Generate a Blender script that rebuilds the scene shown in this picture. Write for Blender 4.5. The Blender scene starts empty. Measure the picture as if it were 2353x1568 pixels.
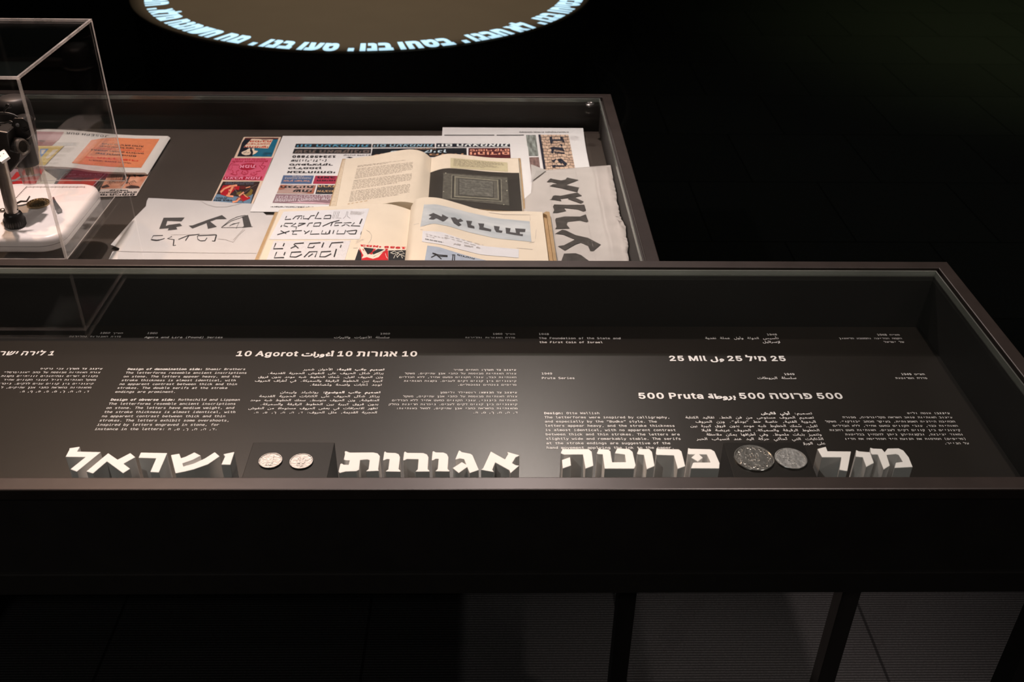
import bpy, bmesh, math, random
from mathutils import Vector, Matrix
from mathutils.geometry import delaunay_2d_cdt

SC = bpy.context.scene
COL = SC.collection
V = Vector
W, HT = 2353, 1568
U = .57            # camera height above the near display case top, metres
CZ = 1.55          # camera height above the floor

# ---------------------------------------------------------------- camera
FPX, PITCH, YAW, ROLL = 2256.22, .578592, -.0221582, .0138598
_f = V((0, math.cos(PITCH), -math.sin(PITCH))); _r = V((1, 0, 0)); _u = _r.cross(_f)
_c, _s = math.cos(ROLL), math.sin(ROLL)
RZ = Matrix.Rotation(YAW, 3, 'Z')
CR, CU, CF = RZ @ (_c*_r + _s*_u), RZ @ (-_s*_r + _c*_u), RZ @ _f
CAM = V((0, 0, CZ))
cd = bpy.data.cameras.new('camera'); cam = bpy.data.objects.new('camera', cd); COL.objects.link(cam)
cd.sensor_width = 36; cd.lens = FPX*36/W; cd.clip_start = .02
cd.dof.use_dof = True; cd.dof.focus_distance = 1.15; cd.dof.aperture_fstop = 12
cam.matrix_world = Matrix(((CR.x, CU.x, -CF.x, 0), (CR.y, CU.y, -CF.y, 0), (CR.z, CU.z, -CF.z, CZ), (0, 0, 0, 1)))
SC.camera = cam

def ray(px, py): return CR*((px-W/2)/FPX) - CU*((py-HT/2)/FPX) + CF
def at(px, py, z):
    d = ray(px, py); return CAM + d*((z-CZ)/d.z)
def ony(px, py, Y):
    d = ray(px, py); return CAM + d*(Y/d.y)
def proj(p):
    q = p-CAM; z = q.dot(CF)
    return (W/2+FPX*q.dot(CR)/z, HT/2-FPX*q.dot(CU)/z)

# ---------------------------------------------------------------- world, lamps, exposure
vs = SC.view_settings
SC.display_settings.display_device = 'sRGB'
vs.view_transform = 'Standard'; vs.look = 'None'; vs.gamma = 1; vs.use_curve_mapping = False
vs.exposure = 0
SC.cycles.transparent_max_bounces = 32
SC.cycles.max_bounces = 8
wd = bpy.data.worlds.new('dark_hall'); SC.world = wd; wd.use_nodes = True
wd.node_tree.nodes['Background'].inputs[0].default_value = (.8, 1, .75, 1)
wd.node_tree.nodes['Background'].inputs[1].default_value = .004

def spot(name, loc, aim, power, size, col=(1, .86, .79), rad=.03, blend=.6):
    l = bpy.data.lights.new(name, 'SPOT'); o = bpy.data.objects.new(name, l); COL.objects.link(o)
    l.energy = power; l.spot_size = math.radians(size); l.spot_blend = blend; l.color = col; l.shadow_soft_size = rad
    o.location = loc; o.rotation_euler = (V(aim)-V(loc)).to_track_quat('-Z', 'Y').to_euler()
    return o
spot('ceiling_spot_over_far_case', (-.60, 1.74, 2.85), (-.50, 1.52, .85), 190, 62, (1, .80, .765), blend=.5)
spot('ceiling_spot_behind', (.08, 2.52, 2.75), (.05, .92, .9), 98, 46, (1, .82, .76))
spot('ceiling_spot_near_case', (.66, .80, 2.85), (.52, .67, .95), 92, 38, (1, .82, .75), blend=.7)
spot('ceiling_spot_near_case', (-.16, .80, 2.85), (-.26, .66, .95), 46, 38, (1, .82, .75), blend=.7)
spot('ceiling_spot_left', (-1.0, 1.9, 2.85), (-.5, .75, .95), 95, 40, (1, .60, .38))
spot('ceiling_spot_disc', (-.56, 4.45, 3.1), (-.56, 4.45, .5), 170, 42, (1, .84, .64), blend=.18)
spot('ceiling_spot_aisle', (1.0, 2.1, 2.9), (.45, 1.55, 0), 60, 34, (1, .9, .85))
spot('front_fill_light', (-1.3, -1.2, 2.9), (-.3, .85, .55), 34, 64, (1, .93, .88))  # fill lamp added to lift the letter fronts and the floor under the case
spot('ceiling_spot_front_right', (1.9, -.9, 2.9), (.5, .66, .85), 14, 40, (1, .88, .8))
spot('floor_fill_light', (2.3, 3.6, 3.0), (1.9, 3.5, 0), 16, 85, (.9, 1, .8), blend=1)  # unseen lamp added to brighten the dim floor on the right
spot('green_floor_fill', (3.4, 5.2, 3.0), (3.3, 5.6, 0), 90, 80, (.8, 1, .45), blend=1)  # extra lamp added for a green cast on the far right floor
spot('cover_reflection_fill', (-4.0, 7.8, 2.3), (-4.1, 8.5, 3.6), 9, 130, (.93, 1, .88), blend=1)  # added to light the ceiling corner mirrored in the clear box top
al = bpy.data.lights.new('ambient_fill_area', 'AREA'); ao = bpy.data.objects.new('ambient_fill_area', al); COL.objects.link(ao)  # upward area lamp added for dim ambient light off the ceiling
al.shape = 'RECTANGLE'; al.size = 7; al.size_y = 9; al.energy = 13; al.color = (1, .97, .88); ao.location = (0, 3, 3.0); ao.rotation_euler = (math.pi, 0, 0)

# ---------------------------------------------------------------- materials
def lin(c):
    c = c/255
    return c/12.92 if c <= .04045 else ((c+.055)/1.055)**2.4
def L(r, g, b): return (lin(r), lin(g), lin(b))
def PR(r, g, b, k=.80):           # pigment of a print, from how it shows on the white sheets under the warm lamps
    w = L(232, 209, 202)
    return tuple(min(.9, k*a/q) for a, q in zip(L(r, g, b), w))
MATS = {}
def mat(name, col, rough=.6, metal=0, spec=.5, noise=.08, scale=60, bump=0, emit=0):
    if name in MATS: return MATS[name]
    m = bpy.data.materials.new(name); m.use_nodes = True; nt = m.node_tree; n = nt.nodes; b = n['Principled BSDF']
    b.inputs['Roughness'].default_value = rough; b.inputs['Metallic'].default_value = metal
    b.inputs['Specular IOR Level'].default_value = spec
    tc = n.new('ShaderNodeTexCoord'); nz = n.new('ShaderNodeTexNoise')
    nz.inputs['Scale'].default_value = scale; nz.inputs['Detail'].default_value = 4
    nt.links.new(tc.outputs['Object'], nz.inputs['Vector'])
    rp = n.new('ShaderNodeMapRange'); rp.inputs['To Min'].default_value = 1-noise; rp.inputs['To Max'].default_value = 1+noise
    rp.inputs['From Min'].default_value = .3; rp.inputs['From Max'].default_value = .7
    nt.links.new(nz.outputs[0], rp.inputs['Value'])
    mx = n.new('ShaderNodeVectorMath'); mx.operation = 'SCALE'; mx.inputs[0].default_value = col[:3]
    nt.links.new(rp.outputs[0], mx.inputs['Scale']); nt.links.new(mx.outputs[0], b.inputs['Base Color'])
    if bump:
        bp = n.new('ShaderNodeBump'); bp.inputs['Strength'].default_value = bump; bp.inputs['Distance'].default_value = .001
        nt.links.new(nz.outputs[0], bp.inputs['Height']); nt.links.new(bp.outputs[0], b.inputs['Normal'])
    if emit:
        b.inputs['Emission Color'].default_value = (*col[:3], 1); b.inputs['Emission Strength'].default_value = emit
    MATS[name] = m; return m

def clear(name, tint, f0, rough=0.0, white=0, scale=150):
    """clear sheet: see-through with Schlick reflection on either face, optional polished-edge whiteness"""
    m = bpy.data.materials.new(name); m.use_nodes = True; nt = m.node_tree; n = nt.nodes; n.clear()
    out = n.new('ShaderNodeOutputMaterial'); tr = n.new('ShaderNodeBsdfTransparent'); tr.inputs[0].default_value = (*tint, 1)
    gl = n.new('ShaderNodeBsdfGlossy'); gl.inputs['Roughness'].default_value = rough
    geo = n.new('ShaderNodeNewGeometry'); dt = n.new('ShaderNodeVectorMath'); dt.operation = 'DOT_PRODUCT'
    nt.links.new(geo.outputs['Normal'], dt.inputs[0]); nt.links.new(geo.outputs['Incoming'], dt.inputs[1])
    def mth(op, a, b):
        k = n.new('ShaderNodeMath'); k.operation = op
        for i, x in enumerate((a, b)):
            if isinstance(x, (int, float)): k.inputs[i].default_value = x
            elif x is not None: nt.links.new(x, k.inputs[i])
        return k.outputs[0]
    c = mth('ABSOLUTE', dt.outputs['Value'], None)
    fr = mth('ADD', mth('MULTIPLY', mth('POWER', mth('SUBTRACT', 1, c), 5), 1-f0), f0)
    mx = n.new('ShaderNodeMixShader'); nt.links.new(fr, mx.inputs[0]); nt.links.new(tr.outputs[0], mx.inputs[1]); nt.links.new(gl.outputs[0], mx.inputs[2])
    last = mx.outputs[0]
    if white:
        df = n.new('ShaderNodeBsdfDiffuse'); df.inputs[0].default_value = (*tint, 1)
        tl = n.new('ShaderNodeBsdfTranslucent'); tl.inputs[0].default_value = (*tint, 1)
        ad = n.new('ShaderNodeMixShader'); nt.links.new(df.outputs[0], ad.inputs[1]); nt.links.new(tl.outputs[0], ad.inputs[2])
        nz = n.new('ShaderNodeTexNoise'); nz.inputs['Scale'].default_value = scale
        tc = n.new('ShaderNodeTexCoord'); nt.links.new(tc.outputs['Object'], nz.inputs['Vector'])
        m2 = n.new('ShaderNodeMixShader'); nt.links.new(mth('MULTIPLY', nz.outputs[0], 2*white), m2.inputs[0])
        nt.links.new(last, m2.inputs[1]); nt.links.new(ad.outputs[0], m2.inputs[2]); last = m2.outputs[0]
    nt.links.new(last, out.inputs[0]); return m

M_FRAME = mat('painted_steel_frame', (.023, .018, .0155), .36, 0, .33, .12, 40, .12)
M_CASE = mat('matte_black_casing', (.014, .0125, .0115), .65, 0, .3, .15, 30)
M_LEG = mat('black_steel_leg', (.016, .0145, .013), .5, 0, .3)
M_LINEF = mat('grey_case_lining', (.028, .024, .021), .6, 0, .3)
M_LINE = mat('black_case_lining', (.014, .012, .011), .6, 0, .35)
M_PANEL = mat('charcoal_display_panel', (.0105, .008, .0065), .325, 0, .5, .06, 25)
M_PANELF = mat('charcoal_display_board', (.060, .047, .039), .5, 0, .4, .06, 25)
M_GLASS = clear('clear_glass', (.97, .985, .975), .04)
M_GEDGE = clear('green_glass_edge', (.66, .70, .65), .06, .05, .2, 6)
M_ACR = clear('clear_acrylic', (.985, .985, .98), .038)
M_ACRE = clear('polished_acrylic_edge', (1, .98, .955), .14, .06, .24, 25)
M_ACRB = clear('bright_acrylic_edge', (1, .98, .96), .2, .1, .55, 25)
M_LET = mat('white_painted_block', (.80, .79, .78), .55, 0, .3, .03, 30)
M_PRINT = mat('white_panel_lettering', (.66, .65, .65), .7, 0, .2, .03)
M_PLINTH = mat('dark_plinth', (.007, .0055, .0045), .38, 0, .22, .06)
M_SILVER = mat('coin_silver', (.78, .76, .73), .22, 1, .5, .1, 200, .3)
M_SILVER2 = mat('coin_grey', (.62, .62, .62), .33, 1, .5, .1, 200, .4)
M_ALU = mat('coin_aluminium', (.27, .255, .245), .40, 1, .5, .12, 500, .3)
M_BRONZE = mat('coin_bronze', (.42, .33, .20), .35, 1, .5, .15, 300, .4)
M_PAPER = mat('white_paper', (.80, .795, .80), .8, 0, .2, .02, 30, .05)
M_PAPER2 = mat('sketch_paper', (.77, .75, .75), .8, 0, .2, .04, 18, .1)
M_TISSUE = mat('thin_layout_paper', (.66, .62, .59), .75, 0, .25, .05, 25, .3)
M_TISSUEF = mat('thin_layout_paper_back', (.52, .50, .48), .75, 0, .25, .05, 25, .3)
def thin(m, k):
    nt = m.node_tree; n = nt.nodes; t = n.new('ShaderNodeBsdfTransparent'); x = n.new('ShaderNodeMixShader'); x.inputs[0].default_value = k
    nt.links.new(n['Principled BSDF'].outputs[0], x.inputs[1]); nt.links.new(t.outputs[0], x.inputs[2]); nt.links.new(x.outputs[0], n['Material Output'].inputs[0])
thin(M_TISSUE, .24)
M_THIN = mat('thin_sketch_paper', (.76, .74, .74), .8, 0, .2, .03, 18, .1); thin(M_THIN, .26)
M_CREAM = mat('cream_book_paper', (.80, .71, .58), .8, 0, .2, .03, 25, .05)
M_CREAM2 = mat('page_edges', (.66, .56, .43), .85, 0, .1, .15, 300)
M_TAN = mat('tan_book_board', (.45, .31, .17), .8, 0, .2, .1, 80)
M_INK = mat('black_ink', (.018, .017, .02), .7, 0, .3)
M_INK2 = mat('small_print_ink', (.20, .165, .135), .8, 0, .2)
M_PENCIL = mat('pencil_graphite', (.06, .057, .057), .7, 0, .3, .35, 500)
M_PENCIL2 = mat('faint_pencil', (.42, .39, .38), .8, 0, .2, .2, 300)
M_BRUSH = mat('brush_ink', (.055, .048, .043), .7, 0, .3, .35, 90)
def pr(r, g, b, noise=.08, scale=150): return mat('print_%02x%02x%02x' % (r, g, b), PR(r, g, b), .7, 0, .25, noise, scale)

# ---------------------------------------------------------------- mesh helpers
def tess(loops):
    """triangles of a filled outline (holes run the other way round) -> points, triangles"""
    vv = [V((p[0], p[1])) for l in loops for p in l]; ed = []; k = 0
    for l in loops:
        n = len(l); ed += [(k+i, k+(i+1) % n) for i in range(n)]; k += n
    sp_ = max(max(p.x for p in vv)-min(p.x for p in vv), max(p.y for p in vv)-min(p.y for p in vv))
    P, _, F, _, _, _ = delaunay_2d_cdt(vv, ed, [], 0, sp_*1e-6)
    segs = [(l[i][0], l[i][1], l[(i+1) % len(l)][0], l[(i+1) % len(l)][1]) for l in loops for i in range(len(l))]
    out = []
    for f in F:
        a, b, c = f; x = (P[a].x+P[b].x+P[c].x)/3; y = (P[a].y+P[b].y+P[c].y)/3; w = 0
        for x0, y0, x1, y1 in segs:
            if (y0 <= y) != (y1 <= y) and x0+(y-y0)*(x1-x0)/(y1-y0) > x: w += 1 if y1 > y0 else -1
        if w:
            n = (P[b]-P[a]).cross(P[c]-P[a])
            if abs(n) > 1e-14: out.append((a, b, c) if n > 0 else (a, c, b))
    return P, out
def area(l): return sum(l[i][0]*l[(i+1) % len(l)][1]-l[(i+1) % len(l)][0]*l[i][1] for i in range(len(l)))/2

class MB:
    def __init__(s): s.v = []; s.f = []; s.uv = {}; s.weld = False
    def add(s, vs, fs):
        o = len(s.v); s.v += [V(p) for p in vs]; s.f += [tuple(i+o for i in f) for f in fs]; return o
    def box(s, x0, x1, y0, y1, z0, z1):
        s.add([(x, y, z) for z in (z0, z1) for y in (y0, y1) for x in (x0, x1)],
              [(0, 2, 3, 1), (4, 5, 7, 6), (0, 1, 5, 4), (2, 6, 7, 3), (0, 4, 6, 2), (1, 3, 7, 5)]); return s
    def prism(s, loops, z0, z1):
        p, t = tess(loops); n = len(p); s.weld = True
        s.add([(q.x, q.y, z0) for q in p]+[(q.x, q.y, z1) for q in p], [(c, b, a) for a, b, c in t]+[(a+n, b+n, c+n) for a, b, c in t])
        for l in loops:
            n = len(l)
            s.add([(q[0], q[1], z0) for q in l]+[(q[0], q[1], z1) for q in l], [(i, (i+1) % n, n+(i+1) % n, n+i) for i in range(n)])
        return s
    def lathe(s, prof, p0=V((0, 0, 0)), axis=V((0, 0, 1)), n=40):
        """prof: (radius, distance along axis)"""
        ax = V(axis).normalized(); a = ax.orthogonal().normalized(); b = ax.cross(a); o = len(s.v); m = len(prof)
        for r, h in prof:
            for i in range(n):
                t = 2*math.pi*i/n; s.v.append(V(p0)+ax*h+(a*math.cos(t)+b*math.sin(t))*max(r, 1e-6))
        for j in range(m-1):
            for i in range(n):
                k = (i+1) % n; s.f.append((o+j*n+i, o+j*n+k, o+(j+1)*n+k, o+(j+1)*n+i))
        s.f.append(tuple(o+i for i in reversed(range(n)))); s.f.append(tuple(o+(m-1)*n+i for i in range(n)))
        return s
    def tube(s, pts, r, n=8):
        pts = [V(p) for p in pts]; o = len(s.v); m = len(pts)
        for j, p in enumerate(pts):
            d = (pts[min(j+1, m-1)]-pts[max(j-1, 0)]).normalized(); a = d.cross(V((.13, .27, .95))).normalized(); b = d.cross(a)
            for i in range(n):
                t = 2*math.pi*i/n; s.v.append(p+(a*math.cos(t)+b*math.sin(t))*r)
        for j in range(m-1):
            for i in range(n):
                k = (i+1) % n; s.f.append((o+j*n+i, o+j*n+k, o+(j+1)*n+k, o+(j+1)*n+i))
        s.f.append(tuple(o+i for i in reversed(range(n)))); s.f.append(tuple(o+(m-1)*n+i for i in range(n)))
        return s
    def build(s, name, m, parent=None, smooth=False, bevel=0, flat=False, auto=None):
        me = bpy.data.meshes.new(name); o = bpy.data.objects.new(name, me); COL.objects.link(o)
        off = V((0, 0, 0))
        if parent is None:
            lo = [min(p[i] for p in s.v) for i in range(3)]; hi = [max(p[i] for p in s.v) for i in range(3)]
            off = V(((lo[0]+hi[0])/2, (lo[1]+hi[1])/2, lo[2]))
        me.from_pydata([p-off for p in s.v], [], s.f)
        if s.uv:
            ul = me.uv_layers.new(name='UVMap')
            for lp in me.loops: ul.data[lp.index].uv = s.uv.get(lp.vertex_index, (0, 0))
        if not flat:
            bm = bmesh.new(); bm.from_mesh(me)
            if s.weld: bmesh.ops.remove_doubles(bm, verts=bm.verts, dist=2e-6)
            bmesh.ops.recalc_face_normals(bm, faces=bm.faces); bm.to_mesh(me); bm.free()
        if smooth:
            for p in me.polygons: p.use_smooth = True
        if auto:
            for p in me.polygons: p.use_smooth = True
            me.set_sharp_from_angle(angle=math.radians(auto))
        me.materials.append(m)
        if bevel:
            b = o.modifiers.new('bevel', 'BEVEL'); b.width = bevel; b.segments = 2; b.limit_method = 'ANGLE'; b.angle_limit = math.radians(40)
        o.location = off
        if parent is not None:
            o.parent = parent
            w = V((0, 0, 0)); p = parent
            while p: w += p.location; p = p.parent
            # every parent only translates: keep the part where its coordinates put it
            o.location = -w
        return o

def tag(o, label, cat, group=None):
    o['label'] = label; o['category'] = cat
    if group: o['group'] = group
    return o
def thing(name, loc, label, cat, group=None):
    o = bpy.data.objects.new(name, None); COL.objects.link(o); o.location = loc; o.empty_display_size = .02
    return tag(o, label, cat, group)
def lab(o, t): o['label'] = t; return o

# ---------------------------------------------------------------- lettering
# outlines of the letter shapes, by character code
GLYPHS={
 'M':{
  65:[172,[86,183,56,77,115,77],[69,208,103,208,167,0,137,0,122,54,49,54,34,0,5,0]],
  66:[172,[51,99,51,23,85,23,106,25,120,32,127,43,130,60,127,78,119,90,105,97,85,99],[51,185,51,122,84,122,102,124,114,130,120,140,123,155,120,169,114,178,102,183,84,185],[23,208,85,208,104,206,121,202,134,194,147,178,151,155,149,138,142,125,131,116,115,111,133,105,147,94,155,77,158,57,154,32,140,14,125,6,107,2,85,0,23,0]],
  67:[172,[149,7,127,-1,103,-4,79,-1,58,9,41,24,29,46,22,72,19,104,22,135,29,162,42,183,58,199,79,209,103,212,127,209,149,200,149,171,127,184,103,189,79,184,62,168,55,151,50,130,49,104,50,78,55,56,62,40,79,24,103,19,128,23,149,36]],
  68:[172,[61,23,82,25,99,31,110,41,118,55,123,76,124,104,123,131,118,153,110,167,99,177,82,183,61,185,47,185,47,23],[61,208,90,205,114,197,131,183,144,163,152,136,154,104,152,71,144,45,131,25,114,11,90,3,61,0,19,0,19,208]],
  69:[172,[27,208,151,208,151,184,56,184,56,123,147,123,147,99,56,99,56,24,153,24,153,0,27,0]],
  70:[172,[32,208,155,208,155,184,61,184,61,123,146,123,146,99,61,99,61,0,32,0]],
  71:[172,[154,17,142,8,128,1,114,-3,98,-4,73,-1,53,9,36,24,24,46,17,72,14,104,17,135,24,162,36,183,53,199,74,209,98,212,124,208,147,197,147,168,135,177,124,184,111,188,98,189,74,184,57,168,50,151,45,130,44,104,45,77,50,56,57,40,74,24,98,19,114,21,127,28,127,84,97,84,97,107,154,107]],
  72:[172,[19,208,47,208,47,123,124,123,124,208,153,208,153,0,124,0,124,99,47,99,47,0,19,0]],
  73:[172,[28,208,143,208,143,184,100,184,100,24,143,24,143,0,28,0,28,24,72,24,72,184,28,184]],
  74:[172,[15,8,15,41,28,31,41,24,55,20,69,19,86,21,97,29,103,44,105,68,105,184,52,184,52,208,133,208,133,68,132,44,127,26,118,12,106,3,90,-2,69,-4,43,-1]],
  76:[172,[30,208,58,208,58,24,159,24,159,0,30,0]],
  77:[172,[12,208,50,208,86,102,122,208,159,208,159,0,133,0,133,184,96,74,75,74,38,184,38,0,12,0]],
  78:[172,[19,208,55,208,125,37,125,208,152,208,152,0,117,0,47,171,47,0,19,0]],
  79:[172,[126,104,125,131,122,153,117,169,104,184,86,189,67,184,55,169,50,153,47,131,46,104,47,76,50,54,55,38,67,24,86,19,104,24,117,38,122,54,125,76],[155,104,154,71,148,44,138,23,125,8,107,-1,86,-4,64,-1,47,8,33,23,24,43,18,70,16,104,18,137,24,164,33,185,47,200,64,209,86,212,107,209,125,200,138,185,148,164,154,137]],
  80:[172,[56,185,56,107,88,107,106,109,119,117,127,129,130,146,127,162,119,175,106,182,88,185],[27,208,88,208,110,206,127,201,141,192,151,180,157,165,159,146,157,127,151,111,141,99,127,91,110,85,88,84,56,84,56,0,27,0]],
  82:[172,[106,98,116,94,124,88,133,76,143,57,172,0,142,0,117,53,107,71,97,81,88,86,75,88,48,88,48,0,20,0,20,208,78,208,99,206,116,201,130,192,140,181,147,166,149,148,146,129,137,114,124,104],[48,185,48,111,79,111,97,113,109,120,116,132,119,148,116,164,108,175,96,182,78,185]],
  83:[172,[141,201,141,172,115,185,89,189,71,187,58,180,49,169,46,155,48,142,54,134,65,127,82,121,97,118,122,109,140,97,150,79,153,57,151,39,145,24,135,12,120,3,103,-2,81,-4,52,-1,22,8,22,38,52,24,81,19,100,21,114,28,123,40,126,55,124,69,118,79,107,86,90,92,75,95,50,103,32,115,23,130,19,150,21,168,28,182,38,195,52,204,69,210,88,212,113,209]],
  84:[172,[7,208,165,208,165,184,100,184,100,0,72,0,72,184,7,184]],
  85:[172,[20,80,20,208,49,208,49,67,50,45,53,35,58,28,65,23,75,20,86,19,97,20,106,23,114,28,119,35,122,45,123,67,123,208,151,208,151,80,150,53,147,34,142,22,133,12,124,5,112,0,86,-4,59,0,48,5,38,12,30,22,25,35,21,53]],
  87:[172,[0,208,27,208,47,39,71,151,100,151,124,39,144,208,172,208,141,0,114,0,86,124,58,0,31,0]],
  97:[172,[98,78,89,78,70,76,56,71,47,61,44,47,46,35,53,25,63,19,76,17,95,21,109,32,119,50,122,73,122,78],[147,89,147,0,122,0,122,23,112,11,101,3,87,-2,71,-4,49,-1,33,9,22,25,19,45,23,68,36,85,49,92,67,97,87,98,122,98,119,119,112,130,100,136,82,138,56,134,30,123,30,149,57,157,82,160,100,158,116,154,128,147,138,137,145,120]],
  98:[172,[128,78,125,104,118,123,107,134,90,138,74,134,62,123,55,104,53,78,55,52,62,33,74,22,90,18,107,21,118,33,125,52],[53,136,60,146,69,154,81,158,94,160,112,157,127,150,139,138,148,122,153,102,155,78,153,55,148,34,139,18,126,6,112,-2,94,-4,81,-3,70,2,60,9,53,20,53,0,27,0,27,217,53,217]],
  99:[172,[148,8,127,-1,104,-4,82,-2,63,6,48,18,36,34,29,54,27,78,29,102,36,122,48,138,63,150,82,157,104,160,126,157,148,148,148,121,127,134,104,138,83,134,67,122,57,103,54,78,57,52,67,33,83,22,104,18,128,22,148,35]],
  100:[172,[119,136,119,217,145,217,145,0,119,0,119,20,112,9,102,2,91,-3,78,-4,60,-2,46,6,33,18,24,34,19,55,17,78,19,102,24,122,33,138,46,150,60,157,78,160,91,158,103,154,112,146],[44,78,47,52,54,33,65,21,82,18,98,22,110,33,117,52,119,78,117,104,110,123,98,134,82,138,65,134,54,123,47,104]],
  101:[172,[155,84,155,72,44,72,47,48,57,32,73,21,95,18,120,22,149,33,149,8,121,-1,94,-4,72,-2,53,6,38,18,26,34,19,54,17,78,19,101,26,121,37,137,52,150,70,157,91,160,109,158,125,151,138,140,147,124,153,106],[129,92,126,112,119,126,106,135,90,138,73,135,59,126,50,111,45,92]],
  102:[172,[148,217,148,195,119,195,107,194,100,190,96,182,94,170,94,156,148,156,148,136,94,136,94,0,69,0,69,136,27,136,27,156,69,156,69,167,72,189,81,205,96,214,117,217]],
  103:[172,[119,79,117,105,110,123,99,134,83,138,66,134,54,123,47,105,44,79,47,54,54,35,66,24,83,20,99,24,110,35,117,54],[145,10,143,-11,138,-29,129,-43,116,-53,100,-59,80,-61,58,-59,35,-54,35,-28,59,-38,80,-41,98,-38,110,-30,117,-15,119,6,119,25,112,13,103,5,91,0,77,-1,60,1,46,9,33,21,24,37,19,56,17,79,19,102,24,122,33,138,46,150,60,157,77,160,91,158,103,154,112,146,119,135,119,155,145,155]],
  104:[172,[146,97,146,0,121,0,121,97,119,115,113,128,104,135,90,137,74,134,62,125,55,109,53,88,53,0,27,0,27,217,53,217,53,133,61,144,71,153,84,158,99,160,120,156,135,144,141,132,145,116]],
  105:[172,[36,156,101,156,101,20,152,20,152,0,25,0,25,20,76,20,76,136,36,136],[76,217,101,217,101,184,76,184]],
  106:[172,[84,-3,84,136,39,136,39,156,109,156,109,-3,106,-27,97,-45,82,-56,61,-59,26,-59,26,-38,58,-38,69,-35,77,-29,82,-18],[84,217,109,217,109,184,84,184]],
  107:[172,[33,217,59,217,59,91,127,156,158,156,96,97,167,0,136,0,78,81,59,63,59,0,33,0]],
  108:[172,[89,57,91,41,95,31,103,24,114,22,144,22,144,0,112,0,91,4,76,15,67,33,63,57,63,198,22,198,22,218,89,218]],
  109:[172,[94,140,100,149,106,155,114,159,124,160,140,156,150,145,155,133,157,114,158,90,158,0,135,0,135,89,134,116,131,130,126,136,118,138,108,136,102,130,99,115,98,89,98,0,75,0,75,89,74,116,71,131,65,136,57,138,48,136,42,130,39,115,38,89,38,0,15,0,15,156,38,156,38,143,50,155,66,160,75,159,83,155,89,149]],
  110:[172,[146,97,146,0,121,0,121,97,119,115,113,128,104,135,90,137,74,134,62,125,55,109,53,88,53,0,27,0,27,156,53,156,53,133,61,144,71,153,84,158,99,160,120,156,135,144,141,132,145,116]],
  111:[172,[86,138,69,134,56,123,49,104,46,78,49,52,56,33,69,22,86,18,103,22,115,33,123,52,125,78,123,104,115,123,103,134],[86,160,106,157,122,150,135,139,145,123,151,102,153,78,151,53,145,33,136,17,122,5,106,-2,86,-4,66,-2,49,5,36,17,27,33,21,53,19,78,21,102,27,123,36,139,49,150,66,157]],
  112:[172,[52,20,52,-59,26,-59,26,156,52,156,52,136,60,146,69,154,81,158,94,160,111,157,126,150,138,138,147,121,153,101,154,77,153,54,147,34,138,18,126,6,111,-2,94,-4,81,-3,69,2,59,9],[127,78,125,104,118,123,106,134,90,138,74,134,62,123,55,104,52,78,55,52,62,33,74,22,90,18,106,21,118,33,125,52]],
  113:[172,[46,77,49,51,56,32,67,21,84,17,100,21,112,32,119,51,121,77,119,103,112,122,100,134,84,137,67,134,56,122,49,103],[121,19,114,9,104,2,93,-3,80,-5,62,-2,47,5,35,17,26,33,21,53,19,77,21,101,26,121,35,137,47,149,62,157,80,159,93,158,104,153,114,146,121,136,121,155,147,155,147,-60,121,-60]],
  114:[172,[161,124,144,133,125,136,104,132,89,121,79,103,76,78,76,0,50,0,50,156,76,156,76,125,84,140,96,151,110,158,127,160,145,157,161,150]],
  115:[172,[136,151,136,125,113,135,91,138,75,137,65,133,58,126,56,115,58,106,63,100,74,95,94,90,105,88,122,82,134,73,141,61,143,45,139,25,127,9,107,-1,81,-4,57,-2,30,6,30,32,57,21,82,17,97,19,108,24,115,33,118,44,109,59,83,68,73,70,54,76,40,85,33,97,30,113,34,133,45,148,64,157,89,160,113,157]],
  116:[172,[86,200,86,156,144,156,144,136,86,136,86,51,87,37,92,27,101,22,115,20,144,20,144,0,112,0,88,3,72,12,63,27,60,51,60,136,18,136,18,156,60,156,60,200]],
  117:[172,[27,59,27,156,53,156,53,59,55,41,60,28,70,21,83,18,99,21,111,31,118,47,121,68,121,156,146,156,146,0,121,0,121,23,113,12,102,3,89,-2,75,-4,54,0,39,12,32,24,28,40]],
  118:[172,[14,156,41,156,86,25,131,156,158,156,102,0,69,0]],
  119:[172,[0,156,25,156,53,30,75,110,97,110,119,30,146,156,172,156,135,0,111,0,86,86,61,0,36,0]],
  120:[172,[156,156,100,81,161,0,131,0,86,63,40,0,11,0,72,81,16,156,44,156,86,100,127,156]],
  121:[172,[119,50,103,7,85,-38,77,-47,69,-54,58,-58,46,-59,26,-59,26,-38,41,-38,51,-36,58,-31,66,-20,75,3,14,156,42,156,88,34,133,156,161,156]],
  122:[172,[32,156,145,156,145,133,55,21,145,21,145,0,28,0,28,24,118,136,32,136]],
  48:[172,[86,212,106,209,123,200,136,184,146,163,151,136,153,104,151,71,146,44,136,23,123,8,106,-1,86,-4,65,-1,49,8,36,23,26,44,20,71,19,104,20,136,26,163,36,184,49,200,65,209],[86,189,69,184,56,168,51,152,48,130,47,104,48,77,51,56,56,39,69,24,86,18,103,24,115,39,121,56,124,77,125,104,124,130,121,152,115,168,103,184]],
  49:[172,[38,24,81,24,81,183,34,172,34,198,81,208,109,208,109,24,152,24,152,0,38,0]],
  50:[172,[52,24,147,24,147,0,21,0,21,24,67,72,94,102,112,129,116,140,117,151,115,166,107,178,95,186,79,188,52,183,23,169,23,198,51,208,78,212,97,210,114,204,128,195,141,177,146,153,145,140,140,126,132,112,120,97,97,72]],
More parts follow.
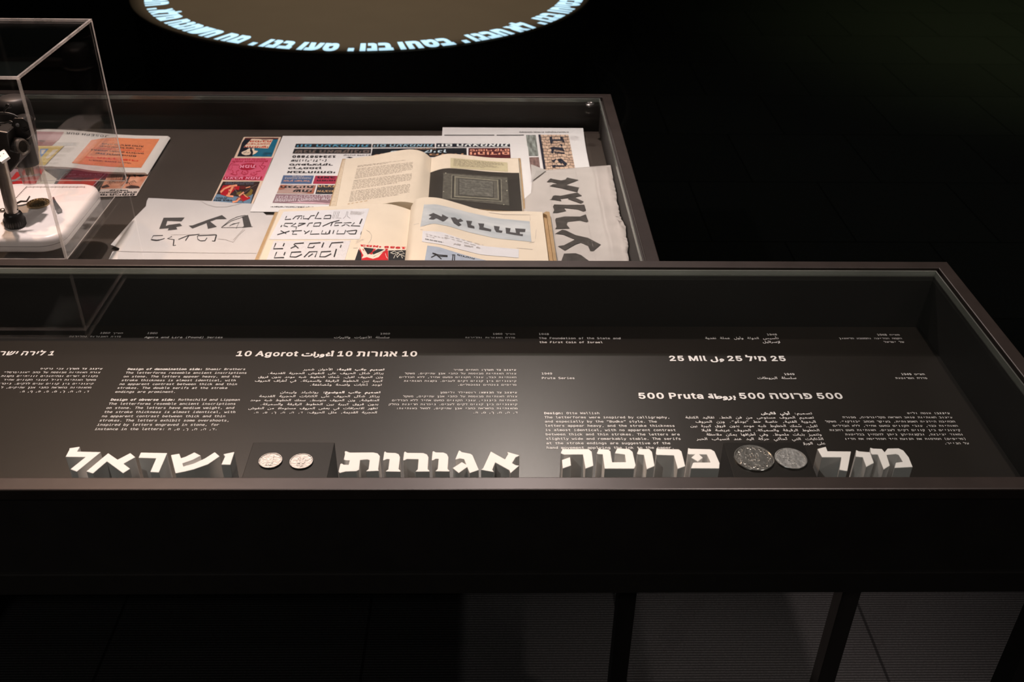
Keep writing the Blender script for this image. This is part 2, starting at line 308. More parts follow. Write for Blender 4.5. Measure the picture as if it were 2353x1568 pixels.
  51:[172,[108,111,126,104,139,92,148,76,150,57,148,40,142,25,131,12,116,3,99,-2,78,-4,48,-1,19,6,19,34,47,23,75,20,95,22,110,30,119,43,122,60,119,76,110,89,95,97,76,100,55,100,55,123,76,123,94,125,107,131,115,141,118,155,115,169,107,179,95,186,79,188,53,185,25,177,25,203,55,209,79,212,98,210,114,205,127,196,141,179,145,156,143,140,136,127,124,118]],
  52:[172,[102,182,37,72,102,72],[98,208,130,208,130,72,158,72,158,50,130,50,130,0,102,0,102,50,14,50,14,76]],
  53:[172,[29,208,134,208,134,184,54,184,54,133,67,136,79,137,99,135,116,129,130,118,140,104,147,87,149,67,147,46,140,29,129,15,114,4,96,-2,75,-4,44,-2,20,5,20,33,46,23,72,20,93,23,108,32,117,47,121,67,117,87,108,101,92,111,71,114,49,111,29,103]],
  54:[172,[138,203,138,177,119,185,99,188,75,183,58,168,51,152,46,133,44,109,52,121,63,130,76,136,90,137,109,135,124,129,137,119,146,105,151,88,153,67,151,46,146,29,136,14,123,4,107,-2,88,-4,66,-1,49,8,35,22,26,43,20,70,19,104,21,136,28,163,39,184,54,199,74,209,97,212,118,210],[88,115,72,112,60,103,52,87,49,67,52,46,60,31,72,21,88,18,104,21,116,30,123,46,125,67,123,88,116,103,104,112]],
  55:[172,[19,208,150,208,150,196,76,0,47,0,119,184,19,184]],
  56:[172,[86,99,69,96,57,88,49,76,47,58,49,41,57,29,69,21,86,18,103,21,115,28,123,41,125,58,123,75,115,88,102,96],[61,110,45,117,33,128,26,141,23,158,27,180,40,197,53,205,68,210,86,212,104,210,119,205,132,197,144,180,149,158,146,141,139,128,126,117,110,110,129,104,142,92,151,76,153,56,149,31,136,12,122,3,105,-2,86,-4,66,-2,50,3,36,12,23,31,18,56,21,76,29,92,43,103],[51,155,53,140,60,130,71,123,86,121,101,123,112,130,118,140,121,155,118,170,112,181,101,188,86,190,71,188,60,181,53,170]],
  57:[172,[83,92,99,95,111,105,119,121,121,141,119,161,111,177,99,186,83,190,67,187,55,177,48,162,45,141,48,120,55,104,67,95],[33,4,33,30,52,22,72,20,96,25,113,40,120,55,125,75,126,99,118,87,108,78,95,72,81,70,62,72,47,78,34,89,25,103,20,120,18,141,20,162,25,179,35,193,47,203,63,210,82,212,104,209,122,200,136,186,145,165,150,138,152,104,150,72,143,45,132,24,117,8,97,-1,73,-4,53,-2]],
  46:[172,[68,42,103,42,103,0,68,0]],
  44:[172,[70,42,105,42,105,13,78,-40,56,-40,70,13]],
  58:[172,[68,148,103,148,103,106,68,106],[68,42,103,42,103,0,68,0]],
  40:[172,[123,216,112,195,103,174,96,153,91,132,88,111,86,90,88,68,91,47,96,26,103,5,112,-16,123,-38,101,-38,88,-16,78,6,70,27,64,48,60,69,59,90,60,110,64,131,70,152,78,173,88,195,101,216]],
  41:[172,[48,216,71,216,84,195,94,173,102,152,108,131,111,110,112,90,111,69,108,48,102,27,94,6,84,-16,71,-38,48,-38,60,-16,69,5,76,26,81,47,84,68,85,90,84,111,81,132,76,153,69,174,60,195]],
  34:[172,[125,208,125,131,100,131,100,208],[71,208,71,131,47,131,47,208]],
  39:[172,[98,208,98,131,74,131,74,208]],
  45:[172,[50,90,122,90,122,67,50,67]],
  47:[172,[124,208,150,208,41,-26,14,-26]],
  33:[172,[72,208,100,208,100,117,97,67,75,67,72,117],[72,35,100,35,100,0,72,0]],
  63:[172,[95,56,69,56,69,77,70,90,73,100,89,121,102,134,113,148,117,161,114,172,108,181,97,187,83,189,60,184,34,170,34,196,60,208,88,212,111,208,129,198,141,183,145,163,144,152,140,143,122,121,110,109,98,94,95,80,95,73],[68,35,96,35,96,0,68,0]],
  59:[172,[70,42,105,42,105,13,78,-40,56,-40,70,13],[68,148,103,148,103,106,68,106]],
  8220:[172,[129,135,94,135,94,164,121,217,142,217,129,164],[65,135,29,135,29,164,57,217,78,217,65,164]],
  8221:[172,[107,217,142,217,142,188,115,135,93,135,107,188],[43,217,78,217,78,188,51,135,29,135,43,188]],
 },
 'H':{
  1488:[194,[144,0,62,123,16,190,50,190,127,75,178,0],[18,0,18,51,20,73,24,92,32,107,42,120,55,129,70,136,79,114,69,109,61,102,55,93,50,82,47,53,47,0],[123,59,114,80,124,85,131,92,137,101,142,112,145,141,145,190,174,190,174,143,172,122,168,103,161,88,151,75,138,66]],
  1489:[174,[112,0,112,123,109,143,102,155,90,161,74,163,10,163,10,190,76,190,96,188,112,183,125,175,134,164,139,149,141,129,141,0],[10,0,10,27,166,27,166,0]],
  1490:[111,[5,-3,5,28,28,39,46,55,55,67,61,81,65,95,66,110,66,143,65,152,62,159,56,162,48,163,17,163,17,190,56,190,72,187,84,180,92,167,95,146,95,57,102,0,78,0,69,53,53,32,36,16,20,4]],
  1491:[168,[102,0,102,174,131,174,131,0],[3,163,3,190,160,190,160,163]],
  1492:[209,[155,0,155,123,152,143,145,155,133,161,117,163,27,163,27,190,119,190,139,188,155,183,168,175,176,164,182,149,183,129,183,0],[27,0,27,114,56,114,56,0]],
  1493:[83,[27,0,27,190,56,190,56,0]],
  1494:[96,[32,0,32,112,33,126,36,137,46,153,56,162,8,163,8,190,88,190,88,166,79,158,66,143,62,131,61,115,61,0]],
  1495:[216,[125,190,145,188,162,183,174,175,183,164,188,149,190,129,190,0,161,0,161,123,159,143,151,155,139,161,123,163,56,163,56,0,27,0,27,190]],
  1496:[216,[111,-4,92,-3,75,1,60,8,48,18,38,32,30,49,26,70,24,95,24,190,53,190,53,95,54,74,59,55,67,41,78,30,93,23,111,21,130,23,144,30,156,41,163,55,168,74,170,95,169,120,166,143,162,152,157,160,149,165,139,166,121,163,102,156,102,183,119,190,142,193,160,191,174,186,184,177,191,165,198,133,200,95,199,75,195,57,189,41,176,22,158,7,144,1,128,-3]],
  1497:[75,[24,68,24,190,53,190,53,97,38,68]],
  1498:[175,[122,-77,122,93,121,113,116,129,110,141,100,150,89,156,77,160,48,163,5,163,5,190,52,190,72,189,91,185,109,179,123,169,135,156,145,139,150,118,152,93,152,-77]],
  1499:[173,[10,0,10,27,71,27,96,31,114,46,121,60,126,76,127,95,126,115,120,132,111,146,99,156,83,161,63,163,10,163,10,190,66,190,87,188,106,183,121,175,134,164,144,150,151,134,156,116,157,96,156,79,153,62,147,47,135,28,119,13,105,6,89,1,71,0]],
  1500:[164,[34,190,152,190,152,168,92,0,62,0,122,163,5,163,5,244,34,244]],
  1501:[209,[22,0,22,190,119,190,139,188,155,183,168,175,176,164,182,149,183,129,183,0],[51,27,155,27,155,123,152,143,145,155,133,161,117,163,51,163]],
  1502:[207,[112,194,133,192,150,185,163,176,173,162,179,147,181,129,181,0,98,0,98,27,152,27,152,124,150,142,142,156,129,165,110,168,95,166,82,161,72,151,65,139,59,123,56,105,45,0,16,0,30,132,18,190,47,190,52,163,62,174,75,184,91,191]],
  1503:[94,[40,-77,40,143,39,152,35,159,29,162,21,163,6,163,6,190,30,190,45,187,58,180,66,167,69,146,69,-77]],
  1504:[127,[10,0,10,27,73,27,73,143,72,152,68,159,62,162,54,163,20,163,20,190,63,190,78,187,91,180,99,167,102,146,102,0]],
  1505:[218,[114,-4,96,-3,79,2,63,10,50,21,40,35,32,52,27,72,25,96,28,132,35,163,11,163,11,190,113,190,131,189,148,185,162,178,180,163,192,144,198,129,201,112,202,94,201,72,196,52,189,36,178,22,166,11,151,2,133,-3],[113,21,127,22,140,26,150,32,158,41,165,51,169,64,173,94,171,118,165,136,155,149,142,157,126,162,107,163,64,163,59,139,55,99,57,76,61,56,68,41,79,30,94,23]],
  1506:[195,[8,0,8,27,66,27,84,28,100,31,113,38,125,47,134,58,141,73,146,92,149,114,157,190,185,190,178,114,174,84,164,53,155,39,144,26,130,15,113,7,92,2,66,0],[61,21,22,190,51,190,89,21]],
  1507:[187,[136,-77,136,95,134,115,128,132,119,146,107,156,90,161,71,163,3,163,3,190,74,190,95,188,113,183,129,175,141,164,152,150,159,134,163,116,165,96,165,-77],[58,68,41,70,27,76,16,85,9,98,5,112,3,130,3,190,32,190,32,132,36,111,40,104,46,99,62,95,67,95,72,96,72,69,65,69]],
  1508:[193,[16,0,16,27,91,27,117,31,134,46,142,60,146,76,148,95,146,115,140,132,132,146,119,156,103,161,83,163,28,163,28,190,87,190,107,188,126,183,141,175,154,164,164,150,172,134,176,116,177,96,176,79,173,62,168,47,155,28,139,13,125,6,109,1,91,0],[71,75,54,77,40,82,29,92,22,104,17,119,16,136,16,190,45,190,45,139,48,118,53,111,59,106,75,102,80,102,85,102,85,76,78,75]],
  1509:[154,[44,-77,44,77,2,190,32,190,72,74,72,-77],[63,53,61,79,88,87,99,93,108,101,113,113,116,129,122,190,150,190,145,135,143,115,138,97,129,83,115,71,92,62]],
  1510:[179,[138,3,10,190,44,190,115,81,154,21],[8,0,8,27,148,27,154,21,154,0],[113,67,103,89,117,97,127,109,132,127,134,149,134,190,163,190,163,151,162,130,157,111,150,96,140,84,128,74]],
  1511:[202,[100,0,161,163,26,163,26,190,191,190,191,168,131,0],[26,-77,26,116,55,116,55,-77]],
  1512:[174,[119,0,119,123,117,143,109,155,98,161,82,163,5,163,5,190,84,190,104,188,120,183,132,175,141,164,146,149,148,129,148,0]],
  1513:[226,[30,0,13,190,42,190,56,27,97,27,112,28,127,32,140,38,152,47,162,59,170,74,176,92,180,114,187,190,216,190,209,114,204,86,193,56,184,42,173,28,159,17,142,8,121,2,97,0],[48,65,46,91,72,99,87,107,96,121,100,141,105,190,134,190,130,147,127,122,119,102,113,93,104,86,77,73]],
  1514:[214,[159,0,159,123,157,143,149,155,138,161,122,163,13,163,13,190,124,190,144,188,160,183,172,175,181,164,187,149,188,129,188,0],[11,0,11,27,26,27,34,28,39,34,43,43,44,56,44,176,72,176,72,58,70,32,61,14,46,4,24,0]],
  1524:[118,[63,111,69,137,75,165,79,190,109,190,111,186,104,162,94,136,84,111],[4,111,8,131,13,151,17,172,20,190,50,190,52,186,45,162,35,136,24,111]],
 },
 'I':{
  48:[181,[91,-3,70,0,52,10,38,25,28,45,23,62,20,81,19,102,20,122,23,141,28,158,38,179,52,194,70,203,91,206,112,203,129,194,143,179,154,158,158,141,161,122,162,102,161,81,158,62,154,45,143,25,129,10,112,0],[91,20,104,22,116,29,125,41,132,57,136,78,138,102,136,126,132,146,125,162,116,174,104,181,91,184,77,181,65,174,56,162,49,146,45,126,44,102,45,78,49,57,56,41,65,29,77,22]],
  49:[181,[31,0,31,22,156,22,156,0],[110,203,110,0,85,0,85,179,34,143,34,171,79,203]],
  50:[181,[26,0,26,19,94,91,113,113,124,131,128,149,127,159,123,167,117,174,109,180,89,184,78,183,69,179,61,173,56,165,52,156,51,145,26,145,28,162,34,177,44,189,57,198,73,204,90,206,107,204,122,199,135,190,144,178,150,164,152,149,148,127,134,103,107,72,61,24,156,23,156,0]],
  53:[181,[88,-3,71,-1,56,4,43,13,33,24,27,37,24,52,49,52,51,43,55,36,69,24,88,20,100,21,110,26,119,33,126,42,130,53,131,65,130,77,125,88,119,98,110,105,99,109,87,111,67,107,51,98,27,101,38,203,147,203,147,181,60,181,54,121,71,130,92,133,105,132,118,128,129,122,138,114,146,104,152,92,155,79,156,65,154,47,148,30,137,17,123,6,107,-1]],
  65:[192,[7,0,81,203,110,203,185,0,158,0,115,121,106,149,93,191,98,191,85,148,76,121,34,0],[44,57,44,79,148,79,148,57]],
  77:[251,[24,0,24,203,61,203,111,75,115,64,120,49,125,34,129,20,123,20,127,33,132,48,137,63,141,75,191,203,227,203,227,0,202,0,202,116,202,131,202,147,202,165,203,183,199,164,193,145,187,129,182,116,137,0,114,0,68,116,64,128,58,144,52,163,45,183,48,166,48,149,49,131,49,116,49,0]],
  80:[178,[24,0,24,203,94,203,116,201,133,195,146,185,156,172,162,156,163,139,162,122,156,106,146,93,133,83,116,76,94,74,44,74,44,97,93,97,107,98,119,102,127,109,133,117,137,128,138,139,137,150,133,161,127,169,119,175,107,179,93,181,50,181,50,0]],
  97:[156,[64,-3,50,-2,38,2,27,9,19,18,14,29,12,43,13,55,17,64,23,72,31,77,50,84,71,88,93,91,106,94,109,97,110,102,107,119,96,129,78,132,60,129,47,120,40,110,16,116,23,129,31,138,42,145,53,150,78,154,96,152,114,144,122,137,129,128,133,116,135,101,135,0,111,0,111,21,101,10,86,0],[68,18,81,19,91,23,99,30,105,37,109,46,110,55,110,76,104,73,93,70,80,68,70,67,54,63,41,56,38,50,37,42,41,29,52,21]],
  103:[170,[83,-60,67,-59,54,-56,33,-44,20,-28,41,-16,49,-26,62,-35,83,-39,100,-37,113,-30,122,-19,125,-2,125,27,115,17,101,6,91,3,78,2,61,4,45,11,32,21,22,36,16,54,14,76,16,98,22,117,32,133,45,144,61,151,78,154,91,153,101,149,115,138,123,128,125,152,149,152,149,-4,147,-22,140,-36,130,-47,116,-54,100,-59],[82,24,95,25,105,30,114,38,120,48,124,62,125,77,124,92,120,106,114,117,106,125,95,130,82,132,69,130,58,125,50,116,43,105,40,92,39,77,40,62,43,49,50,38,58,30,69,25]],
  105:[67,[21,0,21,152,45,152,45,0],[33,177,27,178,22,182,18,187,17,193,18,200,22,205,27,208,33,209,40,208,46,205,49,200,51,193,49,187,46,182,40,178]],
  108:[76,[56,-1,40,1,30,8,23,19,21,34,21,203,45,203,45,39,48,25,52,22,58,21,64,21,72,1,65,0]],
  111:[166,[83,-3,64,-1,47,7,33,18,22,34,16,53,14,75,16,97,22,116,33,132,47,144,64,151,83,154,102,151,119,144,133,132,144,116,150,97,152,75,150,53,144,34,133,18,119,7,102,-1],[83,19,97,21,108,26,117,35,123,47,126,60,128,75,126,90,123,103,117,115,108,124,97,130,83,132,69,130,58,124,49,115,43,103,40,90,39,75,40,60,43,47,49,35,58,26,69,21]],
  114:[104,[21,0,21,152,45,152,45,128,52,139,61,147,72,152,85,154,92,154,97,153,97,129,92,130,83,130,73,129,64,126,56,121,50,113,47,105,45,95,45,0]],
  116:[91,[82,152,82,131,3,131,3,152],[26,188,50,188,50,39,51,30,54,25,60,21,68,20,74,20,81,21,85,1,77,-1,67,-2,50,1,37,9,29,21,26,37]],
  117:[164,[73,-2,59,0,46,4,36,12,28,23,23,38,21,56,21,152,45,152,45,58,48,42,55,30,66,23,80,20,90,21,100,25,107,31,113,39,117,49,118,61,118,152,143,152,143,0,119,0,119,37,114,19,103,7,89,0]],
 },
 'A':{
  65152:[97,[39,11,30,16,21,23,16,33,14,46,15,57,19,67,26,74,34,80,54,84,63,83,72,81,69,64,61,65,54,66,42,63,35,56,32,46,37,32,48,23,60,19],[9,-14,4,4,27,10,54,19,82,29,89,12,72,5,50,-2,28,-9]],
  65153:[56,[21,0,17,153,36,153,40,0],[42,176,30,178,19,183,10,185,3,183,-5,177,-14,185,-2,196,10,200,21,197,31,193,42,190,50,191,58,196,64,186,52,177]],
  65155:[56,[21,0,17,153,36,153,40,0],[5,167,3,180,13,182,21,184,20,179,8,187,4,194,3,201,6,213,15,221,27,223,33,222,38,221,36,209,32,210,27,211,18,208,15,202,19,193,26,188,33,186,23,185,35,188,45,192,49,180,35,175,20,171]],
  65156:[69,[69,-1,52,0,40,3,31,9,26,16,21,40,17,153,37,153,41,47,43,29,46,24,51,21,71,18,78,16,80,9,77,2],[5,167,2,180,12,182,21,184,20,179,8,187,4,194,2,201,6,213,15,221,27,223,32,222,38,221,36,209,32,210,27,211,18,208,15,202,18,193,26,188,32,186,23,185,35,188,45,192,49,180,35,175,20,171]],
  65157:[106,[14,-55,9,-35,36,-30,56,-20,64,-13,70,-3,73,9,74,23,73,37,69,49,62,57,53,60,43,56,36,46,34,33,36,24,43,19,55,17,69,18,81,22,82,5,68,0,53,-2,37,0,25,6,18,15,15,28,18,46,26,63,39,75,46,79,55,80,64,79,72,75,83,62,91,43,93,22,91,1,84,-16,73,-31,57,-42,38,-50],[34,106,31,119,41,121,49,123,48,118,36,126,32,133,31,140,34,152,43,160,55,162,61,161,66,160,64,148,60,149,55,150,47,147,44,141,47,133,54,127,61,125,51,124,63,127,73,131,77,119,64,114,48,110]],
  65159:[56,[22,0,17,169,36,169,41,0],[15,-72,13,-59,23,-57,31,-55,30,-60,18,-51,14,-45,13,-37,16,-25,25,-18,37,-16,43,-16,48,-18,46,-30,42,-29,37,-28,28,-30,25,-37,29,-45,36,-51,43,-53,33,-54,45,-50,55,-47,59,-59,45,-64,30,-68]],
  65161:[180,[7,0,8,12,11,26,17,42,34,35,30,23,27,11,27,1,30,-15,41,-26,58,-33,78,-36,108,-32,130,-23,142,-11,147,0,143,6,132,11,119,16,105,23,95,32,91,45,95,64,109,82,128,94,138,98,149,99,166,97,176,92,169,75,160,78,149,80,135,77,122,69,113,59,110,48,114,40,124,34,139,28,153,22,163,14,168,3,166,-6,162,-16,154,-26,144,-35,131,-43,116,-49,98,-54,77,-55,50,-52,27,-42,19,-34,12,-25,8,-13],[30,62,27,74,37,77,46,79,44,74,33,82,28,89,27,96,30,108,39,115,51,118,57,117,63,116,61,104,56,105,51,105,43,103,40,97,43,88,50,83,57,81,47,80,59,83,69,87,73,74,60,70,44,65]],
  65163:[64,[0,-1,2,18,21,20,31,25,34,39,32,53,27,70,20,88,40,96,45,78,50,59,52,42,50,26,44,13,34,5,19,0],[9,122,6,135,16,137,24,139,23,134,11,142,7,149,6,156,9,168,18,175,30,178,36,177,41,176,40,164,35,165,30,166,22,163,19,157,22,148,29,143,36,141,26,140,38,143,48,147,52,135,39,130,23,126]],
  65165:[56,[22,0,17,169,36,169,41,0]],
  65166:[69,[69,-1,52,0,40,3,31,9,26,16,22,40,17,169,37,169,41,47,44,29,46,24,52,21,71,18,79,16,81,9,78,2]],
  65167:[235,[92,-5,99,14,146,16,179,21,191,24,199,29,203,35,205,43,202,64,193,89,211,96,217,79,222,62,224,47,222,34,217,23,209,14,196,7,178,2,156,-2],[92,-5,55,-2,29,6,19,13,13,21,8,31,7,43,8,55,11,68,14,80,32,76,29,67,27,58,27,49,28,37,33,29,41,22,55,18,99,14,103,3],[115,-50,107,-47,103,-38,107,-30,115,-27,123,-30,127,-38,123,-47]],
  65168:[259,[92,-5,99,14,129,16,161,23,192,35,205,44,217,56,232,47,229,38,229,32,231,26,241,20,262,18,269,16,271,9,268,2,259,-1,232,2,222,6,215,12,212,20,212,30,216,29,193,14,164,4,130,-3],[92,-5,55,-2,29,6,19,13,13,21,8,31,7,43,8,55,11,68,14,80,32,76,29,67,27,58,27,49,28,37,33,29,41,22,55,18,99,14,103,3],[110,-50,101,-47,98,-38,101,-30,110,-27,118,-30,121,-38,118,-47]],
  65169:[64,[0,-1,2,18,21,20,31,25,34,39,32,53,27,70,20,88,40,96,45,78,50,59,52,42,50,26,44,13,34,5,19,0],[25,-45,17,-42,14,-34,17,-25,25,-22,34,-25,37,-34,34,-42]],
  65170:[81,[0,-1,2,18,18,20,27,27,32,42,37,67,55,64,53,54,51,44,51,35,53,26,62,20,84,18,91,16,93,9,90,2,81,-1,57,2,50,5,44,10,39,23,46,23,38,11,28,3,16,0],[40,-45,32,-42,28,-34,32,-25,40,-22,48,-25,52,-34,48,-42]],
  65171:[96,[48,0,27,4,19,9,12,16,8,26,7,37,9,49,15,63,26,79,42,95,47,83,31,97,43,112,66,91,83,67,87,54,89,41,87,28,81,15,68,4,59,1],[48,19,61,22,69,30,72,41,70,54,62,68,44,86,54,86,39,70,29,54,26,39,27,31,32,24,39,21],[66,133,57,136,54,144,57,153,66,156,74,153,78,144,74,136],[33,133,25,136,22,144,25,153,33,156,42,153,45,144,42,136]],
  65172:[115,[115,-1,93,2,84,7,77,15,72,26,70,40,67,122,86,122,90,44,94,27,103,20,118,18,125,16,127,9,124,2],[79,25,53,21,30,24,21,29,13,35,9,43,7,53,8,63,12,72,26,87,47,99,72,105,75,85,54,82,39,75,29,66,26,56,30,47,39,42,52,40,66,41,78,43],[74,150,66,153,63,161,66,170,74,173,83,170,86,161,83,153],[42,150,34,153,30,161,34,170,42,173,50,170,54,161,50,153]],
  65173:[235,[92,-5,99,14,146,16,179,21,191,24,199,29,203,35,205,43,202,64,193,89,211,96,217,79,222,62,224,47,222,34,217,23,209,14,196,7,178,2,156,-2],[92,-5,55,-2,29,6,19,13,13,21,8,31,7,43,8,55,11,68,14,80,32,76,29,67,27,58,27,49,28,37,33,29,41,22,55,18,99,14,103,3],[132,95,124,99,120,107,124,115,132,119,140,115,144,107,140,99],[100,95,91,99,88,107,91,115,100,119,108,115,111,107,108,99]],
  65175:[71,[0,-1,2,18,24,19,31,21,35,25,39,39,37,53,32,70,25,88,44,96,50,78,55,59,57,42,53,22,43,9,26,1],[52,120,43,124,40,132,43,140,52,144,60,140,63,132,60,124],[19,120,11,124,7,132,11,140,19,144,27,140,31,132,27,124]],
  65176:[88,[0,-1,2,18,21,20,31,27,37,42,42,67,60,64,58,54,56,44,55,35,56,28,59,23,70,20,91,18,98,16,100,9,97,2,88,-1,65,0,53,5,46,13,44,23,51,23,43,11,32,3,19,0],[63,92,55,95,51,103,55,111,63,115,71,111,75,103,71,95],[31,92,22,95,19,103,22,111,31,115,39,111,42,103,39,95]],
  65179:[71,[0,-1,2,18,24,19,31,21,35,25,39,39,37,53,32,70,25,88,44,96,50,78,55,59,57,42,53,22,43,9,26,1],[36,146,27,150,24,158,27,166,36,170,44,166,47,158,44,150],[19,120,11,124,8,132,11,140,19,144,28,140,31,132,28,124],[52,120,43,124,40,132,43,140,52,144,60,140,63,132,60,124]],
  65180:[88,[0,-1,2,18,21,20,31,27,37,42,42,67,60,64,58,54,56,44,55,35,56,28,59,23,70,20,91,18,98,16,100,9,97,2,88,-1,65,0,53,5,46,13,44,23,51,23,43,11,32,3,19,0],[47,118,39,121,35,129,39,138,47,141,55,138,59,129,55,121],[31,92,23,95,19,103,23,111,31,115,39,111,43,103,39,95],[63,92,55,95,51,103,55,111,63,115,71,111,75,103,71,95]],
  65183:[140,[0,-1,2,18,26,20,50,26,71,34,92,46,77,55,60,62,39,64,32,64,26,63,18,61,14,79,27,82,39,83,62,80,80,73,95,65,109,57,124,55,129,55,130,37,111,35,95,27,78,18,58,9,33,2],[66,-44,58,-41,54,-32,58,-24,66,-21,74,-24,78,-32,74,-41]],
  65184:[151,[151,-1,133,0,118,5,107,15,100,33,114,41,121,27,134,20,153,18,161,16,163,9,160,2],[0,-1,2,18,26,20,50,26,71,34,92,46,77,55,60,62,39,64,32,64,26,63,18,61,14,79,27,82,39,83,62,80,80,73,95,65,109,57,124,55,129,55,130,37,111,35,95,27,78,18,58,9,33,2],[62,-44,53,-41,50,-32,53,-24,62,-21,70,-24,74,-32,70,-41]],
  65187:[140,[0,-1,2,18,26,20,50,26,71,34,92,46,77,55,60,62,39,64,32,64,26,63,18,61,14,79,27,82,39,83,62,80,80,73,95,65,109,57,124,55,129,55,130,37,111,35,95,27,78,18,58,9,33,2]],
  65188:[151,[151,-1,133,0,118,5,107,15,100,33,114,41,121,27,134,20,153,18,161,16,163,9,160,2],[0,-1,2,18,26,20,50,26,71,34,92,46,77,55,60,62,39,64,32,64,26,63,18,61,14,79,27,82,39,83,62,80,80,73,95,65,109,57,124,55,129,55,130,37,111,35,95,27,78,18,58,9,33,2]],
  65190:[154,[154,-1,134,0,115,7,107,14,100,24,96,38,94,56,109,64,114,39,125,25,139,20,156,18,163,16,166,9,163,2],[85,-93,54,-90,40,-85,27,-78,17,-69,9,-58,4,-45,2,-29,6,-3,18,20,37,41,62,57,93,69,91,66,78,70,65,75,50,78,33,79,21,78,11,75,8,93,21,97,37,99,56,97,73,92,89,86,108,81,133,79,136,59,111,57,86,49,62,37,41,20,27,-2,23,-14,22,-27,23,-39,27,-48,33,-56,41,-63,62,-71,88,-74,112,-71,135,-64,142,-80,114,-90],[74,123,66,126,62,135,66,143,74,147,82,143,86,135,82,126]],
  65191:[140,[0,-1,2,18,26,20,50,26,71,34,92,46,77,55,60,62,39,64,32,64,26,63,18,61,14,79,27,82,39,83,62,80,80,73,95,65,109,57,124,55,129,55,130,37,111,35,95,27,78,18,58,9,33,2],[40,108,31,111,28,120,31,128,40,131,48,128,51,120,48,111]],
  65192:[151,[151,-1,133,0,118,5,107,15,100,33,114,41,121,27,134,20,153,18,161,16,163,9,160,2],[0,-1,2,18,26,20,50,26,71,34,92,46,77,55,60,62,39,64,32,64,26,63,18,61,14,79,27,82,39,83,62,80,80,73,95,65,109,57,124,55,129,55,130,37,111,35,95,27,78,18,58,9,33,2],[37,108,29,111,25,120,29,128,37,131,45,128,49,120,45,111]],
  65193:[113,[8,11,18,27,31,21,51,18,70,21,80,28,83,38,81,50,73,69,52,101,69,111,89,80,99,55,102,37,98,19,91,11,82,4,69,0,51,-1,34,0,20,4]],
  65194:[126,[51,18,70,21,80,28,83,38,81,50,74,65,64,82,52,101,69,111,85,85,96,62,104,41,111,26,120,20,128,18,136,16,138,9,135,2,126,-1,111,2,98,11,93,19,90,30,100,37,96,19,90,11,81,4,68,0,51,-1,34,0,20,4,8,11,18,27,31,21]],
  65195:[113,[8,11,18,27,31,21,51,18,70,21,80,28,83,38,81,50,73,69,52,101,69,111,89,80,99,55,102,37,98,19,91,11,82,4,69,0,51,-1,34,0,20,4],[51,133,43,136,39,144,43,153,51,156,59,153,63,144,59,136]],
  65196:[126,[51,18,70,21,80,28,83,38,81,50,74,65,64,82,52,101,69,111,85,85,96,62,104,41,111,26,120,20,128,18,136,16,138,9,135,2,126,-1,111,2,98,11,93,19,90,30,100,37,96,19,90,11,81,4,68,0,51,-1,34,0,20,4,8,11,18,27,31,21],[52,133,44,136,41,144,44,153,52,156,61,153,64,144,61,136]],
  65197:[87,[1,-55,-6,-37,15,-28,31,-18,42,-8,49,4,54,25,52,38,47,52,37,72,55,80,67,51,71,27,70,13,67,0,54,-21,36,-37,18,-48]],
  65198:[94,[1,-55,-6,-37,23,-24,41,-8,51,9,54,25,52,37,48,49,37,72,55,80,62,64,69,49,73,36,77,27,82,22,96,18,103,16,106,9,102,2,94,-1,77,2,67,12,63,25,70,21,68,6,63,-8,55,-20,45,-30,23,-46]],
  65199:[87,[1,-55,-6,-37,15,-28,31,-18,42,-8,49,4,54,25,52,38,47,52,37,72,55,80,67,51,71,27,70,13,67,0,54,-21,36,-37,18,-48],[42,108,34,111,30,119,34,128,42,131,50,128,54,119,50,111]],
  65200:[94,[1,-55,-6,-37,23,-24,41,-8,51,9,54,25,52,37,48,49,37,72,55,80,62,64,69,49,73,36,77,27,82,22,96,18,103,16,106,9,102,2,94,-1,77,2,67,12,63,25,70,21,68,6,63,-8,55,-20,45,-30,23,-46],[39,108,30,111,27,119,30,128,39,131,47,128,50,119,47,111]],
  65202:[301,[74,-55,49,-51,27,-41,19,-33,12,-23,8,-13,7,0,8,12,11,26,17,42,34,35,30,23,27,11,27,1,28,-10,33,-19,41,-26,51,-31,75,-36,102,-32,119,-22,128,-9,131,6,130,26,126,44,120,62,139,67,145,48,147,38,153,25,161,20,172,18,180,19,187,25,193,40,198,67,216,64,214,53,212,41,211,31,213,25,219,20,233,18,243,20,250,23,254,30,255,38,255,50,254,63,253,81,270,82,273,50,278,31,288,21,303,18,310,16,313,9,309,2,301,-1,283,3,270,13,264,27,268,26,265,16,260,9,247,1,231,-1,214,1,203,9,198,23,207,23,198,9,187,1,171,-1,158,1,149,6,144,13,141,22,151,10,146,-14,141,-25,134,-34,124,-43,111,-49,94,-54]],
  65203:[186,[0,-1,2,18,15,19,23,25,29,39,35,65,53,60,51,51,49,41,48,31,49,26,52,22,69,18,80,19,88,25,93,40,98,67,116,64,115,53,113,41,112,31,113,25,120,20,133,18,145,20,153,26,156,39,152,61,143,88,162,96,168,78,172,59,174,42,171,23,163,10,150,2,133,-1,115,1,104,9,99,23,107,23,98,8,85,1,66,-1,53,1,41,8,38,15,36,25,43,26,33,8,19,1]],
  65204:[202,[0,-1,2,18,15,19,23,25,29,39,35,65,53,60,50,46,48,31,50,24,56,20,69,18,80,19,88,25,93,40,98,67,116,64,115,53,113,41,112,31,113,25,120,20,133,18,144,20,151,23,155,30,156,38,156,50,155,63,153,81,170,82,174,50,179,31,188,21,204,18,211,16,213,9,210,2,202,-1,187,1,176,7,169,16,165,27,169,26,165,16,161,9,147,1,131,-1,114,1,104,9,99,23,107,23,98,8,85,1,66,-1,53,1,41,8,38,15,36,25,43,26,33,8,19,1]],
